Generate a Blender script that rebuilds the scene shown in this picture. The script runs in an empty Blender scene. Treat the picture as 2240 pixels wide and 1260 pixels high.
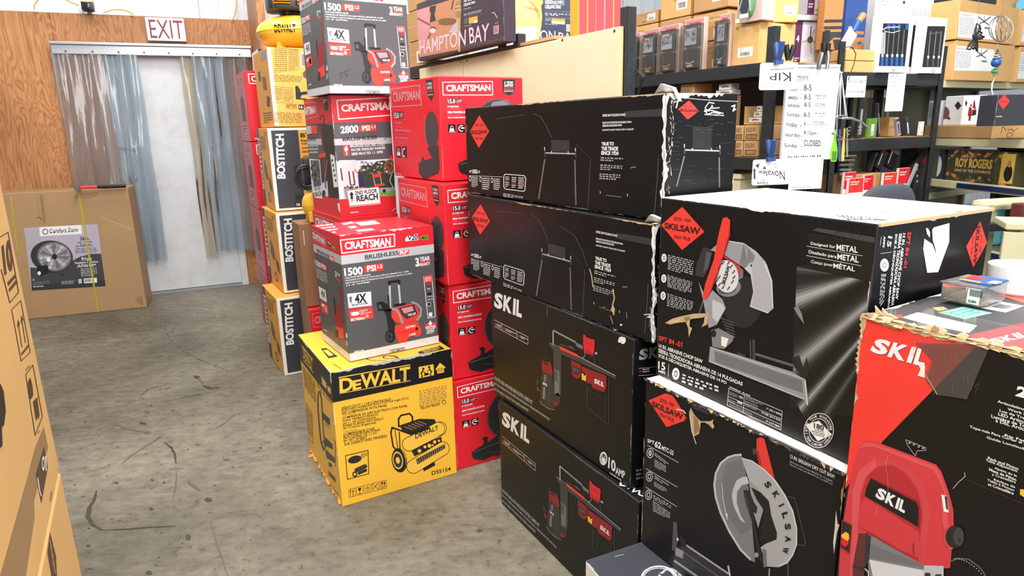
# Storage corner of a discount shop: stacked tool cartons, steel racks, an exit door behind a strip curtain.
# World units are metres.  Z is up, the camera stands at the origin (1.44 m high) and looks along +Y.
import bpy, bmesh, math, random
from mathutils import Vector, Matrix
C = bpy.context.scene.collection
rnd = random.Random(7)
# ---------------------------------------------------------------- camera (calibrated from the cartons' edges)
FOC, PITCH, ROLL, CAMH = 1436.46, 0.240939, -0.023676, 1.43769
_f = Vector((0, math.cos(PITCH), -math.sin(PITCH))); _r0 = Vector((1, 0, 0)); _u0 = _r0.cross(_f)
RIGHT = _r0*math.cos(ROLL)+_u0*math.sin(ROLL); UP = -_r0*math.sin(ROLL)+_u0*math.cos(ROLL); FWD = _f
CAM = Vector((0, 0, CAMH))
_z = (0.0, 0.0, 1.0)
def Z(x0, y0, s):
    """Measurements that follow were taken from an enlargement starting at (x0, y0), s times as large."""
    global _z; _z = (x0, y0, s)
def sight(x, y):
    px = _z[0]+x/_z[2]; py = _z[1]+y/_z[2]
    return FWD+RIGHT*((px-1120)/FOC)-UP*((py-630)/FOC)
def onplane(x, y, pt, n):
    d = sight(x, y); return CAM+d*((Vector(pt)-CAM).dot(n)/d.dot(n))
def onz(x, y, z): return onplane(x, y, (0, 0, z), Vector((0, 0, 1)))
def aty(x, y, D): return onplane(x, y, (0, D, 0), Vector((0, 1, 0)))
def U(yaw): a = math.radians(yaw); return Vector((math.cos(a), math.sin(a), 0))
def V(yaw): a = math.radians(yaw); return Vector((-math.sin(a), math.cos(a), 0))
# ---------------------------------------------------------------- materials
def lin(c):
    c = c/255.0; return c/12.92 if c <= 0.04045 else ((c+0.055)/1.055)**2.4
PAL = dict(black=(17,17,19), ink=(24,24,26), white=(232,232,234), red=(216,34,48), dred=(150,24,36), sred=(238,60,52), grey=(84,85,89), silver=(188,188,194),
  yellow=(246,188,60), yel2=(246,194,70), kraft=(186,146,98), kraft2=(212,168,108), dkraft=(150,118,80), lkraft=(222,190,136), orange=(232,160,58), cream=(226,216,176), paper=(240,242,244),
  g30=(34,34,36), g45=(48,48,50), g60=(62,62,65), g80=(82,82,86), g110=(112,112,115), g125=(126,126,129), g150=(150,150,154), g170=(170,170,174), g190=(190,190,195), g210=(212,212,216),
  pink=(206,140,148), mint=(130,214,182), rack=(52,54,58), navy=(32,40,84), board=(222,204,170), blue=(52,80,140), brass=(190,150,60), tan=(196,168,128), purple=(92,44,82), lilac=(206,202,214),
  olive=(112,112,92), green=(110,160,60), lime=(130,220,40), brown=(120,84,56), teal=(96,186,192), sky=(206,218,236), handle=(225,58,50), fill=(235,232,226), dgreen=(44,60,44), plum=(66,52,60),
  skin=(176,118,86), lav=(180,170,190), slate=(56,58,66), bluep=(40,90,170), wood=(190,130,80), maroon=(96,44,46))
_m = {}
def nt(m): m.use_nodes = True; return m.node_tree, m.node_tree.nodes, m.node_tree.links
def M(name, rough=0.42, metal=0.0):
    """Plain printed or painted surface; a faint noise varies colour and gloss so that it never reads as flat plastic."""
    key = (name, rough, metal)
    if key in _m: return _m[key]
    m = bpy.data.materials.new(name); t, N, L = nt(m); b = N['Principled BSDF']
    r, g, bl = [lin(x) for x in PAL[name]]
    b.inputs['Roughness'].default_value = rough; b.inputs['Metallic'].default_value = metal
    tc = N.new('ShaderNodeTexCoord'); no = N.new('ShaderNodeTexNoise'); no.inputs['Scale'].default_value = 9; no.inputs['Detail'].default_value = 4
    mx = N.new('ShaderNodeMixRGB'); mx.inputs[1].default_value = (r*.93, g*.93, bl*.93, 1); mx.inputs[2].default_value = (min(1,r*1.06), min(1,g*1.06), min(1,bl*1.06), 1)
    L.new(tc.outputs['Object'], no.inputs['Vector']); L.new(no.outputs['Fac'], mx.inputs[0]); L.new(mx.outputs[0], b.inputs['Base Color'])
    _m[key] = m; return m
def card(name, rough=0.38, flute=True, spec=0.5):
    """Printed corrugated board: vertical flutes telegraph through the print, with a soft sheen and scuffs."""
    key = ('card', name, rough)
    if key in _m: return _m[key]
    m = bpy.data.materials.new('carton_'+name); t, N, L = nt(m); b = N['Principled BSDF']
    r, g, bl = [lin(x) for x in PAL[name]]
    tc = N.new('ShaderNodeTexCoord')
    n1 = N.new('ShaderNodeTexNoise'); n1.inputs['Scale'].default_value = 5; n1.inputs['Detail'].default_value = 6
    mx = N.new('ShaderNodeMixRGB'); mx.inputs[1].default_value = (r*.9, g*.9, bl*.9, 1); mx.inputs[2].default_value = (min(1,r*1.1), min(1,g*1.1), min(1,bl*1.1), 1)
    L.new(tc.outputs['Object'], n1.inputs['Vector']); L.new(n1.outputs['Fac'], mx.inputs[0]); L.new(mx.outputs[0], b.inputs['Base Color'])
    rr = N.new('ShaderNodeMapRange'); rr.inputs['To Min'].default_value = rough-.08; rr.inputs['To Max'].default_value = rough+.12
    L.new(n1.outputs['Fac'], rr.inputs['Value']); L.new(rr.outputs[0], b.inputs['Roughness'])
    mp = N.new('ShaderNodeMapping'); mp.inputs['Scale'].default_value = (150, 150, 4); n2 = N.new('ShaderNodeTexNoise'); n2.inputs['Scale'].default_value = 1
    L.new(tc.outputs['Object'], mp.inputs['Vector']); L.new(mp.outputs[0], n2.inputs['Vector'])
    n3 = N.new('ShaderNodeTexNoise'); n3.inputs['Scale'].default_value = 4; L.new(tc.outputs['Object'], n3.inputs['Vector'])
    ad = N.new('ShaderNodeMath'); ad.operation = 'MULTIPLY_ADD'; ad.inputs[1].default_value = .12; L.new(n2.outputs['Fac'], ad.inputs[0]); L.new(n3.outputs['Fac'], ad.inputs[2])
    bp = N.new('ShaderNodeBump'); bp.inputs['Strength'].default_value = .35; bp.inputs['Distance'].default_value = .006
    L.new(ad.outputs[0], bp.inputs['Height']); L.new(bp.outputs[0], b.inputs['Normal']); b.inputs['Specular IOR Level'].default_value = .36
    _m[key] = m; return m
def clearmat(name, tint, clear, rough=.12, haze=(.6,.63,.66), wavy=False):
    """Clear plastic sheet: mostly see-through, slightly hazy, with gloss."""
    key = ('clear', name)
    if key in _m: return _m[key]
    m = bpy.data.materials.new(name); t, N, L = nt(m); N.remove(N['Principled BSDF']); out = N['Material Output']
    tr = N.new('ShaderNodeBsdfTransparent'); tr.inputs[0].default_value = (*tint, 1)
    df = N.new('ShaderNodeBsdfDiffuse'); df.inputs[0].default_value = (*haze, 1)
    gl = N.new('ShaderNodeBsdfGlossy'); gl.inputs['Roughness'].default_value = rough
    fr = N.new('ShaderNodeFresnel'); fr.inputs[0].default_value = 1.65 if wavy else 1.4
    if wavy:
        tc = N.new('ShaderNodeTexCoord'); mp = N.new('ShaderNodeMapping'); mp.inputs['Scale'].default_value = (14, 14, 1.2); no = N.new('ShaderNodeTexNoise'); no.inputs['Scale'].default_value = 1.5; no.inputs['Detail'].default_value = 3
        bp = N.new('ShaderNodeBump'); bp.inputs['Strength'].default_value = .22; bp.inputs['Distance'].default_value = .02
        L.new(tc.outputs['Object'], mp.inputs['Vector']); L.new(mp.outputs[0], no.inputs['Vector']); L.new(no.outputs['Fac'], bp.inputs['Height']); L.new(bp.outputs[0], gl.inputs['Normal']); L.new(bp.outputs[0], fr.inputs['Normal'])
    m1 = N.new('ShaderNodeMixShader'); m1.inputs[0].default_value = clear
    m2 = N.new('ShaderNodeMixShader')
    L.new(df.outputs[0], m1.inputs[1]); L.new(tr.outputs[0], m1.inputs[2]); L.new(fr.outputs[0], m2.inputs[0]); L.new(m1.outputs[0], m2.inputs[1]); L.new(gl.outputs[0], m2.inputs[2])
    L.new(m2.outputs[0], out.inputs[0]); _m[key] = m; return m
# ---------------------------------------------------------------- mesh collecting
class Acc:
    def __init__(s): s.v = []; s.f = []; s.mi = []; s.mats = []
    def slot(s, m):
        if m not in s.mats: s.mats.append(m)
        return s.mats.index(m)
    def face(s, pts, m):
        i = len(s.v); s.v += [tuple(p) for p in pts]; s.f.append(tuple(range(i, i+len(pts)))); s.mi.append(s.slot(m))
    def mesh(s, vs, fs, m):
        i = len(s.v); k = s.slot(m); s.v += [tuple(p) for p in vs]
        for f in fs: s.f.append(tuple(i+j for j in f)); s.mi.append(k)
    def box(s, c, size, m, rot=None, bev=0.0):
        bm = bmesh.new(); bmesh.ops.create_cube(bm, size=1); bmesh.ops.scale(bm, vec=size, verts=bm.verts)
        if bev: bmesh.ops.bevel(bm, geom=bm.edges[:], offset=bev, segments=2, affect='EDGES', profile=.6)
        if rot is not None: bmesh.ops.transform(bm, matrix=rot, verts=bm.verts)
        bmesh.ops.translate(bm, vec=c, verts=bm.verts); s.bm(bm, m)
    def bm(s, bm, m):
        bm.verts.ensure_lookup_table(); bm.verts.index_update()
        s.mesh([v.co for v in bm.verts], [[v.index for v in f.verts] for f in bm.faces], m); bm.free()
    def bar(s, a, b, w, t, m, up=Vector((0,0,1))):
        a = Vector(a); b = Vector(b); d = (b-a); L = d.length; x = d.normalized(); y = up.cross(x)
        y = y.normalized() if y.length > 1e-6 else Vector((1,0,0)); z = x.cross(y)
        s.box((a+b)/2, (L, w, t), m, Matrix((x, y, z)).transposed().to_4x4())
    def tube(s, pts, r, m, n=8, caps=True):
        pts = [Vector(p) for p in pts]; rings = []; k = len(pts); prev = None
        rr = r if isinstance(r, (list, tuple)) else [r]*k
        for i, p in enumerate(pts):
            d = (pts[min(i+1,k-1)]-pts[max(i-1,0)]).normalized()
            if prev is None: a = d.orthogonal().normalized()
            else: a = (prev-d*prev.dot(d)).normalized()
            prev = a; b = d.cross(a); rings.append([p+(a*math.cos(q*2*math.pi/n)+b*math.sin(q*2*math.pi/n))*rr[i] for q in range(n)])
        vs = [v for R in rings for v in R]; fs = [(i*n+q, i*n+(q+1)%n, (i+1)*n+(q+1)%n, (i+1)*n+q) for i in range(k-1) for q in range(n)]
        if caps: fs += [tuple(range(n))[::-1], tuple((k-1)*n+q for q in range(n))]
        s.mesh(vs, fs, m)
    def lathe(s, prof, m, n=32, c=(0,0,0), rot=None):
        vs = []; k = len(prof)
        for r, z in prof:
            for q in range(n): vs.append(Vector((r*math.cos(2*math.pi*q/n), r*math.sin(2*math.pi*q/n), z)))
        if rot is not None: vs = [rot @ v for v in vs]
        vs = [v+Vector(c) for v in vs]
        fs = [(i*n+q, i*n+(q+1)%n, (i+1)*n+(q+1)%n, (i+1)*n+q) for i in range(k-1) for q in range(n)]+[tuple(range(n))[::-1], tuple((k-1)*n+q for q in range(n))]
        s.mesh(vs, fs, m)
    def prism(s, pts, ext, m):
        """Outline pts pushed along vector ext: a solid plate."""
        a = [Vector(p) for p in pts]; b = [p+Vector(ext) for p in a]; n = len(a)
        s.mesh(a+b, [tuple(range(n))[::-1], tuple(range(n, 2*n))]+[(i, (i+1)%n, n+(i+1)%n, n+i) for i in range(n)], m)
    def build(s, name, parent=None, smooth=False, loc=None):
        me = bpy.data.meshes.new(name); me.from_pydata(s.v, [], s.f)
        for m in s.mats: me.materials.append(m)
        me.polygons.foreach_set('material_index', s.mi)
        if smooth:
            me.polygons.foreach_set('use_smooth', [True]*len(me.polygons)); me.set_sharp_from_angle(angle=math.radians(40))
        me.update(); o = bpy.data.objects.new(name, me); C.objects.link(o)
        if parent: o.parent = parent
        if loc: o.location = loc
        return o
def tag(o, label, cat, group=None, kind=None):
    if label: o['label'] = label
    if cat: o['category'] = cat
    if group: o['group'] = group
    if kind: o['kind'] = kind
    return o
def thing(name, label, cat, loc=(0,0,0), yaw=0, group=None):
    o = bpy.data.objects.new(name, None); o.empty_display_size = .1; C.objects.link(o); o.location = loc; o.rotation_euler = (0, 0, math.radians(yaw))
    return tag(o, label, cat, group)
def dup(root, loc, yaw, label, group=None):
    r = root.copy(); C.objects.link(r); r.location = loc; r.rotation_euler = (0, 0, math.radians(yaw)); r['label'] = label
    if group: r['group'] = group
    for ch in list(root.children):
        c = ch.copy(); C.objects.link(c); c.parent = r
        for g in ch.children: d = g.copy(); C.objects.link(d); d.parent = c
    return r
_tx = {}
def textmesh(s, bold):
    k = (s, bold)
    if k in _tx: return _tx[k]
    cu = bpy.data.curves.new('t', 'FONT'); cu.body = s; cu.offset = bold; cu.resolution_u = 3; o = bpy.data.objects.new('t', cu); C.objects.link(o)
    dg = bpy.context.evaluated_depsgraph_get(); me = o.evaluated_get(dg).to_mesh()
    vs = [(v.co.x, v.co.y) for v in me.vertices]; fs = [tuple(p.vertices) for p in me.polygons]; o.evaluated_get(dg).to_mesh_clear()
    bpy.data.objects.remove(o); bpy.data.curves.remove(cu)
    x0 = min(v[0] for v in vs); x1 = max(v[0] for v in vs); y0 = min(v[1] for v in vs); y1 = max(v[1] for v in vs)
    r = ([((v[0]-x0)/(x1-x0), (v[1]-y0)/(y1-y0)) for v in vs], fs); _tx[k] = r; return r
# ---------------------------------------------------------------- flat printed faces
class Face:
    """A flat face with its own 2-D frame (a to the right, b up, seen from outside); print is laid a fraction of a millimetre over it."""
    def __init__(s, o, A, B, W, H, wm, clamp=True): s.o = Vector(o); s.A = Vector(A); s.B = Vector(B); s.N = s.A.cross(s.B); s.W = W; s.H = H; s.wm = wm; s.clamp = clamp
    def ab(s, x, y):
        wo = s.wm @ s.o; n = s.wm.to_3x3() @ s.N; p = onplane(x, y, wo, n); q = s.wm.inverted() @ p - s.o; return (q.dot(s.A), q.dot(s.B))
    def at(s, a, b, L):
        if s.clamp: a = min(max(a, .0005), s.W-.0005); b = min(max(b, .0005), s.H-.0005)
        return s.o+s.A*a+s.B*b+s.N*(.0005+.00035*L if L > 20 else .00025+.00016*L)
PARTLABEL = dict(torn_patch='torn bare board', shipping_label='white barcode label', packing_tape='glossy tape', tape='brown paper tape', strap='yellow plastic strap', fan_label='grey and black drum fan label', sticker='mint green sticker', printed_label='white label with a fan drawing', window_film='dark clear window', handling_symbols='printed handling symbols')
class Printed:
    """Mixin: draws print on the faces of a thing, collected per part."""
    def acc(s, part, f=None, box=None):
        # print that belongs to the board itself stays in the body's mesh; logos, pictures and badges become parts, one per separate patch
        if part in ('carton','worn_edge','scuffs','handwriting') and part != s.body: part = s.body
        if part != s.body and f: part = (part, f)
        if box and part != s.body: s.boxes.setdefault(part, []).append(box)
        if part not in s.parts: s.parts[part] = Acc()
        return s.parts[part]
    def _ab(s, f, pts, n):
        F = s.faces[f]
        if n == 'n': return [(p[0]*F.W, p[1]*F.H) for p in pts]
        if n == 'm': return list(pts)
        return [F.ab(*p) for p in pts]
    def P(s, f, pts, m, part='carton', L=1, n=None, rough=.42):
        F = s.faces[f]; q = [F.at(a, b, L) for a, b in s._ab(f, pts, n)]
        ar = Vector((0,0,0))
        for i in range(len(q)): ar += (q[i]-q[0]).cross(q[(i+1)%len(q)]-q[0])
        if ar.dot(F.N) < 0: q.reverse()
        ab = s._ab(f, pts, n); s.acc(part, f, (min(p[0] for p in ab), min(p[1] for p in ab), max(p[0] for p in ab), max(p[1] for p in ab), 1)).face(q, m if isinstance(m, bpy.types.Material) else M(m, rough)); return s
    def R(s, f, a0, b0, a1, b1, m, part='carton', L=0): return s.P(f, [(a0,b0),(a1,b0),(a1,b1),(a0,b1)], m, part, L, 'n')
    def E(s, f, cx, cy, rx, ry, m, rot=0, part='carton', L=2, k=28, n=None, a0=0, a1=360):
        c, d = math.cos(math.radians(rot)), math.sin(math.radians(rot))
        return s.P(f, [(cx+rx*math.cos(t)*c-ry*math.sin(t)*d, cy+rx*math.cos(t)*d+ry*math.sin(t)*c) for t in [math.radians(a0+(a1-a0)*i/k) for i in range(k if a1-a0 == 360 else k+1)]], m, part, L, n)
    def S(s, f, pts, w, m, part='carton', L=2, closed=False, n=None):
        P = [Vector((p[0], p[1])) for p in pts]; k = len(P); h = w/2
        for i in range(k if closed else k-1):
            a, b = P[i], P[(i+1)%k]; d = (b-a)
            if d.length < 1e-6: continue
            d.normalize(); q = Vector((-d.y, d.x))*h; e = d*h*.6
            s.P(f, [a-e+q, b+e+q, b+e-q, a-e-q], m, part, L+.05*(i%3), n)
        return s
    def ring(s, f, cx, cy, rx, ry, w, m, part='carton', L=2, a0=0, a1=360, k=28, n=None):
        T = [math.radians(a0+(a1-a0)*i/k) for i in range(k+1)]; F = s.faces[f]
        for t0, t1 in zip(T, T[1:]):
            s.P(f, [(cx+r*rx*math.cos(t), cy+r*ry*math.sin(t)) for r, t in ((1,t0),(1,t1),(1-w,t1),(1-w,t0))], m, part, L, n)
        return s
    def K(s, f, x0, y0, x1, y1, r, m, part='carton', L=2):
        a = math.atan2(y1-y0, x1-x0)
        return s.P(f, [(x1+r*math.cos(a+t), y1+r*math.sin(a+t)) for t in [math.radians(-90+i*15) for i in range(13)]]+[(x0+r*math.cos(a+t), y0+r*math.sin(a+t)) for t in [math.radians(90+i*15) for i in range(13)]], m, part, L)
    def _quad(s, f, q, n):
        if len(q) == 4 and n == 'n': q = (q[0],q[3],q[2],q[3],q[2],q[1],q[0],q[1])
        return s._ab(f, [(q[0],q[1]),(q[2],q[3]),(q[4],q[5]),(q[6],q[7])], n)
    def T(s, f, txt, q, m, bold=.012, part='carton', L=3, n=None):
        tl, tr, br, bl = [Vector(p) for p in s._quad(f, q, n)]; F = s.faces[f]; vs, fs = textmesh(txt, bold)
        pts = [(bl*(1-u)+br*u)*(1-v)+(tl*(1-u)+tr*u)*v for u, v in vs]
        s.acc(part, f, (min(p.x for p in pts), min(p.y for p in pts), max(p.x for p in pts), max(p.y for p in pts), len(fs))).mesh([F.at(p.x, p.y, L) for p in pts], fs, M(m, .42)); return s
    def SKIL(s, f, q, m, part='brand_logo', L=3, bold=.05):
        tl, tr, br, bl = [Vector(p) for p in ((q[0],q[1]),(q[2],q[3]),(q[4],q[5]),(q[6],q[7]))]
        for ch, u0, u1 in (('S',0,.3),('K',.33,.64),('I',.68,.77),('L',.8,1)):
            c = [tl.lerp(tr,u0), tl.lerp(tr,u1), bl.lerp(br,u1), bl.lerp(br,u0)]
            if ch == 'I': s.P(f, c, m, part, L)
            else: s.T(f, ch, tuple(x for v in c for x in v), m, bold, part, L)
        return s
    def G(s, f, q, rows, m, part='carton', L=3, n=None, fill=.55, words=(3,6), bold=False):
        """Small print too fine to read in the photograph: rows of word-sized dashes."""
        tl, tr, br, bl = [Vector(p) for p in s._quad(f, q, n)]; F = s.faces[f]
        for i in range(rows):
            v0 = 1-(i+fill)/rows; v1 = 1-i/rows; u = 0; k = rnd.randint(*words); end = 1 if i < rows-1 else rnd.uniform(.5, 1); step = 1.0/k
            while u < end-.03:
                w = min(step*rnd.uniform(.55, 1.1), end-u); nch = max(1, int(w*22)) if not bold else max(1, int(w*12))
                for c in range(nch):
                    a = u+w*c/nch; b = u+w*(c+.72)/nch; dv = (v1-v0)*(.0 if rnd.random() < .6 else .22)
                    s.P(f, [(bl*(1-x)+br*x)*(1-y)+(tl*(1-x)+tr*x)*y for x, y in ((a,v0),(b,v0),(b,v1-dv),(a,v1-dv))], m, part, L, 'm')
                u += w+.035
        return s
    def bars(s, f, q, k, m='ink', part='carton', L=3, n=None):
        tl, tr, br, bl = [Vector(p) for p in s._quad(f, q, n)]; u = 0
        while u < .97:
            w = rnd.choice((.012,.02,.03)); s.P(f, [(bl*(1-x)+br*x)*(1-y)+(tl*(1-x)+tr*x)*y for x, y in ((u,0),(min(1,u+w),0),(min(1,u+w),1),(u,1))], m, part, L, 'm'); u += w+rnd.choice((.012,.02,.032))*30/k
        return s
    def grad(s, f, a, b, greys, part='carton', L=2):
        k = len(greys)
        for i, g in enumerate(greys):
            t0, t1 = i/k, (i+1)/k
            p = lambda t, j: (a[j][0]*(1-t)+b[j][0]*t, a[j][1]*(1-t)+b[j][1]*t)
            nm = 'tone%d' % g; PAL.setdefault(nm, (g, g, g))
            s.P(f, [p(t0,0), p(t0,1), p(t1,1), p(t1,0)], nm, part, L)
        return s
    def wear(s, f, p0, p1, w, m='tan', part='worn_edge', seed=1, k=40, L=4, gap=.35):
        """Frayed board along an edge, from p0 to p1 in the face's normalised frame."""
        r = random.Random(seed); F = s.faces[f]; a = Vector((p0[0]*F.W, p0[1]*F.H)); b = Vector((p1[0]*F.W, p1[1]*F.H)); d = (b-a); q = Vector((-d.y, d.x)).normalized(); c = Vector((F.W/2, F.H/2))
        if (c-a).dot(q) < 0: q = -q
        k = max(24, int(d.length/.009)); wd = []; v = .3
        for i in range(k+1):
            v = min(1, max(-.4, v+r.uniform(-.45,.45)-.12*(v-.2))); wd.append(max(0, v-gap*.5)*w*r.uniform(.6,1))
        for i in range(k):
            if wd[i]+wd[i+1] > 0:
                u, v_ = a+d*i/k, a+d*(i+1)/k; s.P(f, [u, v_, v_+q*wd[i+1], u+q*wd[i]], m, part, L, 'm')
        return s
class Extra(Printed):
    """Marks that only one of several like cartons carries."""
    gap = .02
    def __init__(s, root, **faces): s.root = root; s.faces = faces; s.parts = {}; s.boxes = {}; s.body = 'handwriting'
class Carton(Printed):
    """A closed box: F faces front, L and R the ends, T the top.  (x, y) is its front left corner, yaw the direction of the front."""
    def __init__(s, name, label, cat, x, y, yaw, w, d, h, z, m, group=None, mats={}, bev=.004, body='carton', rough=.38):
        s.w, s.d, s.h, s.yaw = w, d, h, yaw; s.name = name; s.body = body
        base = Vector((x, y, z))+U(yaw)*w/2+V(yaw)*d/2; s.base = base
        s.root = thing(name, label, cat, base, yaw, group); wm = Matrix.Translation(base) @ Matrix.Rotation(math.radians(yaw), 4, 'Z'); s.wm = wm
        X, Y, Q = Vector((1,0,0)), Vector((0,1,0)), Vector((0,0,1))
        s.boxes = {}; s.faces = dict(F=Face((-w/2,-d/2,0), X, Q, w, h, wm), L=Face((-w/2,d/2,0), -Y, Q, d, h, wm), R=Face((w/2,-d/2,0), Y, Q, d, h, wm), T=Face((-w/2,-d/2,h), X, Y, w, d, wm), B=Face((w/2,d/2,0), -X, Q, w, h, wm))
        s.parts = {}; a = s.acc(body)
        g = lambda k: (card(mats[k], rough) if isinstance(mats[k], str) else mats[k]) if k in mats else (card(m, rough) if isinstance(m, str) else m)
        bm = bmesh.new(); bmesh.ops.create_cube(bm, size=1); bmesh.ops.scale(bm, vec=(w,d,h), verts=bm.verts); bmesh.ops.translate(bm, vec=(0,0,h/2), verts=bm.verts)
        bmesh.ops.bevel(bm, geom=bm.edges[:], offset=min(bev, w*.2, d*.2, h*.2), segments=2, affect='EDGES', profile=.5)
        bm.verts.index_update(); i0 = len(a.v); a.v += [tuple(v.co) for v in bm.verts]
        for f in bm.faces:
            n = f.normal; k = max((('F',-n.y),('B',n.y),('L',-n.x),('R',n.x),('T',n.z),('D',-n.z)), key=lambda t: t[1])[0]
            a.f.append(tuple(i0+v.index for v in f.verts)); a.mi.append(a.slot(g(k)))
        bm.free()
    boxes = {}
    gap = .02
    def done(s):
        for k, a in s.parts.items():
            if not a.f: continue
            if not isinstance(k, tuple): a.build(k, s.root); continue
            B = s.boxes[k]; own = list(range(len(B)))
            def top(i):
                while own[i] != i: i = own[i]
                return i
            for i in range(len(B)):
                for j in range(i):
                    p, q = B[i], B[j]
                    if p[0]-s.gap < q[2] and q[0]-s.gap < p[2] and p[1]-s.gap < q[3] and q[1]-s.gap < p[3]: own[top(i)] = top(j)
            sub = {}; fi = 0
            for i, p in enumerate(B): sub.setdefault(top(i), []).extend(range(fi, fi+p[4])); fi += p[4]
            for ix in sub.values():
                c = Acc()
                for j in ix: c.face([a.v[v] for v in a.f[j]], a.mats[a.mi[j]])
                o = c.build(k[0], s.root)
                if k[0] in PARTLABEL: o['label'] = PARTLABEL[k[0]]
        return s.root
    def seam(s, m='dkraft', part='tape', wd=.05):
        s.R('T', 0, .5-wd/2/s.d, 1, .5+wd/2/s.d, m, part, 1); return s
Extra.done = Carton.done
class Sheet(Printed):
    """A thin flat thing (card, board, sign) with a printed front: corners given at the front, thickness behind."""
    def __init__(s, name, label, cat, o, A, B, W, H, t, m, group=None, edge=None, radius=0):
        A = Vector(A).normalized(); B = Vector(B).normalized(); N = A.cross(B); o = Vector(o)
        s.boxes = {}; s.root = thing(name, label, cat, o, 0, group); s.faces = dict(F=Face((0,0,0), A, B, W, H, Matrix.Translation(o))); s.parts = {}; s.W, s.H = W, H
        pts = []
        if radius:
            for cx, cy, t0 in ((W-radius,H-radius,0),(radius,H-radius,90),(radius,radius,180),(W-radius,radius,270)):
                pts += [A*(cx+radius*math.cos(math.radians(t0+i*18)))+B*(cy+radius*math.sin(math.radians(t0+i*18))) for i in range(6)]
        else: pts = [Vector((0,0,0)), A*W, A*W+B*H, B*H]
        s.body = 'sheet'; s.acc('sheet').prism([p-N*t for p in pts], N*t, m if isinstance(m, bpy.types.Material) else M(m))
    done = Carton.done; gap = .02
def sheet_px(name, label, cat, D, yaw, q, t, m, **k):
    """Sheet standing at distance D, turned by yaw: q = two corners (left bottom, right top) as measured."""
    n = V(yaw); pt = aty(q[0], q[1], D); p1 = onplane(q[2], q[3], pt, n); A = U(yaw); W = (p1-pt).dot(A); H = p1.z-pt.z
    return Sheet(name, label, cat, pt, A, (0,0,1), W, H, t, m, **k)
def shelfbox(name, label, cat, pl, q, d, m, off=0, z0=None, h=None, **k):
    """Box on a shelf: pl = (point, yaw) of the shelf's front plane, q = front face's left-bottom and right-top corner as measured, set back by off."""
    pt, yaw = pl; pt = Vector(pt)+V(yaw)*off; a = onplane(q[0], q[1], pt, V(yaw)); b = onplane(q[2], q[3], pt, V(yaw)); w = (b-a).dot(U(yaw))
    z = a.z if z0 is None else z0; hh = (b.z-z) if h is None else h
    return Carton(name, label, cat, a.x, a.y, yaw, w, d, hh, z, m, **k)
# ================================================================ the setting
WY = 24.0; WP = Vector((-2.622, 6.281, 0)); WU = U(WY); WN = V(WY)          # back wall: through WP, along WU, WN points away from the room
def wall_pt(x, y): return onplane(x, y, WP, WN)
def concrete():
    m = bpy.data.materials.new('concrete'); t, N, L = nt(m); b = N['Principled BSDF']; tc = N.new('ShaderNodeTexCoord')
    def noise(sc, det, dis=0, rough=.6):
        n = N.new('ShaderNodeTexNoise'); n.inputs['Scale'].default_value = sc; n.inputs['Detail'].default_value = det; n.inputs['Distortion'].default_value = dis; n.inputs['Roughness'].default_value = rough
        L.new(tc.outputs['Object'], n.inputs['Vector']); return n
    def ramp(src, stops):
        r = N.new('ShaderNodeValToRGB'); e = r.color_ramp.elements
        while len(e) < len(stops): e.new(.5)
        for k, (p, c) in enumerate(stops): e[k].position = p; e[k].color = (*[lin(q) for q in c], 1)
        L.new(src, r.inputs[0]); return r
    n1 = noise(1.1, 8, .6); r1 = ramp(n1.outputs['Fac'], [(.3,(110,104,88)),(.5,(136,130,111)),(.68,(162,155,133))])
    n2 = noise(6, 9, 1.2, .7); r2 = ramp(n2.outputs['Fac'], [(.32,(98,92,78)),(.55,(140,134,120)),(.75,(172,166,149))])
    mp = N.new('ShaderNodeMapping'); mp.inputs['Scale'].default_value = (3.2, 6, 1); mp.inputs['Rotation'].default_value = (0,0,math.radians(-8)); L.new(tc.outputs['Object'], mp.inputs['Vector'])
    n3 = N.new('ShaderNodeTexNoise'); n3.inputs['Scale'].default_value = 3.4; n3.inputs['Detail'].default_value = 10; n3.inputs['Roughness'].default_value = .72; L.new(mp.outputs[0], n3.inputs['Vector'])
    r3 = ramp(n3.outputs['Fac'], [(.36,(98,92,80)),(.5,(140,134,118)),(.64,(170,163,145))])
    a = N.new('ShaderNodeMixRGB'); a.inputs[0].default_value = .45; L.new(r1.outputs[0], a.inputs[1]); L.new(r2.outputs[0], a.inputs[2])
    c = N.new('ShaderNodeMixRGB'); c.inputs[0].default_value = .42; L.new(a.outputs[0], c.inputs[1]); L.new(r3.outputs[0], c.inputs[2])
    n4 = noise(26, 4, 0, .6); r4 = ramp(n4.outputs['Fac'], [(.28,(96,86,72)),(.4,(235,233,230)),(.62,(255,255,255))])
    d = N.new('ShaderNodeMixRGB'); d.blend_type = 'MULTIPLY'; d.inputs[0].default_value = .75; L.new(c.outputs[0], d.inputs[1]); L.new(r4.outputs[0], d.inputs[2])
    n5 = noise(.45, 3, .8); r5 = ramp(n5.outputs['Fac'], [(.36,(150,144,136)),(.6,(250,250,250))])
    e = N.new('ShaderNodeMixRGB'); e.blend_type = 'MULTIPLY'; e.inputs[0].default_value = .8; L.new(d.outputs[0], e.inputs[1]); L.new(r5.outputs[0], e.inputs[2])
    L.new(e.outputs[0], b.inputs['Base Color'])
    rr = N.new('ShaderNodeMapRange'); rr.inputs['To Min'].default_value = .42; rr.inputs['To Max'].default_value = .7; L.new(n2.outputs['Fac'], rr.inputs['Value']); L.new(rr.outputs[0], b.inputs['Roughness'])
    bp = N.new('ShaderNodeBump'); bp.inputs['Strength'].default_value = .25; bp.inputs['Distance'].default_value = .004; L.new(n2.outputs['Fac'], bp.inputs['Height']); L.new(bp.outputs[0], b.inputs['Normal'])
    return m
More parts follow.
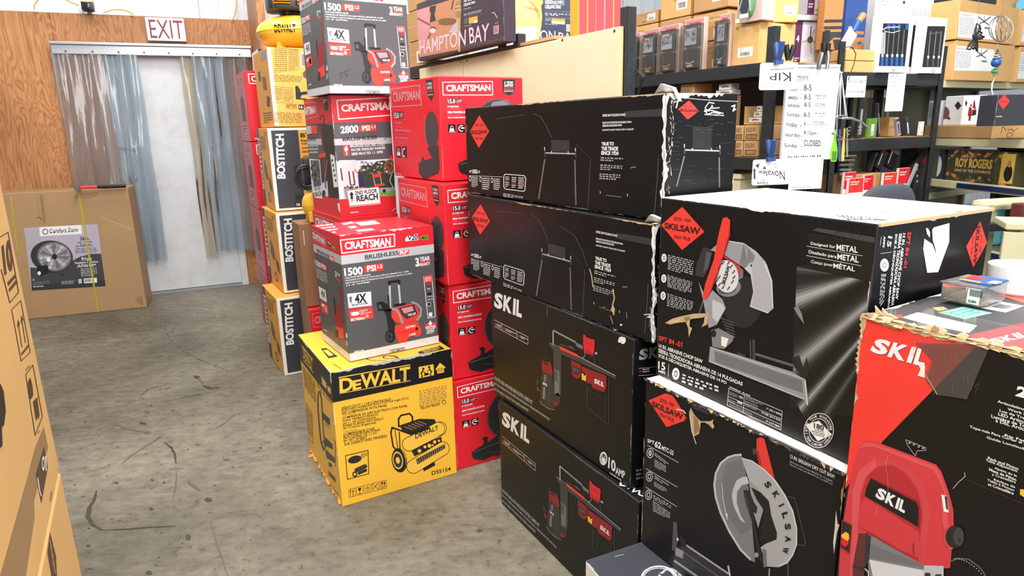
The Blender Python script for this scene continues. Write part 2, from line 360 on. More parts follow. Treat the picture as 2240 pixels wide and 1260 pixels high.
def plywood(dark=False):
    m = bpy.data.materials.new('plywood'); t, N, L = nt(m); b = N['Principled BSDF']; tc = N.new('ShaderNodeTexCoord')
    mp = N.new('ShaderNodeMapping'); mp.inputs['Scale'].default_value = (2.6, 2.6, .36); L.new(tc.outputs['Object'], mp.inputs['Vector'])
    n1 = N.new('ShaderNodeTexNoise'); n1.inputs['Scale'].default_value = 2.4; n1.inputs['Detail'].default_value = 3; n1.inputs['Distortion'].default_value = .9; L.new(mp.outputs[0], n1.inputs['Vector'])
    mu = N.new('ShaderNodeMath'); mu.operation = 'MULTIPLY'; mu.inputs[1].default_value = 24; L.new(n1.outputs['Fac'], mu.inputs[0])
    fr = N.new('ShaderNodeMath'); fr.operation = 'PINGPONG'; fr.inputs[1].default_value = .5; L.new(mu.outputs[0], fr.inputs[0])
    r = N.new('ShaderNodeValToRGB'); e = r.color_ramp.elements; e.new(.5); e.new(.5)
    for k, (p, c) in enumerate([(0,(172,108,60)),(.14,(190,128,76)),(.3,(200,140,88)),(.5,(207,150,97))]): e[k].position = p; e[k].color = (*[lin(q*(.62 if dark else 1)) for q in c], 1)
    L.new(fr.outputs[0], r.inputs[0])
    m2 = N.new('ShaderNodeMapping'); m2.inputs['Scale'].default_value = (60, 60, 2); L.new(tc.outputs['Object'], m2.inputs['Vector'])
    n2 = N.new('ShaderNodeTexNoise'); n2.inputs['Scale'].default_value = 2; n2.inputs['Detail'].default_value = 5; L.new(m2.outputs[0], n2.inputs['Vector'])
    r2 = N.new('ShaderNodeValToRGB'); r2.color_ramp.elements[0].position = .35; r2.color_ramp.elements[0].color = (.45,.4,.36,1); r2.color_ramp.elements[1].position = .6; L.new(n2.outputs['Fac'], r2.inputs[0])
    n3 = N.new('ShaderNodeTexNoise'); n3.inputs['Scale'].default_value = 1.3; L.new(tc.outputs['Object'], n3.inputs['Vector'])
    r3 = N.new('ShaderNodeValToRGB'); r3.color_ramp.elements[0].position = .35; r3.color_ramp.elements[0].color = (.72,.68,.66,1); r3.color_ramp.elements[1].position = .62; L.new(n3.outputs['Fac'], r3.inputs[0])
    x = N.new('ShaderNodeMixRGB'); x.blend_type = 'MULTIPLY'; x.inputs[0].default_value = .42; L.new(r.outputs[0], x.inputs[1]); L.new(r2.outputs[0], x.inputs[2])
    y = N.new('ShaderNodeMixRGB'); y.blend_type = 'MULTIPLY'; y.inputs[0].default_value = .8; L.new(x.outputs[0], y.inputs[1]); L.new(r3.outputs[0], y.inputs[2])
    L.new(y.outputs[0], b.inputs['Base Color']); b.inputs['Roughness'].default_value = .55; return m
def vinyl():
    m = bpy.data.materials.new('insulation_facing'); t, N, L = nt(m); b = N['Principled BSDF']; tc = N.new('ShaderNodeTexCoord'); b.inputs['Base Color'].default_value = (.84,.88,.94,1); b.inputs['Roughness'].default_value = .32
    mp = N.new('ShaderNodeMapping'); mp.inputs['Scale'].default_value = (3, 3, .8); n = N.new('ShaderNodeTexNoise'); n.inputs['Scale'].default_value = 2; n.inputs['Detail'].default_value = 6; n.inputs['Distortion'].default_value = 1.5
    L.new(tc.outputs['Object'], mp.inputs['Vector']); L.new(mp.outputs[0], n.inputs['Vector'])
    bp = N.new('ShaderNodeBump'); bp.inputs['Strength'].default_value = .6; bp.inputs['Distance'].default_value = .05; L.new(n.outputs['Fac'], bp.inputs['Height']); L.new(bp.outputs[0], b.inputs['Normal']); return m
def worn_white():
    m = bpy.data.materials.new('scuffed_white_paint'); t, N, L = nt(m); b = N['Principled BSDF']; tc = N.new('ShaderNodeTexCoord')
    n = N.new('ShaderNodeTexNoise'); n.inputs['Scale'].default_value = 3.5; n.inputs['Detail'].default_value = 9; n.inputs['Roughness'].default_value = .7; L.new(tc.outputs['Object'], n.inputs['Vector'])
    r = N.new('ShaderNodeValToRGB'); e = r.color_ramp.elements; e[0].position = .25; e[0].color = (.5,.51,.51,1); e[1].position = .55; e[1].color = (.66,.685,.71,1); L.new(n.outputs['Fac'], r.inputs[0])
    L.new(r.outputs[0], b.inputs['Base Color']); b.inputs['Roughness'].default_value = .45; return m
PLY = plywood(); PLYD = plywood(True); VIN = vinyl(); DOORM = worn_white()
# floor, with the stains and skid marks that lie on it
a = Acc(); a.mesh([(-9,-3,0),(10,-3,0),(10,13,0),(-9,13,0)], [(0,1,2,3)], concrete())
def floor_stroke(pts, w, m, jag=.35, seed=0):
    r = random.Random(seed); P = [onz(x, y, .0015) for x, y in pts]; Q = []
    for i in range(len(P)-1):
        for k in range(6): Q.append(P[i].lerp(P[i+1], k/6))
    Q.append(P[-1]); L = []; R_ = []
    for i, p in enumerate(Q):
        d = (Q[min(i+1,len(Q)-1)]-Q[max(i-1,0)]).normalized(); q = Vector((-d.y, d.x, 0)); t = math.sin(math.pi*(i+.6)/(len(Q)+.2))**.5
        L.append(p+q*w*.62*t*(1-jag*r.random())); R_.append(p-q*w*.62*t*(1-jag*r.random()))
    for i in range(len(Q)-1): a.face([L[i], R_[i], R_[i+1], L[i+1]], m)
def floor_blot(x, y, rx, ry, m, seed=0, k=14):
    r = random.Random(seed); a.face([onz(x+rx*math.cos(t)*r.uniform(.5,1), y+ry*math.sin(t)*r.uniform(.5,1), .0018) for t in [2*math.pi*i/k for i in range(k)]][::-1], m)
PAL['stain'] = (62,52,42); PAL['stain2'] = (92,84,70); ST = M('stain', .7); S2 = M('stain2', .7)
Z(120, 620, 1.969)
floor_stroke([(180,890),(170,930),(148,965),(143,1005),(165,1040),(205,1062)], .016, ST, .5, 1)
floor_stroke([(205,1062),(300,1058),(400,1050),(520,1044)], .008, ST, .4, 2)
floor_stroke([(478,150),(472,195),(500,245),(560,295),(640,335),(740,372)], .007, S2, .5, 3)
floor_stroke([(470,683),(500,705),(517,735),(522,775)], .012, ST, .6, 4); floor_stroke([(521,790),(524,830),(520,875),(505,945)], .005, S2, .6, 5)
floor_stroke([(290,775),(330,740),(400,695),(465,655)], .008, S2, .6, 6); floor_stroke([(262,603),(300,625),(390,640)], .010, S2, .6, 7)
floor_stroke([(570,852),(595,870),(625,892)], .014, S2, .5, 8); floor_stroke([(480,508),(550,492),(620,475)], .006, S2, .5, 9); floor_stroke([(690,625),(740,595),(780,558)], .006, S2, .5, 10)
floor_stroke([(640,440),(670,452),(712,448)], .03, ST, .7, 11); floor_stroke([(670,1020),(700,1130),(745,1258)], .006, S2, .5, 12); floor_stroke([(365,490),(400,455),(480,435)], .012, S2, .7, 13); floor_stroke([(595,402),(625,415),(640,438)], .014, S2, .7, 14)
for i, (x, y, rx, ry) in enumerate([(397,553,18,9),(380,602,22,7),(395,640,20,9),(575,1092,14,18),(583,1133,9,8),(660,930,22,12),(508,545,12,4),(265,858,14,5),(82,1086,16,6),(145,1130,14,6),(245,1013,8,4),(415,970,12,8),(560,995,5,5),(470,857,8,4),(690,868,8,4),(610,402,16,8),(440,1210,14,9),(405,1245,16,12),(150,1225,18,6),(90,1222,12,7),(740,758,18,6),(420,846,10,4),(122,917,10,4),(885,708,8,4),(1000,820,10,4)]): floor_blot(x, y, rx, ry, ST if i % 2 else S2, i)
for i in range(90): floor_blot(rnd.uniform(0,1000), rnd.uniform(120,1250), rnd.uniform(2,7), rnd.uniform(1,3), ST if rnd.random() < .4 else S2, 100+i, 9)
tag(a.build('floor'), 'bare grey-beige concrete floor with skid marks and stains', 'floor', kind='structure')
# back wall: plywood to head height, white vinyl insulation above; the plywood ends at the corner post
Z(0, 0, 1)
corner = wall_pt(572, 300); s_c = (corner-WP).dot(WU); topz = 2.47
topz = wall_pt(300, 35).z
a = Acc()
def wq(s0, s1, z0, z1, m, off=0.0): p = lambda s, z: WP+WU*s+Vector((0,0,z))+WN*off; a.face([p(s0,z0), p(s1,z0), p(s1,z1), p(s0,z1)], m)
wq(-9, s_c, 0, topz, PLY); wq(-9, s_c, topz, topz+.003, PLYD, .01)
p0 = WP+WU*-9+Vector((0,0,topz)); p1 = WP+WU*s_c+Vector((0,0,topz)); a.face([p0, p1, p1+WN*.1, p0+WN*.1], PLYD)
for s in (-2.44, -1.22, -3.66): wq(s-.002, s+.002, 0, topz, PLYD, -.001)
wq(-9, 18, 0, 4.6, VIN, .1)
for s in [x*.9-8.2 for x in range(26)]:
    q0 = WP+WU*s+WN*.098; a.face([q0+Vector((0,0,topz)), q0+WU*.012+Vector((0,0,topz)), q0+WU*.012+Vector((0,0,4.6)), q0+Vector((0,0,4.6))], M('g190'))
tag(a.build('wall_back'), 'back wall of orange plywood with white vinyl insulation above', 'wall', kind='structure')
a = Acc(); Rn = -WN; e0 = corner; Lw = 1.0
for z0, z1, m in ((0, topz+.02, PLY),):
    a.prism([e0, e0+Rn*Lw, e0+Rn*Lw+Vector((0,0,z1+.35)), e0+Vector((0,0,z1))], WU*.06, m)
tag(a.build('wall_right'), 'short plywood return wall behind the carton stacks', 'wall', kind='structure')
a = Acc(); a.box((0,0,1.4), (.09,.06,2.9), M('g150'), Matrix.Rotation(math.radians(WY),4,'Z')); o = a.build('trim_1', loc=corner+Vector((0,0,.9))-WN*.0+WU*.10); tag(o, 'grey steel corner post rising above the plywood', 'post', kind='structure')
# the door behind the strip curtain
F_ = lambda x, y: ((wall_pt(x, y)-WP).dot(WU), wall_pt(x, y).z)
d0 = F_(305, 640)[0]; d1 = F_(530, 620)[0]; dz = F_(395, 128)[1]; print('door', d0, d1, dz, 'wall top', topz, 's_c', s_c)
dr = thing('door_1', 'white steel exit door with scuffed bottom behind plastic strips', 'door', WP, WY); dr['kind'] = 'structure'
X = lambda s, off, z: Vector((s, off, z))
a = Acc(); a.box(X((d0+d1)/2, -.012, dz/2+.012), (d1-d0, .02, dz-.024), DOORM, bev=.003); DP = a.build('door_panel', dr)
a = Acc()
a.box(X(d0-.03, -.02, dz/2), (.06, .05, dz), M('g210'), bev=.004); a.box(X(d1+.03, -.02, dz/2), (.06, .05, dz), M('g210'), bev=.004); a.box(X((d0+d1)/2, -.02, dz+.03), (d1-d0+.12, .05, .06), M('g190'), bev=.004); a.box(X((d0+d1)/2,-.02,.01), (d1-d0,.08,.018), M('g150'))
a.build('door_frame', dr)
hs, hz = F_(292, 325); a = Acc(); a.tube([X(hs,-.02,hz), X(hs,-.07,hz)], .012, M('g150',.25,1)); a.tube([X(hs+.012,-.07,hz), X(hs-.11,-.07,hz+.004)], .011, M('g150',.25,1)); a.lathe([(.032,0),(.032,.01),(.026,.014)], M('g150',.25,1), c=X(hs,-.02,hz), rot=Matrix.Rotation(math.pi/2,4,'X')); tag(a.build('door_handle', DP, True), 'steel lever handle', None)
hs, hz = F_(292, 390); a = Acc(); a.lathe([(.036,0),(.036,.012),(.03,.02),(.02,.022),(.02,.03),(.012,.031)], M('g150',.25,1), c=X(hs,-.02,hz), rot=Matrix.Rotation(math.pi/2,4,'X')); tag(a.build('deadbolt', DP, True), 'round steel deadbolt', None)
# strip curtain
t0, tz0 = F_(117, 108); t1, tz1 = F_(548, 121); tz = (tz0+tz1)/2
sc = thing('strip_curtain', 'clear plastic strip curtain hanging from a steel rail over the exit door', 'strip curtain', WP+Vector((0,0,0)), WY)
a = Acc(); a.box(X((t0+t1)/2, -.09, tz), (t1-t0, .05, .075), M('silver',.3,.7), bev=.004); a.box(X((t0+t1)/2, -.10, tz+.047), (t1-t0+.01, .085, .022), M('silver',.3,.7), bev=.004)
for i in range(8): a.lathe([(.008,0),(.008,.004)], M('g80'), 10, X(t0+.1+i*(t1-t0-.2)/7, -.116, tz-.015), Matrix.Rotation(math.pi/2,4,'X'))
a.build('rail', sc)
BR = clearmat('aged_clear_vinyl', (.74,.68,.66), .56, .1, (.36,.31,.29), True); BL = clearmat('clear_vinyl', (.74,.81,.88), .6, .1, (.36,.43,.49), True); TN = clearmat('yellowed_vinyl', (.86,.8,.68), .6, .14, (.5,.46,.38), True)
def strip(x0, x1, m, zb, dep, seed, amp=.012):
    r = random.Random(seed); s0, s1 = F_(x0, 122)[0], F_(x1, 122)[0]; n, k = 12, 26; ph = r.uniform(0, 6); vs = []
    for j in range(k+1):
        z = tz-.03-(tz-.03-zb)*j/k; cx = .004*math.sin(j*.5+ph)
        for i in range(n+1):
            u = i/n; vs.append(X(s0+(s1-s0)*u+cx, -dep-amp*math.sin(u*math.pi*(1.2+.5*math.sin(ph)))-.006*math.sin(u*7+ph+j*.22)-.004*math.sin(j*.8+ph), z))
    q = Acc(); q.mesh(vs, [(j*(n+1)+i, j*(n+1)+i+1, (j+1)*(n+1)+i+1, (j+1)*(n+1)+i) for j in range(k) for i in range(n)], m); q.build('curtain_strip', sc, True)
zb = F_(390, 560)[1]; print('strip bottom z', zb)
for i, (x0, x1, m, z, dp) in enumerate([(117,150,BR,.1,.09),(142,178,BR,.1,.10),(172,204,BR,.1,.09),(196,230,BR,.1,.105),(226,256,BL,zb,.09),(248,280,BL,zb-.01,.10),(272,303,BL,zb,.11),(392,420,TN,zb-.03,.09),(416,447,BL,zb+.03,.10),(440,470,BL,zb+.03,.09),(464,497,BL,zb+.02,.10),(494,522,BR,zb,.09),(516,546,BR,zb,.10)]): strip(x0, x1, m, z, dp, i)
# exit sign
Z(0, 0, 3)
q = [wall_pt(960,122), wall_pt(1215,122), wall_pt(1232,278), wall_pt(985,272)]
w = (q[1]-q[0]).dot(WU); h = ((q[0].z-q[3].z)+(q[1].z-q[2].z))/2; o = wall_pt(972, 272); o -= WN*.05
sg = Sheet('exit_sign', 'white exit sign with dark red letters on the plywood above the door', 'sign', o, WU, (0,0,1), w, h, .045, 'white'); F = sg.faces['F']
sg.parts['sheet'] = Acc(); sg.acc('sheet').box((WU*w/2+Vector((0,0,h/2))+WN*.022), (w, .045, h), M('white'), Matrix.Rotation(math.radians(WY),4,'Z'), .004)
sg.R('F', 0,0,1,.02,'ink'); sg.R('F',.0,0,.015,1,'ink')
PAL['exitred'] = (122,28,40); sg.T('F', 'EXIT', (.09,.12,.95,.9), 'exitred', .0, 'lettering', 2, 'n'); sg.done()
# security camera and loose cable on top of the plywood
cz = wall_pt(590, 90); cm = thing('security_camera', 'small black and white security camera above the plywood wall', 'camera', cz-WN*.05, WY)
a = Acc(); a.box((0,0,.045), (.085,.11,.065), M('ink'), bev=.012); CBY = a.build('camera_body', cm, True); a = Acc(); a.lathe([(.024,0),(.024,.012),(.018,.014)], M('g30',.15), 20, (0,-.055,.045), Matrix.Rotation(math.pi/2,4,'X')); a.build('lens', CBY, True)
a = Acc(); a.box((0,-.005,.085), (.09,.12,.026), M('cream'), bev=.01); a.build('sun_hood', cm, True)
a = Acc(); a.box((0,.05,.01), (.03,.05,.03), M('g110')); a.build('bracket', cm)
PAL['ycord'] = (214,186,110)
for nm, lb, pts in (('yellow_cable','thin yellow cable looping up beside the security camera',[(228,66),(232,35),(250,8),(270,-20)]),('yellow_cable','thin yellow cable running down to the security camera',[(400,-20),(440,5),(490,26),(520,40)]),('yellow_cable','thin yellow cable lying along the plywood top by the exit sign',[(680,88),(740,68),(800,66),(850,80),(880,100)]),('yellow_cable','thin yellow cable dropping to the plywood near the corner post',[(1555,-20),(1552,40),(1540,100),(1520,142)])):
    a = Acc(); a.tube([wall_pt(x, y)-WN*.03 for x, y in pts], .006, M('ycord')); tag(a.build(nm, smooth=True), lb, 'cable')
# ================================================================ the stacks of cartons in the middle
# --- yellow compressor carton
Z(640, 700, 3)
b = Carton('air_compressor_box', 'yellow and black air compressor carton on the floor at the front of the aisle', 'box', -.686, 2.305, 29.15, .495, .555, .563, 0, 'yellow')
for f in 'FL': b.R(f, 0, .785, 1, 1, 'black')
b.T('F','D',(306,386,396,371,396,462,309,479),'yel2',.03,'brand_logo'); b.T('F','E',(393,398,450,387,450,450,394,463),'yel2',.035,'brand_logo'); b.T('F','WALT',(446,358,772,303,772,394,447,452),'yel2',.03,'brand_logo')
b.S('F',[(303,378),(770,294)],6,'yel2','brand_logo'); b.S('F',[(310,482),(773,398)],4,'yel2','brand_logo')
b.P('F',[(827,308),(925,290),(928,362),(830,382)],'yel2','handling_symbols')
for dx, dy, m in ((0,0,1),(0,-2,-1)):
    c = lambda x, y: ((877+(x-877)*m), y+(0 if m > 0 else -11))
    b.E('F',*c(858,320),8,8,'ink',part='handling_symbols',L=3); b.S('F',[c(855,332),c(843,352)],9,'ink','handling_symbols',3); b.S('F',[c(843,352),c(852,368),c(846,374)],7,'ink','handling_symbols',3); b.S('F',[c(856,334),c(870,346)],5,'ink','handling_symbols',3)
b.P('F',[(862,350),(892,344),(894,360),(864,366)],'ink','handling_symbols',3)
b.P('F',[(967,280),(1006,312),(992,316),(994,344),(949,352),(947,325),(935,327)],'yel2','handling_symbols'); b.G('F',(952,318,988,310,990,338,953,346),4,'ink','handling_symbols',words=(1,2))
for t, q in (("HEAVY-DUTY 1.1 HP CONTINUOUS",(322,570,644,510,644,527,322,588)),("ELECTRIC WHEELED DOLLY-STYLE 4 gal (15 L)",(322,588,760,503,760,522,322,605)),("AIR COMPRESSOR WITH PANEL",(322,604,622,550,622,567,322,621)),("COMPRESOR DE AIRE ELÉCTRICO CON PANEL",(326,632,756,549,756,568,326,652)),("PARA TRABAJO PESADO,",(328,656,565,609,565,627,328,672)),("DE 1.1 HP CONTINUOS,",(329,674,548,630,548,647,329,690)),("SOBRE RUEDAS TIPO DOLLY,",(330,690,600,636,600,655,330,706)),("de 15 litros (4 galones)",(331,706,548,663,548,682,331,723)),("COMPRESSEUR D'AIR",(333,743,538,702,538,719,333,760)),("ÉLECTRIQUE INDUSTRIEL",(334,757,577,708,577,726,334,777)),("ET CONTINU DE 1.1 CV",(335,776,553,730,553,747,335,793)),("ET 15 L (4 GAL)",(337,792,485,761,485,780,337,809)),("SUR CHARIOT AVEC PANNEAU",(339,808,620,749,620,768,339,826)),("D55154",(912,992,1037,963,1037,988,914,1018)),("YELLOW+BLACK",(836,573,968,545,968,558,838,587))): b.T('F',t,q,'ink',.016)
b.G('F',(832,465,1012,425,1012,545,834,575),8,'dkraft',words=(5,8)); b.ring('F',995,540,14,14,.2,'ink')
for x in (328, 332): b.S('F',[(x,626 if x==328 else 735),(x+90,609 if x==328 else 717)],2,'ink')
pp = 'product_picture'
b.S('F',[(697,700),(695,650),(712,625),(768,614),(786,634),(787,700)],11,'ink',pp); b.P('F',[(700,692),(830,648),(930,650),(952,690),(770,750),(718,722)],'g30',pp,2)
for i in range(5): b.S('F',[(735+i*22,700-i*9),(790+i*22,720-i*9)],2,'yel2',pp,3)
b.S('F',[(662,712),(652,705),(645,740),(660,830),(685,858)],10,'ink',pp); b.S('F',[(655,706),(765,745)],11,'ink',pp); b.S('F',[(700,735),(705,845)],7,'ink',pp); b.S('F',[(672,725),(690,840)],5,'ink',pp)
b.P('F',[(775,850),(975,765),(982,805),(800,895)],'g30',pp,3); b.K('F',765,815,965,712,47,'ink',pp,3); b.K('F',765,815,965,712,43,'yel2',pp,4); b.P('F',[(770,735),(900,700),(905,712),(770,760)],'ink',pp,5)
b.K('F',792,962,985,843,46,'ink',pp,3); b.K('F',792,962,985,843,42,'yel2',pp,4); b.P('F',[(810,912),(1000,812),(1003,840),(818,948)],'g45',pp,5)
for i in range(14): b.S('F',[(820+i*13.5,912-i*7.2),(826+i*13.5,938-i*7.2)],2,'yel2',pp,6)
for x, y, r_ in ((832,858,15),(868,832,12),(897,824,16),(932,800,14),(960,792,10),(918,820,8)): b.E('F',x,y,r_,r_,'yel2',part=pp,L=6); b.ring('F',x,y,r_,r_,.2,'ink',pp,6.5)
b.E('F',700,920,50,80,'ink',-8,pp,5); b.E('F',690,920,34,58,'yel2',-8,pp,6); b.E('F',690,920,28,48,'g45',-8,pp,7); b.E('F',690,920,13,22,'yel2',-8,pp,8)
for i in range(7): b.S('F',[(712+i*5,850+i*8),(745,868+i*14)],2,'yel2',pp,6)
b.T('F','DEWALT',(803,748,955,690,957,718,806,780),'ink',.02,pp,7); b.P('F',[(853,975),(930,932),(937,952),(862,992)],'ink',pp,5); b.ring('F',955,715,45,45,.08,'ink',pp,5,-90,90)
b.S('F',[(347,890),(495,855),(500,1008),(360,1045)],5,'ink','inset_picture',2,True); b.E('F',408,915,46,24,'g30',-15,'inset_picture'); b.E('F',448,940,26,12,'yel2',-20,'inset_picture',3); b.K('F',420,985,475,960,14,'g45','inset_picture',3); b.E('F',408,1012,16,18,'ink',0,'inset_picture',4); b.E('F',408,1012,8,9,'yel2',0,'inset_picture',5); b.K('F',435,1005,480,985,9,'g30','inset_picture',4); b.G('F',(448,878,490,868,491,898,449,908),5,'ink','inset_picture',words=(1,2))
for i in range(5):
    x, y = 367+i*51, 1112-i*13; b.S('F',[(x,y),(x+43,y-10),(x+45,y+42),(x+3,y+52)],2.5,'ink','handling_symbols',2,True); g = 'handling_symbols'
    if i == 0:
        for k in (13, 30): b.S('F',[(x+k,y+42),(x+k,y+12)],4,'ink',g); b.P('F',[(x+k-7,y+14),(x+k,y+2),(x+k+7,y+12)],'ink',g)
    elif i == 1: b.P('F',[(x+12,y+4),(x+32,y),(x+30,y+18),(x+22,y+24),(x+14,y+20)],'ink',g); b.S('F',[(x+22,y+22),(x+23,y+40)],3,'ink',g); b.S('F',[(x+14,y+42),(x+33,y+38)],4,'ink',g)
    elif i == 2: b.ring('F',x+22,y+22,13,16,.15,'ink',g); b.S('F',[(x+10,y+20),(x+36,y+16)],2,'ink',g); b.S('F',[(x+22,y+6),(x+23,y+38)],2,'ink',g)
    elif i == 3: b.S('F',[(x+6,y+2),(x+42,y+36)],3,'ink',g); b.S('F',[(x+10,y+36),(x+36,y+2)],4,'ink',g)
    else:
        for k in (10, 26): b.P('F',[(x+k,y+2),(x+k+10,y),(x+k+11,y+14),(x+k+1,y+16)],'ink',g)
        b.S('F',[(x+8,y+20),(x+38,y+14)],3,'ink',g); b.T('F','2x5',(x+8,y+26,x+38,y+19,x+38,y+36,x+8,y+44),'ink',.01,g)
b.T('L','DEWALT',(66,172,131,262,134,335,72,250),'yel2',.02,'brand_logo'); b.S('L',[(60,165),(132,258)],5,'yel2','brand_logo'); b.S('L',[(72,262),(137,345)],4,'yel2','brand_logo')
b.P('L',[(190,368),(222,412),(222,455),(194,420)],'yel2','handling_symbols'); b.P('L',[(228,428),(250,448),(252,490),(231,465)],'yel2','handling_symbols')
for p, wd in (([(168,500),(172,470),(182,472),(190,520),(198,640)],8),([(166,505),(168,600),(185,790),(205,855)],9),([(195,625),(212,840)],6)): b.S('L',p,wd,'g30',pp)
b.P('L',[(192,598),(245,650),(246,690),(200,668)],'g30',pp); b.P('L',[(202,650),(250,705),(250,725),(206,690)],'yel2',pp,3); b.T('L','DEWALT',(212,668,246,700,248,718,214,690),'ink',.02,pp,4); b.P('L',[(212,765),(262,815),(266,850),(216,825)],'g30',pp); b.P('L',[(214,845),(276,905),(280,940),(224,905)],'g45',pp); b.P('L',[(236,930),(258,945),(258,968),(238,958)],'ink',pp); b.ring('L',205,820,14,30,.3,'ink',pp,3); b.S('L',[(264,780),(280,800),(282,960)],3,'ink',pp)
b.G('L',(66,300,150,410,158,560,80,440),9,'brown',words=(2,4)); b.G('L',(160,415,262,545,264,575,163,440),2,'brown'); b.S('L',[(88,545),(128,610),(135,810),(98,760)],2.5,'brown',closed=True); b.G('L',(92,570,126,620,132,790,98,740),9,'brown',words=(1,3)); b.T('L','DEWALT',(210,1030,300,1140,304,1160,212,1050),'ink',.02)
b.G('L',(236,985,285,1040,286,1075,238,1020),1,'ink',words=(4,5),fill=.9)
b.P('T',[(185,188),(222,184),(298,240),(235,252)],'g30','handling_symbols'); b.P('T',[(200,200),(228,196),(270,230),(240,238)],'yel2','handling_symbols',2); b.T('T','D55154',(270,285,320,318,312,322,262,290),'ink',.02); b.P('T',[(820,210),(965,168),(1000,190),(850,238)],'ink'); b.G('T',(850,205,960,172,980,190,870,222),3,'yel2',words=(3,4)); b.ring('T',590,252,110,18,.1,'ink'); b.ring('T',640,245,50,12,.2,'ink')
b.wear('F',(0,1),(1,1),.014,'g190',seed=2); b.wear('T',(0,0),(1,0),.008,'fill',seed=3); b.wear('L',(0,1),(1,1),.01,'fill',seed=4); b.wear('T',(0,0),(0,1),.012,'fill',seed=5); b.wear('F',(0,0),(0,1),.006,'fill',seed=6,gap=.5); b.wear('F',(1,0),(1,1),.006,'tan',seed=7,gap=.5)
b.S('F',[(700,350),(735,415)],3,'g80',L=4); b.S('F',[(735,345),(740,410)],4,'g125',L=4); b.S('F',[(865,1058),(945,1035)],9,'yellow',L=4)
r = random.Random(5); a = b.acc('torn_flap')
for i in range(16):
    v = -.26+i*.033+r.uniform(-.008,.008); x0 = -b.w/2; l = r.uniform(.002,.011) if i != 14 else .024; k = r.uniform(.012,.03); a.prism([(x0,v,.002),(x0-l,v+k*.2,.0015),(x0-l*r.uniform(.6,1.1),v+k*.6,.003+r.random()*.006),(x0-l*.4,v+k,.006+r.random()*.008),(x0,v+k,.012)], (0,0,.003), M('yel3b' if PAL.setdefault('yel3b',(206,140,56)) else 0,.7))
b.done(); DEW = b
# --- dark grey pressure washer carton (two alike)
Z(660, 440, 3.406)
b = Carton('pressure_washer_box', 'grey and red pressure washer carton standing on the yellow compressor carton', 'box', -.636, 2.41, 32.43, .385, .349, .495, .5665, 'grey', mats=dict(T='red'), group='grey pressure washer cartons')
for f in 'FL': b.R(f,0,.845,1,1,'red'); b.R(f,0,.775,1,.845,'silver'); b.R(f,0,0,1,.066,'g210')
lg, pp, bd = 'brand_logo', 'product_picture', 'badge'
b.S('F',[(287,291),(690,246),(692,335),(300,388)],8,'white',lg,2,True); b.T('F','CRAFTSMAN',(318,305,662,268,664,335,322,362),'white',.035,lg)
b.P('F',[(770,282),(785,262),(862,244),(866,290),(772,300)],'white',bd,2); b.T('F','V20',(788,256,862,246,862,288,788,296),'ink',.03,bd,3); b.P('F',[(866,262),(892,259),(892,291),(867,293)],'sred',bd,2); b.P('F',[(892,259),(942,252),(944,284),(893,291)],'green',bd,2); b.T('F','MAX',(895,263,940,257,940,280,896,286),'ink',.02,bd,3)
b.T('F','BRUSHLESS',(470,402,718,368,720,400,472,432),'g45',.02); b.P('F',[(722,374),(803,360),(797,394),(722,406)],'sred'); b.T('F','RP',(730,374,795,364,793,390,730,400),'white',.03,L=4); b.G('F',(475,434,692,402,692,410,475,442),1,'g45')
b.T('F','1500',(313,500,452,485,456,546,319,560),'white',.035); b.P('F',[(462,482),(478,480),(481,530),(466,533)],'sred'); b.P('F',[(480,476),(556,468),(560,522),(484,532)],'sred'); b.P('F',[(558,468),(604,460),(607,512),(562,520)],'sred'); b.T('F','PSI',(484,482,550,473,554,518,488,527),'white',.035,L=4); b.T('F','1.2',(564,476,599,470,601,495,566,501),'white',.03,L=4)
b.T('F','COLD WATER PRESSURE WASHER',(320,568,514,541,514,552,321,580),'white',.02); b.T('F','LAVADORA DE PRESIÓN CON AGUA FRÍA DE 1500 MÁX PSI 1.2 GPM',(323,585,795,515,795,528,324,598),'white',.02); b.T('F','NETTOYEUR À HAUTE PRESSION À EAU FROIDE DE 1500 PSI, 4.5 L/MIN',(326,604,820,531,820,545,327,618),'white',.02); b.T('F','(1.2 GPM)',(330,622,506,597,506,610,331,636),'white',.02)
b.T('F','3',(844,424,872,420,874,486,848,490),'white',.03); b.T('F','YEAR',(876,416,954,408,955,440,878,449),'white',.03); b.P('F',[(880,450),(955,441),(955,455),(881,464)],'sred'); b.T('F','WARRANTY',(850,467,955,453,957,476,851,489),'white',.03)
b.P('F',[(338,690),(515,673),(522,777),(350,797)],'white',bd); b.T('F','4X',(392,694,480,684,484,752,397,763),'g30',.035,bd); b.S('F',[(350,803),(523,783)],6,'sred',bd); b.P('F',[(348,728),(364,706),(380,724),(371,725),(373,752),(357,754),(356,727)],'g30',bd); b.S('F',[(362,760),(377,758)],3,'g30',bd); b.S('F',[(363,768),(378,766)],3,'g30',bd); b.T('F','MORE RUNTIME',(376,768,494,752,494,766,377,783),'g30',.02,bd)
b.P('F',[(350,815),(527,788),(535,870),(362,897)],'sred',bd); b.E('F',398,840,32,13,'white',-8,bd); b.S('F',[(362,830),(430,822)],3,'white',bd); b.P('F',[(440,812),(490,803),(492,818),(462,822),(464,845),(442,848)],'white',bd); b.S('F',[(470,835),(518,826)],4,'white',bd); b.P('F',[(476,845),(497,842),(500,868),(480,870)],'white',bd); b.T('F','SELF PRIMING',(364,874,470,860,470,880,365,896),'white',.03,bd); b.S('F',[(433,808),(437,850)],1.5,'white',bd)
for x0, y0, x1, y1 in ((655,630,660,800),(722,618,735,770)): b.S('F',[(x0,y0),(x1,y1)],14,'g190',pp,2)
b.S('F',[(652,622),(652,602),(725,594),(726,616)],19,'ink',pp,3)
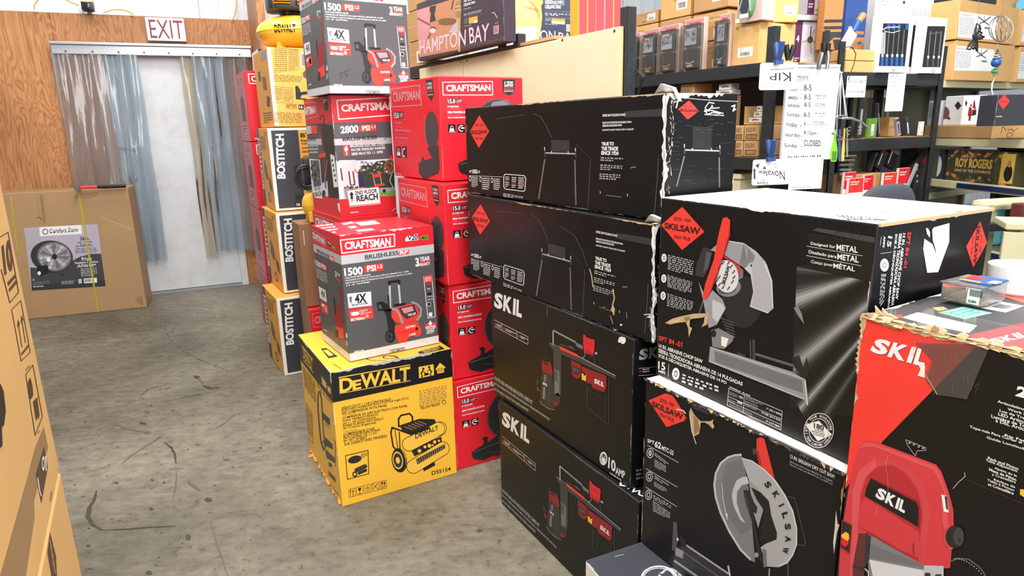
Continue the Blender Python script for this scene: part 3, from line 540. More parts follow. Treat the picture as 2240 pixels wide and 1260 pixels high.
b.P('F',[(557,757),(600,745),(640,772),(665,800),(662,822),(600,818),(568,818)],'ink',pp,2); b.P('F',[(570,775),(590,770),(600,800),(575,803)],'g80',pp,3); b.P('F',[(610,815),(668,795),(700,930),(685,990),(650,985),(630,860)],'g30',pp,2); b.S('F',[(645,705),(650,790)],12,'ink',pp,3)
b.P('F',[(692,930),(860,893),(872,920),(893,960),(885,1000),(850,1008),(812,1000),(770,1055),(720,1052),(700,1000)],'sred',pp,3); b.S('F',[(700,985),(860,955)],3,'dred',pp,4)
b.P('F',[(668,820),(690,795),(820,762),(860,785),(880,860),(850,890),(740,915),(690,895),(668,860)],'sred',pp,4); b.P('F',[(722,795),(838,768),(862,842),(780,880),(745,850)],'plum',pp,5); b.P('F',[(740,800),(822,782),(835,815),(765,838)],'pink',pp,6); b.T('F','V20 RP',(788,840,850,828,850,845,788,858),'white',.03,pp,7)
b.S('F',[(672,800),(705,810),(730,850),(750,908)],15,'g150',pp,7); b.S('F',[(820,752),(860,768),(888,800),(885,850),(860,885)],15,'g150',pp,7); b.S('F',[(690,775),(770,765)],16,'ink',pp,6)
b.E('F',658,1008,38,48,'ink',0,pp,5); b.E('F',652,1008,26,34,'g60',0,pp,6)
for i in range(5): t = i*1.257; b.S('F',[(652,1008),(652+22*math.cos(t),1008+30*math.sin(t))],7,'ink',pp,7)
b.E('F',652,1008,7,9,'ink',0,pp,8); b.T('F','CRAFTSMAN',(770,936,845,919,846,934,771,952),'white',.03,pp,8); b.E('F',856,950,10,12,'ink',0,pp,8); b.T('F','1500',(800,990,848,978,848,994,801,1006),'white',.03,pp,8)
b.S('F',[(908,562),(968,552),(995,862),(940,872)],4,'white',bd,2,True); b.P('F',[(908,560),(970,550),(972,600),(915,610)],'sred',bd,3); b.G('F',(918,568,964,560,966,594,921,602),3,'white',bd,words=(1,2),L=4)
for x, y in ((948,622),(950,690),(955,768)): b.E('F',x,y,18,11,'ink',0,bd,3)
b.P('F',[(935,618),(960,614),(962,624),(937,628)],'sred',bd,4); b.S('F',[(935,712),(975,706)],3,'white',bd); b.S('F',[(936,735),(978,728)],3,'white',bd); b.ring('F',948,768,16,16,.2,'white',bd,4); b.P('F',[(945,832),(970,828),(973,858),(948,862)],'white',bd,3); b.G('F',(935,650,965,646,965,660,936,664),1,'white',bd,words=(1,1))
b.P('F',[(918,918),(958,906),(1000,903),(998,920),(960,940),(922,934)],'sred',bd); b.P('F',[(957,888),(972,912),(958,928),(942,914)],'white',bd,3); b.T('F','WEATHER',(918,935,999,922,999,946,921,958),'white',.03,bd); b.T('F','GUARD',(930,958,987,946,987,968,932,978),'white',.03,bd); b.G('F',(925,980,990,968,988,985,930,995),2,'white',bd,words=(1,2))
b.T('F','CMEPW1500',(388,1117,462,1104,462,1116,389,1129),'white',.02); b.S('F',[(660,1110),(765,1090),(766,1116),(661,1138)],4,'ink',closed=True); b.T('F','+2B COMPLETE',(668,1113,758,1096,758,1112,669,1130),'ink',.03)
b.S('L',[(75,208),(172,270),(180,340),(82,282)],5,'pink',lg,2,True); b.T('L','CRAFTSMAN',(80,226,168,280,172,326,84,274),'white',.035,lg); b.P('L',[(190,285),(216,304),(220,345),(195,325)],'g30',bd); b.T('L','V20',(192,292,214,308,216,330,195,314),'white',.03,bd); b.P('L',[(222,325),(252,345),(254,368),(224,350)],'green',bd)
b.T('L','BRUSHLESS',(110,352,206,402,211,428,118,380),'g45',.02); b.P('L',[(212,402),(240,416),(242,458),(214,444)],'sred'); b.T('L','RP',(214,412,238,425,240,450,216,438),'white',.03,L=4)
b.T('L','1500',(97,430,140,458,146,502,103,476),'white',.03); b.P('L',[(142,455),(183,480),(188,522),(147,500)],'sred'); b.T('L','PSI',(146,462,178,482,182,514,150,496),'white',.03,L=4); b.G('L',(108,490,190,540,196,632,115,572),7,'g210')
b.T('L','3',(248,518,260,526,263,570,251,560),'white',.03); b.T('L','YEAR',(262,528,285,545,287,565,264,548),'white',.03); b.P('L',[(256,568),(287,590),(287,602),(257,582)],'sred')
b.P('L',[(125,632),(178,665),(188,756),(136,722)],'white',bd); b.T('L','4X',(143,656,174,678,180,728,148,706),'g30',.03,bd); b.P('L',[(140,742),(193,776),(201,852),(150,818)],'sred',bd); b.E('L',160,775,12,9,'white',20,bd); b.P('L',[(172,780),(186,790),(190,830),(178,822)],'white',bd)
b.S('L',[(285,640),(298,790)],14,'dred',pp); b.P('L',[(240,775),(262,765),(300,790),(316,930),(318,1035),(280,1022),(250,910)],'dred',pp); b.P('L',[(250,930),(312,950),(318,1030),(282,1018)],'sred',pp,3); b.S('L',[(240,720),(252,840)],9,'ink',pp,3); b.E('L',262,985,12,30,'ink',0,pp,4); b.E('L',338,1000,8,20,'white',0,bd); b.G('L',(328,1035,350,1050,350,1090,330,1078),4,'white',bd,words=(1,1)); b.S('L',[(165,955),(190,970)],5,'white')
b.G('T',(105,183,230,168,300,240,175,262),4,'white',words=(4,7)); b.P('T',[(395,160),(540,145),(587,168),(445,184)],'white','shipping_label'); b.G('T',(290,165,370,152,480,200,395,218),2,'white',words=(4,6)); b.P('T',[(400,215),(520,203),(545,215),(425,228)],'white')
for e in (('T',(0,0),(1,0)),('F',(0,1),(1,1))): b.wear(*e,.011,'fill',seed=11)
b.wear('T',(0,0),(.8,0),.02,'g210',seed=13,gap=.7); b.wear('F',(0,0),(0,.8),.004,'g190',seed=12,gap=.3)
PW1 = b.done(); pwF = b
PW2 = dup(PW1, Vector((-.772,2.98,1.5965))+U(31.8)*.1925+V(31.8)*.1745, 31.8, 'grey and red pressure washer carton with 175 handwritten on its front, topmost of its stack')
Z(640, 0, 5.726); wm = Matrix.Translation(PW2.location) @ Matrix.Rotation(math.radians(31.8),4,'Z'); q = Extra(PW2, F=Face((-.1925,-.1745,0),(1,0,0),(0,0,1),.385,.495,wm))
for p in ([(588,918),(600,985)],[(598,912),(628,905),(622,975)],[(650,900),(655,930),(682,925),(690,945),(668,962)],[(648,898),(725,868)]): q.S('F',p,5,'ink','handwriting',4)
q.done()
# --- tall pressure washer carton with a photograph of a garden
Z(640, 170, 3.819)
b = Carton('pressure_washer_box', 'tall red and grey pressure washer carton with garden photo and second floor reach badge', 'box', -.791, 3.061, 31.6, .279, .452, .55, 1.043, 'grey', mats=dict(T='red'))
for f in 'FL': b.R(f,0,.783,1,1,'red'); b.R(f,0,0,1,.155,'red'); b.R(f,0,.60,1,.652,'silver'); b.R(f,0,.155,1,.47,'sky',pp,1)
b.S('F',[(370,190),(860,166),(862,312),(386,348)],9,'white',lg,2,True); b.T('F','CRAFTSMAN',(405,225,852,195,854,266,410,286),'white',.035,lg)
b.T('F','2800',(396,405,548,394,552,458,402,468),'white',.035)
for q_ in ([(555,398),(572,396),(577,452),(560,455)],[(574,396),(648,390),(652,447),(578,452)],[(652,390),(694,386),(698,441),(656,446)]): b.P('F',q_,'sred')
b.T('F','PSI',(578,403,644,397,648,441,582,446),'white',.035,L=4); b.T('F','1.1',(658,399,690,396,692,421,660,424),'white',.03,L=4); b.T('F','BRUSHLESS',(416,502,702,480,704,512,418,530),'g30',.025); b.P('F',[(755,520),(785,495),(850,490),(850,498),(790,503),(768,522)],'g110')
b.P('F',[(420,567),(470,560),(477,650),(428,656)],'sred',bd); b.S('F',[(448,600),(452,645)],9,'white',bd,3); b.E('F',447,598,14,20,'white',0,bd,3); b.S('F',[(441,570),(443,590)],4,'white',bd,3); b.S('F',[(453,569),(454,590)],4,'white',bd,3)
for t, q_ in (('BRUSHLESS ELECTRIC COLD',(480,560,768,543,769,566,482,584)),('WATER PRESSURE WASHER',(485,594,774,573,775,596,487,616)),('2800 MAX PSI 1.1 GPM',(489,626,752,608,753,631,491,650))): b.T('F',t,q_,'white',.02)
b.P('F',[(385,690),(525,686),(548,770),(560,905),(430,915)],'g210',pp,2)
for i in range(9): b.S('F',[(392+i*3,705+i*22),(530+i*3,700+i*20)],1.5,'g170',pp,2.5)
for x, m in ((402,'maroon'),(470,'maroon'),(505,'maroon'),(488,'white')): b.S('F',[(x,760 if x < 450 else 785),(x+14,855 if x < 450 else 895)],12,m,pp,3)
b.P('F',[(548,800),(575,735),(620,720),(660,735),(700,700),(760,690),(800,700),(850,770),(852,930),(740,935),(600,920)],'dgreen',pp,2); b.E('F',812,745,52,62,'brown',0,pp,3)
rr = random.Random(3)
for i in range(70): b.E('F',rr.uniform(560,850),rr.uniform(700,800),rr.uniform(4,12),rr.uniform(3,9),rr.choice(('dgreen','brown','kraft','olive','sky')),0,pp,3.5,8)
for i in range(26): b.E('F',rr.uniform(430,545),rr.uniform(895,935),rr.uniform(4,10),rr.uniform(4,12),rr.choice(('dgreen','olive','g45')),0,pp,3.5,8)
b.P('F',[(425,930),(855,915),(858,985),(440,1010)],'g150',pp,3.6); b.P('F',[(730,955),(858,945),(858,980),(735,985)],'green',pp,3.8); b.P('F',[(543,790),(560,770),(582,790),(588,850),(602,915),(555,920),(548,850)],'navy',pp,4); b.E('F',568,778,9,11,'brown',0,pp,4.2,10); b.S('F',[(520,765),(535,790),(550,805)],7,'sred',pp,4)
b.P('F',[(665,808),(735,798),(740,825),(670,835)],'sred',pp,5); b.S('F',[(668,795),(690,905)],5,'g190',pp,4); b.S('F',[(728,790),(745,900)],5,'g190',pp,4); b.P('F',[(690,890),(765,880),(768,900),(695,910)],'sred',pp,5); b.E('F',765,945,13,16,'ink',0,pp,5); b.S('F',[(835,780),(810,860),(850,935)],7,'g190',pp,5); b.P('F',[(805,655),(850,648),(850,682),(810,680)],'sred',pp,5)
b.P('F',[(458,945),(716,912),(734,1045),(475,1070)],'white',bd,6); b.T('F','2ND FLOOR',(518,948,704,925,706,960,522,980),'ink',.03,bd,7); b.T('F','REACH',(530,985,710,963,714,1018,535,1036),'ink',.035,bd,7); b.P('F',[(472,978),(491,952),(512,976),(502,978),(505,1014),(485,1016),(483,980)],'ink',bd,7)
for y in (1022,1032): b.S('F',[(486,y),(507,y-2)],4,'ink',bd,7)
b.S('F',[(476,1078),(735,1052)],4,'white',bd,6); b.S('F',[(455,940),(714,906)],3,'sred',bd,6); b.T('F','CMEPW2800',(480,1122,550,1115,550,1126,481,1133),'white',.02); b.S('F',[(835,1110),(868,1085)],4,'white')
b.S('L',[(82,212),(195,205),(208,322),(97,348)],6,'pink',lg,2,True); b.T('L','CRAFTSMAN',(84,248,190,235,194,300,90,320),'white',.035,lg); b.P('L',[(255,160),(290,145),(300,255),(286,280),(266,262)],'ink',bd); b.T('L','3',(258,180,270,176,273,210,261,214),'white',.03,bd,4); b.T('L','YEAR',(272,182,290,178,291,194,274,198),'white',.03,bd,4)
b.P('L',[(215,378),(225,385),(332,400),(420,1020),(300,1000),(275,640)],'g30',pp,2); b.P('L',[(108,400),(205,392),(212,472),(120,480)],'g45',pp,2); b.T('L','2800',(104,402,155,398,160,470,112,474),'white',.03,pp,3); b.P('L',[(158,402),(204,398),(208,468),(162,470)],'sred',pp,3); b.T('L','BRUSHLESS',(112,502,195,495,196,525,118,530),'g30',.02); b.G('L',(135,560,215,560,220,640,145,645),3,'g210',bold=True)
b.S('L',[(228,350),(238,320),(256,312),(300,620),(315,900)],7,'g30',pp,3); b.S('L',[(235,400),(262,680),(280,920)],9,'dred',pp,3); b.P('L',[(222,640),(275,625),(278,660),(227,672)],'sred',pp,4); b.P('L',[(228,672),(285,660),(295,860),(245,880)],'g45',pp,3); b.S('L',[(290,690),(265,900),(282,930)],4,'g150',pp,4); b.E('L',262,965,14,26,'ink',0,pp,4)
b.P('L',[(150,690),(222,690),(240,900),(180,920)],'g80',pp,2)
for i in range(18): b.E('L',rr.uniform(155,225),rr.uniform(700,890),rr.uniform(5,10),rr.uniform(8,22),rr.choice(('dgreen','g125','g45')),0,pp,2.5,8)
b.P('L',[(315,638),(350,652),(382,912),(346,917)],'white',bd,4)
for i in range(5): b.E('L',333+i*7,690+i*42,7,12,'g45',0,bd,5,10)
b.P('L',[(310,565),(335,560),(340,620),(315,628)],'ink',bd,4); b.P('L',[(172,915),(234,905),(250,1010),(188,1002)],'white',bd,4); b.T('L','2ND FLOOR',(182,915,232,908,236,940,186,944),'ink',.03,bd,5); b.T('L','REACH',(186,955,240,945,244,988,190,994),'ink',.035,bd,5); b.P('L',[(375,1048),(400,1050),(412,1110),(402,1135),(382,1100)],'fill',bd)
b.wear('F',(0,0),(0,1),.005,'fill',seed=21,gap=.5); b.wear('T',(0,0),(1,0),.01,'fill',seed=22)
b.done()
for z, lb in ((.522,'plain red carton beneath the tall garden photo carton'),(0,'plain red carton on the floor at the bottom of the pressure washer stack')):
    b = Carton('pressure_washer_box', lb, 'box', -.795, 3.05, 31.6, .29, .46, .52, z, 'red', group=None)
    Z(640,170,3.819)
    for f in 'FL': b.R(f,0,.8,1,.97,'red'); b.S(f,[(.06,.82),(.94,.82),(.94,.95),(.06,.95)],.008,'pink',lg,2,True,'n'); b.T(f,'CRAFTSMAN',(.1,.84,.9,.93),'white',.035,lg,3,'n'); b.R(f,0,.3,1,.7,'grey')
    b.done()
# --- chop saw cartons: a column of four
Z(840, 150, 4.2)
b = Carton('chop_saw_box', 'red chop saw carton on top of the column of four', 'box', -.266, 2.663, 32.0, .39, .5, .406, 1.2295, 'red', group='red chop saw cartons')
b.S('F',[(538,126),(995,118),(997,243),(543,243)],7,'white',lg,2,True); b.T('F','CRAFTSMAN',(568,150,976,145,979,205,572,212),'white',.035,lg)
b.P('F',[(1088,100),(1202,100),(1202,215),(1147,250),(1090,215)],'g30',bd); b.T('F','3 YEAR',(1103,118,1186,116,1187,138,1104,142),'white',.03,bd); b.T('F','LIMITED',(1105,146,1186,143,1187,163,1106,167),'white',.03,bd); b.T('F','WARRANTY',(1098,172,1194,168,1195,185,1099,190),'sred',.03,bd); b.S('F',[(1100,197),(1192,195)],2,'white',bd); b.T('F','CRAFTSMAN',(1102,206,1190,204,1190,213,1103,216),'white',.02,bd)
b.P('F',[(578,275),(657,275),(657,325),(582,325)],'ink',bd); b.T('F','15.0',(584,280,653,279,654,320,588,321),'white',.03,bd); b.P('F',[(657,275),(720,274),(720,323),(657,325)],'maroon',bd); b.T('F','AMP',(663,285,714,283,714,317,663,319),'pink',.03,bd)
b.T('F','14" CHOP SAW',(580,342,688,341,688,358,582,359),'white',.03); b.T('F','SIERRA TRANSVERSAL DE 355 MM',(583,392,800,389,800,409,584,411),'white',.03); b.T('F','SCIE À TRONÇONNER DE 355 MM',(585,441,800,438,800,458,587,460),'white',.03); b.S('F',[(582,375),(705,373)],2,'pink'); b.S('F',[(584,428),(705,426)],2,'pink')
for x in (588, 676): b.P('F',[(x,513),(x+67,512),(x+69,588),(x+3,590)],'ink',bd)
b.P('F',[(606,548),(638,547),(646,576),(600,577)],'white',bd,3); b.ring('F',622,540,12,15,.3,'white',bd,3); b.ring('F',712,550,28,30,.3,'white',bd,3,60,300); b.P('F',[(705,540),(738,540),(738,552),(705,552)],'white',bd,3); b.S('F',[(598,584),(655,583)],4,'white',bd,3)
b.T('F','CMEM2500',(583,1041,690,1034,691,1056,585,1062),'white',.03)
f_ = lambda u, v: (u*.39, v*.406)
b.E('F',.265,.205,.115,.115,'plum',0,pp,2,40,'m'); b.E('F',.265,.205,.108,.108,'g45',0,pp,3,40,'m'); b.ring('F',.265,.205,.115,.115,.03,'g80',pp,4,0,360,40,'m'); b.E('F',.265,.205,.03,.03,'g30',0,pp,4,20,'m')
b.P('F',[f_(.52,.62),f_(.62,.76),f_(.80,.78),f_(.92,.64),f_(.93,.5),f_(.80,.55),f_(.7,.62)],'g110',pp,4,'n' if 0 else 'm')
b.P('F',[f_(.19,.10),f_(.18,.17),f_(.27,.20),f_(.33,.22),f_(.34,.27),f_(.31,.29),f_(.35,.31),f_(.39,.29),f_(.38,.23),f_(.55,.30),f_(.8,.34),f_(.84,.14),f_(.55,.06),f_(.5,.03),f_(.46,.06),f_(.33,.035),f_(.22,.07)],'g30',pp,5,'m')
b.P('F',[f_(.6,.3),f_(.82,.32),f_(.84,.55),f_(.7,.6),f_(.6,.5)],'g45',pp,4,'m'); b.S('F',[f_(.2,.16),f_(.55,.2),f_(.8,.26)],.004,'g80',pp,6,False,'m'); b.S('F',[f_(.36,.12),f_(.55,.08)],.004,'g60',pp,6,False,'m')
b.S('L',[(62,190),(327,153),(345,335),(73,352)],8,'pink',lg,2,True); b.T('L','CRAFTSMAN',(80,222,326,200,330,286,86,308),'pink',.035,lg)
b.P('L',[(383,108),(443,98),(460,240),(435,300),(403,250)],'g30',bd); b.T('L','3 YEAR',(391,130,440,124,443,150,395,157),'g210',.03,bd); b.T('L','LIMITED',(396,165,443,160,446,185,399,190),'g210',.03,bd); b.T('L','WARRANTY',(400,200,448,196,449,215,402,219),'sred',.03,bd); b.S('L',[(404,242),(450,238)],5,'white',bd)
b.P('L',[(90,400),(138,395),(142,462),(95,466)],'ink',bd); b.T('L','15.0',(94,406,135,402,139,456,98,460),'white',.03,bd); b.P('L',[(138,395),(178,392),(181,456),(142,462)],'maroon',bd); b.T('L','AMP',(144,408,174,405,177,446,147,450),'pink',.03,bd)
b.T('L','14" CHOP SAW',(98,488,160,490,160,508,98,506),'pink',.03); b.T('L','SIERRA TRANSVERSAL',(102,556,246,564,248,582,103,576),'pink',.03); b.T('L','SCIE À TRONÇONNER',(106,622,222,632,224,650,107,642),'pink',.03); b.S('L',[(100,532),(172,535)],2,'pink'); b.S('L',[(104,600),(180,604)],2,'pink')
for x in (115, 168): b.P('L',[(x,716),(x+40,714),(x+43,824),(x+3,814)],'ink',bd)
b.P('L',[(124,765),(146,765),(152,800),(122,798)],'white',bd,3); b.ring('L',135,752,9,20,.3,'white',bd,3); b.ring('L',186,772,17,42,.3,'white',bd,3,60,300)
b.E('L',440,565,60,172,'plum',-2,pp); b.E('L',444,565,54,166,'g60',-2,pp,3); b.P('L',[(318,870),(345,850),(350,815),(366,812),(372,845),(445,820),(500,740),(513,900),(500,960),(375,1022),(322,965)],'g45',pp,3); b.P('L',[(395,730),(500,700),(506,770),(440,815)],'g45',pp,4); b.S('L',[(370,420),(385,700)],5,'g125',pp,4); b.S('L',[(355,1000),(380,1015),(500,955)],6,'g30',pp,5)
b.T('L','CMEM2500',(105,952,165,964,166,988,107,976),'pink',.03)
b.S('T',[(0.1,.5),(.9,.5)],.02,'white',L=2,n='m'); b.wear('T',(0,0),(1,0),.012,'fill',seed=31); b.wear('T',(0,0),(0,1),.008,'pink',seed=32); b.wear('F',(0,0),(0,1),.004,'pink',seed=33,gap=.4)
CS = b.done()
for x, y, yw, z, lb in ((-.257,2.571,30,.8195,'red chop saw carton second from the top of the column of four'),(-.256,2.585,26,.4095,'red chop saw carton third from the top, beside the grey pressure washer carton'),(-.255,2.57,28,0,'red chop saw carton on the floor at the bottom of the column of four')):
    dup(CS, Vector((x,y,z))+U(yw)*.195+V(yw)*.25, yw, lb)
# --- black router table cartons: two
Z(1060, 600, 4.2)
b = Carton('router_table_box', 'black router table carton resting on an identical carton, white chip near its top edge', 'box', -.079, 2.361, -60.8, .815, .4, .44, .4435, 'black', group='black router table cartons', rough=.4)
b.SKIL('F',(97,160,348,248,342,402,86,300),'white',lg,3)
for p, w_ in (([(90,418),(400,575)],3),([(92,478),(400,645)],3),([(157,450),(157,512)],3),([(298,522),(297,588)],3),([(400,575),(400,645)],2)): b.S('F',p,w_,'white','feature_bar')
for x, y in ((92,440),(170,482),(308,548)): b.P('F',[(x,y),(x+20,y+10),(x+18,y+38),(x-2,y+28)],'dred','feature_bar')
b.G('F',(113,452,152,472,152,502,113,482),2,'white','feature_bar',words=(1,1)); b.G('F',(193,495,292,545,292,572,193,520),2,'white','feature_bar',words=(1,2)); b.G('F',(331,562,398,596,398,622,331,588),2,'white','feature_bar',words=(1,1))
b.P('F',[(530,870),(625,925),(640,1080),(645,1225),(590,1238),(510,1160),(520,1000)],'g45',pp); b.S('F',[(560,930),(556,980)],22,'g110',pp,3); b.S('F',[(550,1040),(545,1140)],20,'g125',pp,3); b.S('F',[(600,960),(592,1190)],14,'g60',pp,3); b.S('F',[(528,1010),(640,1060)],8,'g30',pp,4); b.S('F',[(516,1150),(645,1210)],7,'g30',pp,4); b.P('F',[(527,790),(612,812),(628,900),(622,935),(530,885)],'dred',pp,3); b.P('F',[(545,800),(580,810),(585,835),(545,825)],'g30',pp,4); b.S('F',[(533,800),(535,768),(575,770),(605,795),(614,830)],9,'g45',pp,4)
b.S('F',[(508,1165),(530,1195),(590,1235),(645,1242)],5,'g150',pp,4); b.E('F',488,992,14,30,'g45',0,pp,3); b.P('F',[(483,1025),(514,1062),(506,1080),(482,1062)],'dred',pp,3); b.E('F',670,1150,28,60,'g45',0,pp,3); b.P('F',[(635,1170),(672,1180),(670,1210),(636,1205)],'dred',pp,4); b.SKIL('F',(538,988,580,1008,578,1032,538,1012),'white',pp,5)
b.P('F',[(632,690),(705,722),(705,1120),(640,1090)],'g60',pp,2); b.P('F',[(640,868),(690,890),(690,1125),(645,1100)],'g110',pp,3); b.P('F',[(640,880),(672,893),(672,985),(642,970)],'g80',pp,4)
b.P('F',[(598,628),(700,670),(1208,930),(1208,962),(1010,872),(640,702),(600,655)],'g60',pp,5); b.S('F',[(868,755),(1204,930)],5,'g190',pp,6); b.S('F',[(600,628),(690,665)],4,'g150',pp,6)
b.S('F',[(634,516),(832,620)],15,'g170',pp,6); b.S('F',[(632,516),(634,650)],9,'g190',pp,6); b.S('F',[(640,522),(826,618)],4,'g45',pp,7); b.P('F',[(830,618),(905,655),(905,690),(850,665)],'g110',pp,6); b.P('F',[(690,655),(867,740),(862,762),(700,690)],'sred',pp,7); b.S('F',[(700,640),(830,690)],20,'g45',pp,6); b.S('F',[(780,655),(820,680)],5,'g125',pp,7)
b.P('F',[(910,552),(925,555),(942,577),(990,598),(995,592),(1016,605),(1012,700),(1002,742),(917,720),(910,640)],'red',pp,7); b.S('F',[(935,640),(945,632),(1002,655)],4,'dred',pp,8)
for i in range(5): b.S('F',[(930,690+i*10),(1000,718+i*9)],2.5,'dred',pp,8)
b.ring('F',905,720,25,50,.15,'g150',pp,7,-30,100); b.T('F','N',(1018,712,1036,716,1034,738,1016,734),'white',.03,pp); b.S('F',[(1010,745),(1020,820)],12,'g45',pp,4)
b.P('F',[(797,785),(890,830),(888,940),(850,962),(808,930)],'dred',pp,5); b.P('F',[(808,835),(880,870),(878,915),(850,925),(812,895)],'g30',pp,6); b.G('F',(815,850,870,878,870,915,818,890),4,'g125',pp,words=(2,3),L=7)
b.P('F',[(893,845),(1122,932),(1122,1042),(1102,1085),(990,1042),(985,1005),(942,1000),(940,920),(895,890)],'dred',pp,5); b.S('F',[(945,880),(1115,945)],3,'maroon',pp,6); b.S('F',[(942,940),(985,965),(1000,945),(1120,1000)],3,'maroon',pp,6); b.P('F',[(895,905),(914,915),(917,935),(938,920),(935,984),(897,966)],'yellow',pp,7); b.SKIL('F',(1013,955,1103,996,1098,1036,1010,998),'white',pp,7)
b.S('F',[(1145,965),(1143,1380)],9,'g45',pp,3); b.S('F',[(1115,1100),(1112,1370)],6,'g45',pp,3); b.S('F',[(945,1035),(946,1215)],7,'g60',pp,3); b.S('F',[(945,1215),(1140,1385)],9,'g45',pp,3); b.S('F',[(950,1040),(1125,1180)],6,'g45',pp,3); b.S('F',[(1000,1070),(995,1200)],6,'g30',pp,3)
for t, q_ in (('ROUTER TABLE AND FIXED BASE ROUTER COMBO KIT',(95,936,442,1160,440,1197,95,966)),('KIT DE COMBINACIÓN DE MESA DE FRESADORA Y FRESADORA DE BASE FIJA',(95,986,600,1318,600,1350,95,1016)),('KIT DE TABLE À TOUPIE ET DE TOUPIE À BASE FIXE',(95,1036,405,1235,403,1264,95,1064))): b.T('F',t,q_,'g190',.012)
Z(1080, 860, 3.15); b.ring('F',757,450,26,46,.3,'white',bd); b.P('F',[(745,440),(770,452),(766,478),(755,482),(744,466)],'white',bd); b.S('F',[(750,425),(750,445)],4,'white',bd); b.S('F',[(764,432),(764,452)],4,'white',bd); b.T('F','10',(793,438,842,470,840,548,789,514),'white',.03); b.T('F','AMP',(842,506,906,540,904,590,841,556),'white',.02); b.G('F',(800,543,902,608,902,628,800,562),1,'white')
Z(1060, 600, 4.2); b.SKIL('R',(1425,690,1700,640,1690,745,1415,792),'g170',lg,3); b.S('R',[(1418,865),(1640,840)],3,'white','feature_bar'); b.S('R',[(1416,930),(1640,915)],3,'white','feature_bar'); b.P('R',[(1420,882),(1440,878),(1438,905),(1418,908)],'dred','feature_bar'); b.G('R',(1450,870,1515,862,1515,905,1450,910),2,'white','feature_bar',words=(1,1))
Z(1080, 860, 3.15); b.G('R',(982,525,1080,505,1078,590,980,608),3,'g150',bold=True)
b.T('T','Quick',(10,.2,.2,.5),'white',.01,n='n') if 0 else None
b.S('T',[(.70,.03),(.72,.012),(.74,.03),(.735,.045),(.71,.04)],.006,'white',n='m'); b.S('T',[(.745,.02),(.75,.04),(.765,.02),(.77,.04),(.785,.025),(.8,.03)],.005,'white',n='m')
b.wear('F',(0,1),(1,1),.004,'g125',seed=41,gap=.4); b.wear('F',(1,0),(1,1),.006,'g150',seed=42,gap=.3); b.wear('F',(0,0),(0,1),.004,'g110',seed=43,gap=.5)
Z(1060, 600, 4.2); SK = b.done()
q = Extra(SK, F=b.faces['F'])
SK2 = dup(SK, Vector((-.061,2.304,0))+U(-61.3)*.4075+V(-61.3)*.2, -61.3, 'black router table carton on the concrete floor under an identical carton')
q.P('F',[(1228,610),(1240,578),(1262,572),(1296,582),(1300,615),(1285,638),(1262,640),(1255,625),(1232,628)],'white','torn_patch',4); q.S('F',[(575,290),(580,330),(575,390)],4,'g110','torn_patch',4); q.S('F',[(585,292),(800,365)],4,'g110','torn_patch',4); q.done()
# --- long black folding stand cartons: two
Z(1000, 190, 3.5)
b = Carton('folding_stand_box', 'long black saw stand carton with frayed white end, on top of an identical carton', 'box', -.159, 2.505, -58.06, 1.02, .26, .309, 1.199, 'black', group='long black saw stand cartons', rough=.3)
b.P('F',[(170,218),(246,340),(166,468),(98,342)],'sred',lg); b.T('F','SKILSAW',(106,334,232,326,232,360,106,364),'ink',.03,lg); b.T('F','ESTD. 1924',(140,284,202,282,202,300,140,302),'ink',.01,lg); b.T('F','STAY TRUE',(140,386,198,386,198,404,140,404),'ink',.01,lg)
b.T('F','SPT',(93,640,116,638,116,658,93,658),'white',.02); b.T('F','5002',(118,632,156,632,156,665,118,663),'white',.03); b.T('F','-FS',(157,642,176,642,176,660,157,660),'white',.02); b.S('F',[(92,680),(345,690)],2.5,'white')
for x, y in ((100,702),(180,708),(267,715)): b.ring('F',x,y,8,20,.3,'white')
for q_ in ((112,688,160,692,158,775,110,768),(192,695,250,698,248,797,192,788),(280,700,330,705,328,798,280,790)): b.G('F',q_,6,'g210',words=(1,2))
b.S('F',[(368,668),(515,680),(527,700),(520,790),(510,800),(368,782),(358,765),(358,685)],5,'white',bd,2,True)
for q_ in ((370,685,400,687,398,775,368,770),(420,690,455,692,452,780,418,776),(470,692,515,696,512,786,468,782)): b.G('F',q_,6,'g210',bd,words=(1,1),bold=True)
b.P('F',[(370,715),(398,717),(397,728),(370,726)],'dred',bd,4); b.P('F',[(420,733),(453,735),(452,746),(420,744)],'dred',bd,4); b.P('F',[(486,730),(515,732),(514,743),(486,741)],'dred',bd,4)
b.G('F',(355,812,508,842,506,866,355,845),3,'g210')
def stand_art(f, pts):
    (x0,y0),(x1,y1),(xa,ya),(xb,yb) = pts
    b.S(f,[(x0,y0),(x1,y1)],9,'g170',pp); b.S(f,[(x0,y0+8),(x1,y1+8)],4,'g60',pp)
    for x, y in ((x0,y0),(x1,y1)): b.S(f,[(x,y-42),(x+2,y+28)],11,'g60',pp,3); b.S(f,[(x-2,y-42),(x,y-20)],6,'g190',pp,4)
    for t in (.22, .76): b.S(f,[(x0+(x1-x0)*t,y0+(y1-y0)*t-14),(x0+(x1-x0)*t+3,y0+(y1-y0)*t+4)],7,'g190',pp,4)
    b.S(f,[(x0,y0+50),(xa,ya)],12,'g80',pp); b.S(f,[(x1-6,y1+50),(xb,yb)],11,'g80',pp); b.S(f,[(x0-2,y0+55),(xa-2,ya)],4,'g125',pp,3); b.S(f,[(x1-4,y1+55),(xb+3,yb)],4,'g125',pp,3)
stand_art('F', [(672,505),(908,512),(626,858),(910,905)])
b.P('F',[(720,405),(862,410),(860,500),(722,494)],'g45',pp,1)
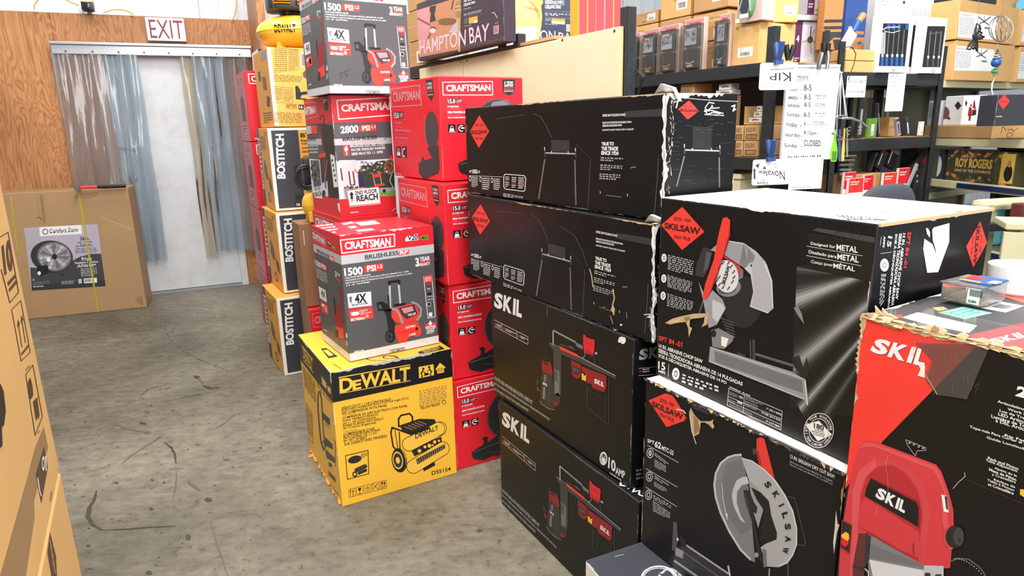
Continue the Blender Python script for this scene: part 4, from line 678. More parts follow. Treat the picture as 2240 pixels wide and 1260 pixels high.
for t, q_, bo in (('MITER SAW FOLDING STAND',(1116,210,1290,203,1290,222,1116,229),.02),('BASE DE SOPORTE PLEGABLE PARA',(1115,268,1337,261,1337,275,1115,283),.02),('SIERRAS INGLETEADORAS',(1115,290,1263,285,1263,300,1115,306),.02),('SUPPORT PLIANT POUR SCIE À ONGLET',(1113,322,1354,315,1354,330,1113,337),.02),('TRUE TO',(1108,424,1202,421,1201,450,1108,450),.04),('THE TRADE',(1106,458,1234,457,1233,488,1106,487),.04),('SINCE 1924',(1104,491,1238,493,1237,524,1103,521),.04)): b.T('F',t,q_,'white',bo)
for q_, k in (((1102,538,1274,545,1272,580,1100,572),2),((1098,594,1270,604,1268,648,1096,640),3),((1093,662,1253,672,1250,722,1090,712),3)): b.G('F',q_,k,'g190',words=(6,8))
b.S('F',[(1140,830),(1258,843)],4,'g125',pp); b.S('F',[(1096,800),(1098,815)],5,'g190',pp); b.S('F',[(1305,820),(1306,838)],5,'g190',pp)
b.S('F',[(590,206),(640,228),(680,290),(722,385)],7,'g60'); b.S('F',[(300,245),(510,215)],3,'g80'); b.S('F',[(1022,560),(1002,965)],4,'g80'); b.S('F',[(1542,548),(1535,700),(1512,960)],5,'g80'); b.S('F',[(915,440),(1030,560)],3,'g60'); b.P('F',[(1280,190),(1590,165),(1590,225),(1280,235)],'g45',L=1); b.E('F',75,320,8,28,'g60',0); b.S('F',[(1330,620),(1370,612)],5,'g150')
b.P('R',[(1775,103),(1850,185),(1765,250),(1690,172)],'sred',lg); b.T('R','SKILSAW',(1702,166,1846,173,1846,196,1702,189),'ink',.035,lg); b.T('R','ESTD. 1924',(1740,142,1800,146,1800,156,1740,152),'ink',.01,lg); b.T('R','STAY TRUE',(1738,204,1798,208,1798,218,1738,214),'ink',.01,lg)
for p in ([(1928,116),(1897,160),(1915,182),(1955,150)],[(1950,140),(1945,165),(2005,160)],[(1890,188),(1945,180),(2035,203)],[(1895,175),(1915,212),(1955,195),(2010,205)],[(1925,120),(1965,125)]): b.S('R',p,7,'fill','handwriting',3)
b.T('R','MITER SAW FOLDING STAND',(1892,206,2042,214,2042,224,1892,216),'g210',.03); stand_art('R', [(1738,482),(2010,490),(1680,760),(2006,768)]); b.P('R',[(1800,300),(1950,310),(1945,480),(1800,475)],'g30',pp,1)
b.R('R',0,0,1,.14,'g45')
rr = random.Random(9)
for i in range(46):
    x, y = rr.uniform(1640,2120), rr.uniform(240,740); l = rr.uniform(10,60); b.S('R',[(x,y),(x+l,y+l*.04)],rr.uniform(1,2.5),'g80','scuffs',2)
for i in range(60): y = rr.uniform(80,800); x = 1655-y*.06+rr.uniform(-14,22); b.S('R',[(x,y),(x+rr.uniform(-6,6),y+rr.uniform(6,34))],rr.uniform(1,4),rr.choice(('fill','g190','tan')),'worn_edge',3)
b.S('R',[(1662,118),(1690,105),(1675,160)],10,'fill','worn_edge',4); b.S('R',[(2100,150),(2125,140),(2110,185),(2130,170)],9,'fill','worn_edge',4); b.S('R',[(1660,78),(1900,100),(2160,112)],5,'g170','worn_edge',3)
for e, w_, c, sd in ((('F',(1,0),(1,1)),.012,'fill',51),(('R',(0,0),(0,1)),.02,'fill',52),(('R',(0,1),(1,1)),.025,'g210',53),(('R',(1,0),(1,1)),.012,'tan',54),(('F',(0,1),(1,1)),.007,'tan',55),(('T',(1,0),(1,1)),.03,'fill',56),(('F',(0,0),(1,0)),.005,'g110',57)): b.wear(*e,w_,c,seed=sd,gap=.2)
a = b.acc('torn_edge'); r = random.Random(4)
for i in range(14):
    t = i/13; x = b.w/2-.004; y = -b.d/2+.002; z = b.h*(.98-t*.93); a.prism([(x,y,z),(x+r.uniform(.004,.016),y-r.uniform(.003,.014),max(.003,z-r.uniform(0,.012))),(x+.004,y-.002,max(.004,z-.03))],(0,.003,0),M('fill',.7))
a.prism([(b.w/2-.05,-.12,b.h),(b.w/2-.02,-.13,b.h+.022),(b.w/2+.01,-.12,b.h+.012),(b.w/2+.012,-.1,b.h-.02),(b.w/2,-.1,b.h)],(0,.012,0),M('fill',.7))
FS = b.done(); FSf = b
FS2 = dup(FS, Vector((-.162,2.489,.886))+U(-59.4)*.51+V(-59.4)*.13, -59.4, 'long black saw stand carton with torn tan gash, under an identical carton')
Z(1000, 430, 3.6); wm = Matrix.Translation(FS2.location) @ Matrix.Rotation(math.radians(-59.4),4,'Z'); q = Extra(FS2, F=Face((-.51,-.13,0),(1,0,0),(0,0,1),1.02,.309,wm))
q.S('F',[(1230,730),(1240,800),(1225,860),(1235,930)],10,'tan','torn_patch',4); q.P('F',[(1210,890),(1230,855),(1245,885),(1238,935),(1225,910)],'tan','torn_patch',4); q.S('F',[(1210,940),(1228,1000)],6,'g150','torn_patch',4); q.S('F',[(1045,570),(1060,620),(1072,710)],8,'tan','torn_patch',4); q.S('F',[(810,230),(930,310),(985,420),(1030,550)],10,'g45','torn_patch',4); q.S('F',[(1475,930),(1540,925),(1500,950),(1560,960)],6,'fill','torn_patch',4); q.S('F',[(1520,870),(1530,920),(1515,1020)],7,'g110','torn_patch',4); q.E('F',1293,1010,10,8,'fill',0,'torn_patch',4,9); q.S('F',[(1335,910),(1338,960)],5,'g125','torn_patch',4); q.S('F',[(1150,870),(1170,872)],4,'g150','torn_patch',4)
q.done()
# --- chop saw carton with the white lid
Z(1420, 400, 2.519)
b = Carton('chop_saw_box', 'black chop saw carton with white lid and steel pipes photo, stacked on another black carton', 'box', .365, 1.592, -62.24, .552, .358, .452, .812, 'black', mats=dict(T='fill'), rough=.34)
b.P('F',[(183,132),(305,270),(182,370),(67,232)],'sred',lg); b.T('F','ESTD. 1924',(138,187,230,200,228,217,138,206),'ink',.012,lg); b.T('F','SKILSAW',(86,218,284,248,280,288,86,250),'ink',.03,lg); b.T('F','STAY TRUE',(138,287,229,301,227,320,138,306),'ink',.015,lg)
for x, y in ((83,413),(82,527),(78,622)): b.E('F',x,y,14,23,'fill',0,bd); b.ring('F',x,y,6,12,.4,'g80',bd,3)
for q_, k in (((105,395,247,430,242,524,105,480),8),((102,506,240,546,235,616,102,575),8),((102,608,245,655,240,718,100,682),7)): b.G('F',q_,k,'g190',words=(5,7))
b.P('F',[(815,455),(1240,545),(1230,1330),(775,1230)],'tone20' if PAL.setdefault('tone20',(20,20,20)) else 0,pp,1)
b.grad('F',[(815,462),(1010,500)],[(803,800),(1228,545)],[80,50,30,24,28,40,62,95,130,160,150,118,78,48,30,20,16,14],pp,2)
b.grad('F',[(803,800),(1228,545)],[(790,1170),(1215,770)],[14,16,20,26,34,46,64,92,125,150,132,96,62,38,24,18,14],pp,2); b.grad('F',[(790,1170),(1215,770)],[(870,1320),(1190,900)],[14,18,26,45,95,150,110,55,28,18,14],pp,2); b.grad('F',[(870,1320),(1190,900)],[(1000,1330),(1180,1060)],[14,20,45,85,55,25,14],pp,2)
b.P('F',[(930,248),(1246,300),(1246,335),(900,262)],'g60',pp,2)
b.P('F',[(875,275),(1245,330),(1228,545),(815,460),(872,445)],'black','text_panel',4)
for t, q_, bo in (('Designed for',(893,324,1029,345,1028,366,893,345),.012),('METAL',(1035,338,1153,352,1151,386,1034,369),.02),('Diseñado para',(882,370,1035,398,1034,421,882,393),.012),('METAL',(1040,389,1158,405,1156,440,1039,421),.02),('Conçu pour',(895,424,1015,445,1014,466,895,446),.012),('MÉTAL',(1018,436,1138,455,1136,488,1017,468),.02)): b.T('F',t,q_,'white',bo,'text_panel',6)
b.S('F',[(870,348),(1178,402)],2,'white','text_panel',6); b.S('F',[(868,400),(1172,457)],2,'white','text_panel',6)
for x in (1045,1095,1145): b.ring('F',x,290,20,24,.12,'g45','handwriting',5)
b.P('F',[(300,352),(352,368),(330,470),(302,522),(255,510),(262,450)],'g45',pp,2); b.P('F',[(318,380),(345,388),(325,465),(300,500)],'g80',pp,3)
b.E('F',515,655,112,145,'tone33' if PAL.setdefault('tone33',(33,33,33)) else 0,0,pp,2); b.P('F',[(340,370),(380,335),(440,318),(520,330),(590,375),(648,440),(610,430),(560,440),(530,470),(480,440),(420,400)],'g150',pp,3)
b.P('F',[(520,330),(590,375),(650,450),(680,540),(686,690),(655,720),(556,682),(575,600),(560,505),(500,445)],'g190',pp,3); b.P('F',[(560,440),(625,425),(668,520),(682,600),(682,695),(655,716),(562,680),(582,600),(570,510)],'g170',pp,4); b.S('F',[(440,322),(530,338),(600,392)],4,'g210',pp,5); b.S('F',[(640,455),(676,540),(684,690)],5,'g210',pp,5); b.S('F',[(560,680),(655,716)],5,'g210',pp,5); b.E('F',564,455,5,6,'g30',0,pp,5)
b.P('F',[(380,450),(480,445),(520,480),(520,520),(480,545),(420,520)],'g110',pp,4); b.S('F',[(405,400),(500,462),(497,500)],9,'red',pp,5)
b.E('F',440,575,68,52,'g125',-10,pp,5); b.E('F',428,515,66,90,'g210',-8,pp,6); b.E('F',432,590,50,22,'g80',-8,pp,5.5)
for x, y in ((385,470),(395,450),(410,440),(378,500),(388,520),(375,540),(440,440),(455,460),(468,490),(470,520),(462,545),(390,560),(410,575),(440,580)): b.S('F',[(x-6,y+8),(x+6,y-8)],6,'g45',pp,7)
b.T('F','SKILSAW',(400,555,432,452,452,458,420,562),'g30',.04,pp,8)
b.P('F',[(408,195),(430,188),(449,205),(450,270),(418,380),(372,500),(345,590),(318,645),(297,632),(312,555),(358,425),(385,285)],'handle',pp,8); b.P('F',[(449,225),(451,290),(375,530),(345,592),(352,560),(405,420),(440,290)],'dred',pp,9); b.S('F',[(300,630),(318,640)],8,'sred',pp,9)
b.P('F',[(275,545),(300,600),(320,640),(350,590),(405,640),(425,690),(376,780),(330,800),(315,730),(300,650)],'g150',pp,5); b.P('F',[(350,640),(410,670),(420,695),(376,770),(350,740)],'g190',pp,6); b.S('F',[(300,650),(275,725)],9,'g80',pp,4)
for i in range(6): b.S('F',[(400+i*8,745+i*18),(465+i*2,770+i*16)],9,'g60',pp,5)
b.P('F',[(345,812),(385,800),(470,845),(462,872),(415,916),(350,902)],'g125',pp,6); b.E('F',358,830,14,20,'ink',0,pp,7); b.P('F',[(400,845),(440,858),(425,905),(400,895)],'fill',pp,7)
b.S('F',[(592,945),(795,1008)],14,'g80',pp,4); b.S('F',[(592,940),(795,1002)],4,'g125',pp,5); b.S('F',[(578,868),(580,970)],16,'g60',pp,5); b.S('F',[(560,870),(562,965)],6,'g80',pp,5); b.P('F',[(790,962),(830,950),(850,1020),(870,960),(886,1040),(860,1085),(800,1010)],'g30',pp,5); b.S('F',[(490,940),(530,950)],14,'g45',pp,5)
b.P('F',[(338,902),(500,950),(790,1040),(866,1085),(880,1205),(868,1228),(855,1195),(330,985)],'g150',pp,7); b.P('F',[(362,925),(845,1088),(852,1158),(366,985)],'g110',pp,8); b.S('F',[(340,905),(860,1082)],5,'g190',pp,9); b.S('F',[(334,982),(858,1190)],6,'g190',pp,9); b.S('F',[(862,1090),(876,1222)],6,'g210',pp,9)
for t, q_, m_ in (('SPT 84 -01',(55,842,186,878,183,908,55,868),'sred'),('14 IN. ABRASIVE CHOP SAW',(55,885,297,974,295,995,55,907),'white'),('SIERRA TRONZADORA ABRASIVA DE 14 PULGADAS',(53,911,517,1098,515,1119,53,934),'white'),('SCIE À DÉCHIQUETER ABRASIVE DE 14 PO',(53,936,428,1090,427,1113,53,962),'white'),('15',(52,982,90,992,90,1036,51,1024),'white'),('AMPS',(50,1028,90,1040,90,1056,50,1042),'white')): b.T('F',t,q_,m_,.022)
b.S('F',[(109,998),(106,1068)],2,'white'); b.E('F',148,1052,20,33,'fill',0,bd); b.ring('F',148,1052,9,18,.4,'g80',bd,3); b.G('F',(185,1050,392,1125,390,1182,180,1106),3,'g210',bold=True,words=(5,7))
Z(1380, 820, 2.865)
b.S('F',[(615,84),(950,228),(940,345),(605,190)],2.5,'white','data_table',2,True); b.S('F',[(712,128),(706,236)],2,'white','data_table'); b.S('F',[(612,136),(945,276)],2,'white','data_table'); b.S('F',[(608,162),(943,312)],2,'white','data_table'); b.G('F',(620,72,858,176,858,186,620,84),1,'white','data_table')
for t, q_ in (('15A',(680,128,706,139,705,153,679,142)),('3900',(668,160,700,174,699,189,667,175)),('1" (25.4 MM)',(852,204,944,243,943,257,851,219)),('74 LBS. (33.5 KG)',(820,228,938,279,937,293,819,243)),('5" (127 MM)',(850,283,934,320,933,334,849,297))): b.T('F',t,q_,'white',.02,'data_table')
for q_, k in (((618,102,672,126,671,150,617,126),3),((612,148,662,170,661,188,611,166),2),((718,136,830,184,829,204,717,156),2),((716,160,800,196,799,232,715,196),3),((620,176,770,246,769,262,619,192),2)): b.G('F',q_,k,'g150','data_table',words=(1,2))
b.E('F',1180,348,94,110,'white',8,bd,5,40); b.E('F',1180,348,90,106,'black',8,bd,6,40); b.ring('F',1180,348,62,76,.05,'white',bd,7,0,360,36); b.P('F',[(1180,286),(1264,374),(1174,414),(1096,312)],'fill',bd,7); b.T('F','180',(1150,300,1213,316,1213,349,1150,332),'ink',.03,bd,8); b.T('F','DAYS',(1158,336,1212,350,1211,362,1157,348),'ink',.01,bd,8); b.T('F','MONEY BACK',(1140,346,1222,368,1220,380,1139,358),'ink',.005,bd,8); b.T('F','GUARANTEE',(1146,362,1216,381,1214,392,1145,374),'ink',.005,bd,8)
def arctext(f, s_, cx, cy, rx, ry, a0, a1, h, m_, part, L=8, inward=False, bold=.02, wsc=.8):
    n_ = len(s_)
    for i, ch in enumerate(s_):
        if ch == ' ': continue
        t = math.radians(a0+(a1-a0)*(i+.5)/n_); x, y = cx+rx*math.cos(t), cy+ry*math.sin(t); sg_ = 1 if a1 > a0 else -1
        tx, ty = -rx*math.sin(t)*sg_, ry*math.cos(t)*sg_; l = math.hypot(tx,ty); wd = math.radians(abs(a1-a0))/n_*l*wsc; tx/=l; ty/=l; ox, oy = ty, -tx
        hw = wd/2*(.35 if ch in 'I1' else 1)
        b.T(f, ch, (x-tx*hw+ox*h/2,y-ty*hw+oy*h/2, x+tx*hw+ox*h/2,y+ty*hw+oy*h/2, x+tx*hw-ox*h/2,y+ty*hw-oy*h/2, x-tx*hw-ox*h/2,y-ty*hw-oy*h/2), m_, bold, part, L)
arctext('F','STAY TRUE GUARANTEE',1180,348,77,91,175,360,15,'white',bd); arctext('F','1 YEAR LIMITED WARRANTY',1180,348,77,91,172,8,15,'white',bd)
Z(1420, 400, 2.519)
b.P('F',[(90,772),(130,748),(190,732),(250,720),(325,718),(300,742),(240,748),(205,765),(150,772),(120,780)],'tan','torn_patch',9); b.P('F',[(195,740),(230,735),(225,790),(240,800),(222,850),(218,800)],'tan','torn_patch',9); b.P('F',[(310,722),(330,715),(322,780),(290,795),(305,770)],'tan','torn_patch',9); b.P('F',[(100,768),(180,748),(160,765)],'lkraft','torn_patch',9.5); b.P('F',[(800,690),(820,675),(845,720),(858,780),(830,740)],'g125','torn_patch',9)
Z(1820, 440, 4.845)
b.P('R',[(1568,212),(1640,440),(1495,708),(1420,480)],'sred',lg); b.T('R','SKILSAW',(1572,258,1526,662,1490,655,1532,250),'ink',.03,lg); b.T('R','ESTD. 1924',(1592,360,1572,545,1556,542,1576,357),'ink',.01,lg); b.T('R','STAY TRUE',(1500,380,1482,560,1466,557,1484,377),'ink',.01,lg)
for t, q_, m_ in (('SPT 84 -01',(836,328,784,706,754,702,796,325),'sred'),('14 IN. ABRASIVE CHOP SAW',(776,342,694,1040,666,1036,748,338),'white'),('SIERRA TRONZADORA ABRASIVA',(738,345,648,1112,620,1106,708,340),'white'),('SCIE À DÉCHIQUETER ABRASIVE',(696,350,606,1135,580,1130,664,346),'white'),('15',(636,376,618,488,576,480,592,368),'white'),('AMPS',(565,374,550,492,531,489,543,370),'white')): b.T('R',t,q_,m_,.025)
b.S('R',[(512,555),(630,540)],3,'white'); b.S('R',[(520,378),(508,470)],3,'white'); b.E('R',553,677,46,68,'fill',0,bd); b.ring('R',553,677,20,30,.3,'g110',bd,3); b.G('R',(568,770,545,1070,488,1170,512,770),4,'g190',bold=True)
b.P('R',[(1058,300),(1075,278),(1240,232),(1238,430),(1120,752),(1005,758),(985,640),(962,505),(975,398),(1060,455),(1105,572),(1090,500),(1062,410)],'fill','torn_patch',3); b.P('R',[(990,288),(1012,285),(1035,330),(1032,388),(1005,350)],'fill','torn_patch',3); b.S('R',[(1060,490),(1108,572)],5,'white','torn_patch',4)
b.P('T',[(170,132),(495,135),(495,170),(170,165)],'cream','top_label',3); b.P('T',[(30,150),(165,152),(450,182),(610,205),(115,207)],'g80','top_label',2); b.G('T',(60,152,560,185,590,203,120,203),3,'fill','top_label',words=(6,8)); b.ring('T',605,108,78,11,.5,'g150','top_label',2); b.P('T',[(640,150),(760,125),(850,135),(700,155)],'lav','top_label',2); b.S('T',[(880,128),(990,135)],6,'g170','top_label',2)
for i in range(9): b.S('T',[(-700+i*190,40+i*8),(-380+i*190,20+i*12)],3,'g210','top_label',2)
Z(1420,400,2.519); b.G('T',(310,60,430,50,470,75,330,80),4,'g170','top_label'); b.G('T',(380,110,460,108,500,125,400,128),4,'g170','top_label'); b.P('T',[(672,115),(715,112),(735,120),(690,124)],'g190','top_label',2); b.G('T',(960,128,1110,122,1180,140,1000,150),3,'g190','top_label')
b.wear('F',(0,1),(1,1),.008,'fill',seed=61); b.wear('F',(1,0),(1,1),.004,'g190',seed=62,gap=.4); b.wear('R',(0,1),(1,1),.012,'silver',seed=63,gap=.1); b.wear('T',(1,0),(1,1),.008,'brown',seed=64); b.wear('F',(0,0),(1,0),.004,'g150',seed=65)
a = b.acc('lid_flap'); a.box((b.w/2-.0,0,b.h+.002),(.006,b.d-.01,.005),M('tan',.7)); a.box((0,0,b.h+.0015),(b.w-.01,b.d-.01,.003),card('fill'))
for f in ('T',): pass
b.parts['lid_flap'] = Acc(); b.parts['lid_flap'].box((b.w/2+.002,0,b.h-.003),(.004,b.d-.006,.006),M('tan',.7))
b.done()
# --- dry cut saw carton beneath it
Z(1380, 820, 2.865)
b = Carton('chop_saw_box', 'black dry cut saw carton with torn corner, grey blade guard pictured, under white-lidded carton', 'box', .335, 1.567, -61.13, .554, .4, .4755, .333, 'black', mats=dict(T='fill'), rough=.36)
b.P('F',[(218,115),(262,130),(300,185),(348,270),(335,288),(225,328),(112,160)],'sred',lg); b.T('F','ESTD. 1924',(186,146,274,180,272,202,185,168),'ink',.012,lg); b.T('F','SKILSAW',(135,162,330,246,326,286,131,196),'ink',.03,lg); b.T('F','STAY TRUE',(184,238,272,276,270,297,183,258),'ink',.015,lg)
b.P('F',[(368,235),(378,205),(395,240),(412,262),(440,290),(500,290),(522,278),(515,300),(526,322),(515,338),(492,312),(462,296),(440,300),(436,340),(430,368),(396,386),(380,330)],'tan','torn_patch',6); b.P('F',[(395,250),(420,275),(435,345),(400,375)],'dkraft','torn_patch',7); b.S('F',[(372,250),(385,350),(412,432)],4,'fill','torn_patch',8); b.S('F',[(290,215),(330,222),(345,240)],6,'fill','torn_patch',8); b.S('F',[(505,290),(520,330)],7,'lkraft','torn_patch',8); b.P('F',[(380,175),(410,170),(440,205),(500,235),(490,250),(430,225),(390,210)],'g45','torn_patch',5)
b.T('F','SPT',(106,400,150,415,149,438,105,422),'white',.025); b.T('F','62',(152,412,192,424,190,466,150,452),'white',.035); b.T('F','MTC-22',(196,442,270,476,268,505,195,471),'white',.025)
for p in ([(105,440),(300,550)],[(98,588),(292,703)],[(95,703),(288,825)]): b.S('F',p,2.5,'white')
for x, y in ((122,490),(117,637),(112,752)): b.ring('F',x,y,21,31,.14,'white',bd); b.ring('F',x,y,10,18,.3,'white',bd)
b.S('F',[(120,475),(123,505)],5,'white',bd)
for q_, k, bo in (((152,486,240,556,238,580,150,510),2,1),((150,528,222,572,222,622,150,578),6,0),((150,628,245,692,243,716,150,655),2,1),((148,668,226,712,226,745,148,700),4,0),((142,752,256,818,254,856,142,782),3,1),((140,785,250,866,248,912,140,856),7,0)): b.G('F',q_,k,'g190',words=(2,4),bold=bool(bo))
b.P('F',[(995,455),(1292,600),(1288,668),(990,548)],'black','text_panel',2); b.T('F','12 IN. SKILSAW DRY CUT SAW',(1002,498,1280,628,1277,650,1000,520),'g210',.025,'text_panel'); b.T('F','Sierra para corte en seco SKILSAW de 12 pulgadas',(1000,535,1268,662,1266,676,998,550),'g170',.01,'text_panel'); b.T('F','Scie pour coupe à sec SKILSAW de 12 po (30,5 cm)',(998,552,1266,680,1264,693,996,567),'g170',.01,'text_panel')
b.S('F',[(985,762),(1028,772),(1097,1050),(1085,1070),(1040,1062)],4,'g80',pp); b.P('F',[(790,400),(812,390),(838,400),(905,660),(838,605),(805,560),(788,480)],'handle',pp,2); b.S('F',[(795,480),(815,560)],8,'dred',pp,3); b.P('F',[(755,530),(838,588),(842,615),(755,565)],'g30',pp,3); b.E('F',776,480,12,22,'g60',0,pp,2)
b.P('F',[(693,495),(655,497),(610,510),(560,550),(528,615),(518,690),(528,770),(560,870),(615,985),(690,1105),(745,1160),(780,1175),(775,1100),(758,900),(738,700),(705,540)],'g125',pp,3); b.P('F',[(600,560),(690,520),(735,690),(760,960),(690,1000),(590,850),(560,700)],'g110',pp,4); b.S('F',[(693,500),(655,503),(612,516),(566,553),(535,616),(525,690),(535,770),(566,868),(620,982),(690,1095),(750,1155)],13,'g190',pp,5)
b.P('F',[(640,720),(665,660),(700,640),(730,636),(742,680),(700,690),(668,730),(665,800),(690,880),(720,930),(690,910),(650,830),(635,770)],'g190',pp,5); b.S('F',[(572,680),(580,780),(606,905)],4,'g210',pp,5); b.P('F',[(594,870),(606,905),(610,868)],'g210',pp,5)
b.P('F',[(695,520),(760,535),(840,590),(910,660),(970,750),(1020,850),(1045,960),(1045,1060),(1020,1130),(985,1180),(930,1205),(850,1200),(815,1080),(850,1055),(915,1030),(918,990),(880,880),(865,790),(815,735),(755,700)],'g170',pp,4); b.S('F',[(700,522),(762,540),(838,594),(906,664),(965,752),(1015,852),(1040,960),(1040,1060),(1016,1126),(982,1174),(930,1198)],7,'g210',pp,5)
b.P('F',[(755,703),(815,735),(867,790),(882,880),(918,990),(915,1030),(850,1056),(806,1036),(832,900),(830,840),(790,780)],'tone20',pp,5); b.P('F',[(740,660),(790,700),(830,780),(830,850),(800,960),(770,860)],'g150',pp,4.5); b.P('F',[(825,1090),(850,1095),(855,1200),(835,1205)],'g110',pp,6)
b.P('F',[(708,725),(728,718),(750,735),(775,800),(795,828),(790,868),(770,860),(835,1190),(800,1150),(765,930),(722,800)],'tone33',pp,7); b.S('F',[(720,745),(745,850)],9,'g60',pp,8); b.E('F',790,1128,14,16,'g150',0,pp,8)
for ch, x, y, an in (('S',862,687,52),('K',912,748,57),('I',946,815,64),('L',970,878,72),('S',986,950,84),('A',988,1028,94),('W',972,1098,108)):
    t = math.radians(an); tx, ty = math.cos(t), math.sin(t); ox, oy = ty, -tx; w_ = (5 if ch == 'I' else 19); h_ = 19
    b.T('F',ch,(x-tx*w_+ox*h_,y-ty*w_+oy*h_,x+tx*w_+ox*h_,y+ty*w_+oy*h_,x+tx*w_-ox*h_,y+ty*w_-oy*h_,x-tx*w_-ox*h_,y-ty*w_-oy*h_),'ink',.05,pp,7)
b.P('F',[(268,918),(290,925),(297,1030),(282,1110),(258,1095)],'g80',pp,3); b.E('F',295,1030,6,10,'fill',0,pp,4); b.P('F',[(270,1090),(345,1065),(620,1240),(600,1330),(470,1330),(275,1180)],'g45',pp,2); b.S('F',[(350,1068),(620,1250)],11,'g170',pp,3); b.S('F',[(275,1165),(500,1320)],12,'g170',pp,3); b.S('F',[(330,1110),(560,1270)],5,'g110',pp,3); b.P('F',[(285,1080),(332,1104),(327,1152),(280,1130)],'g150',pp,4); b.P('F',[(305,1000),(345,1030),(350,1075),(310,1055)],'g30',pp,4); b.S('F',[(612,1198),(628,1290)],11,'g190',pp,4); b.S('F',[(870,1215),(865,1300)],9,'g150',pp,3); b.S('F',[(985,1185),(990,1300)],7,'g80',pp,3)
for e, w_, c, sd in ((('F',(0,1),(1,1)),.012,'g150',71),(('F',(0,0),(0,1)),.006,'tan',72),(('F',(1,0),(1,1)),.008,'tan',73),(('T',(0,0),(1,0)),.006,'g125',74)): b.wear(*e,w_,c,seed=sd,gap=.3)
b.P('F',[(1288,850),(1298,930),(1310,940),(1295,985),(1275,1120),(1270,1050),(1280,960)],'fill','torn_patch',5)
a = b.acc('torn_edge'); r = random.Random(14)
for i in range(70):
    x = -b.w/2+b.w*(i+r.random())/70; q = r.uniform(.003,.012); a.prism([(x-q,-b.d/2,b.h-.002),(x+q,-b.d/2,b.h-.002),(x+q*r.uniform(-.2,1),-b.d/2-r.uniform(.001,.003),b.h-.003-r.uniform(.001,.008)),(x-q*r.uniform(.2,1),-b.d/2-.001,b.h-.003-r.uniform(.001,.005))],(0,.002,0),M(r.choice(('tan','g45','g30','g60')),.7))
b.done()
# --- low carton that carries it
Z(1270, 1060, 6.3)
b = Carton('power_tool_box', 'low black carton with one white side on the floor under the dry cut saw carton', 'box', .175, 1.499, -65.62, .5, .42, .3295, 0, 'black', mats=dict(F='fill'))
b.R('T',0,0,1,1,'slate'); b.ring('T',1080,1290,250,170,.1,'white',lg,2,180,350); b.ring('T',1080,1290,215,140,.05,'white',lg,2,180,350); b.T('T','YEAR',(1225,1150,1130,1235,1075,1235,1190,1150),'white',.03,lg); b.T('T','3',(1090,1240,1150,1300,1080,1340,1000,1280),'white',.05,lg); b.T('T','LIMITED',(1280,1150,1420,1260,1390,1275,1245,1160),'white',.02,lg); b.T('T','WARRANTY',(1235,1165,1375,1280,1345,1290,1205,1172),'white',.02,lg)
rr = random.Random(8)
for i in range(40): x, y = rr.uniform(250,900), rr.uniform(950,1250); l = rr.uniform(10,60); b.S('T',[(x,y),(x+l,y-l*.35)],rr.uniform(1.5,5),'g80','scuffs',2)
b.S('T',[(470,1000),(540,975),(600,968)],5,'g170','scuffs',3); b.wear('T',(0,0),(1,0),.004,'fill',seed=81); b.done()
# --- band saw carton at the right
Z(1820, 680, 3.938)
b = Carton('band_saw_box', 'tall black carton with red corner and large picture of a red band saw', 'box', .583, 1.045, -59.24, .62, .5, 1.12, 0, 'black', rough=.4)
b.P('F',[(240,60),(380,60),(1262,285),(440,1120),(40,1500)],'sred','red_corner',1)
b.SKIL('F',(392,236,835,345,800,490,325,352),'maroon',lg,2); b.SKIL('F',(388,232,830,342,794,484,322,348),'white',lg,3); b.P('F',[(748,455),(805,470),(800,576),(740,556),(765,505)],'fill','torn_patch',4)
TAPE = clearmat('packing_tape_film', (.97,.96,.94), .91, .1, (.6,.58,.56)); b.P('F',[(720,262),(1200,280),(1365,298),(1165,760),(905,720),(805,580),(860,420)],TAPE,'packing_tape',6)
rr = random.Random(2)
for i in range(12): x, y = rr.uniform(820,1280), rr.uniform(320,640); l = rr.uniform(30,140); k_ = rr.uniform(-.9,.1); b.S('F',[(x,y),(x+l*k_*.6,y+l*.5),(x+l*k_,y+l)],rr.uniform(.8,2),'g125','packing_tape',7)
b.S('F',[(800,540),(860,630),(910,720)],5,'lkraft','packing_tape',7); b.S('F',[(725,250),(700,380)],3,'pink','packing_tape',7)
for t, q_ in (('Articulating LED',(1428,765,1760,868,1758,897,1428,795)),('Work Light',(1515,832,1752,905,1750,932,1514,860)),('Luz de Trabajo',(1446,845,1755,942,1753,970,1445,873)),('LED Articulada',(1435,873,1752,970,1750,998,1434,900)),('Lumière de Travail',(1375,890,1750,1003,1748,1030,1374,918)),('à DEL Articulée',(1412,930,1748,1032,1746,1060,1411,956)),('Rip Fence',(1490,1058,1735,1130,1733,1156,1489,1084)),('Tope-guía Para Cortar al Hilo',(1188,984,1735,1152,1733,1180,1187,1012)),('Guide Longitudinal',(1335,1076,1730,1198,1728,1224,1334,1104))): b.T('F',t,q_,'white',.02)
b.T('F','2½',(1600,640,1850,720,1840,800,1580,735),'white',.05)
Z(1820, 960, 4.2)
for t, q_ in (('Rack and Pinion',(1435,160,1716,262,1713,288,1434,186)),('Table Adjustment',(1415,182,1707,286,1704,312,1414,208)),('Ajuste de la',(1495,255,1702,330,1700,355,1494,280)),('Mesa de Piñón',(1446,265,1697,362,1694,388,1445,291)),('y Cremallera',(1472,312,1692,388,1690,414,1471,338)),('Réglage de',(1490,362,1685,432,1683,458,1489,388)),('Table à Pignon',(1430,364,1677,462,1674,488,1429,390)),('et Crémaillère',(1436,400,1672,488,1670,514,1435,426))): b.T('F',t,q_,'white',.02)
b.P('F',[(1730,460),(1800,470),(1800,560),(1728,510)],'yellow',bd); b.S('F',[(1230,370),(1764,600)],4,'maroon'); b.S('F',[(1220,310),(1225,345),(1160,400),(1115,455)],6,'g190')
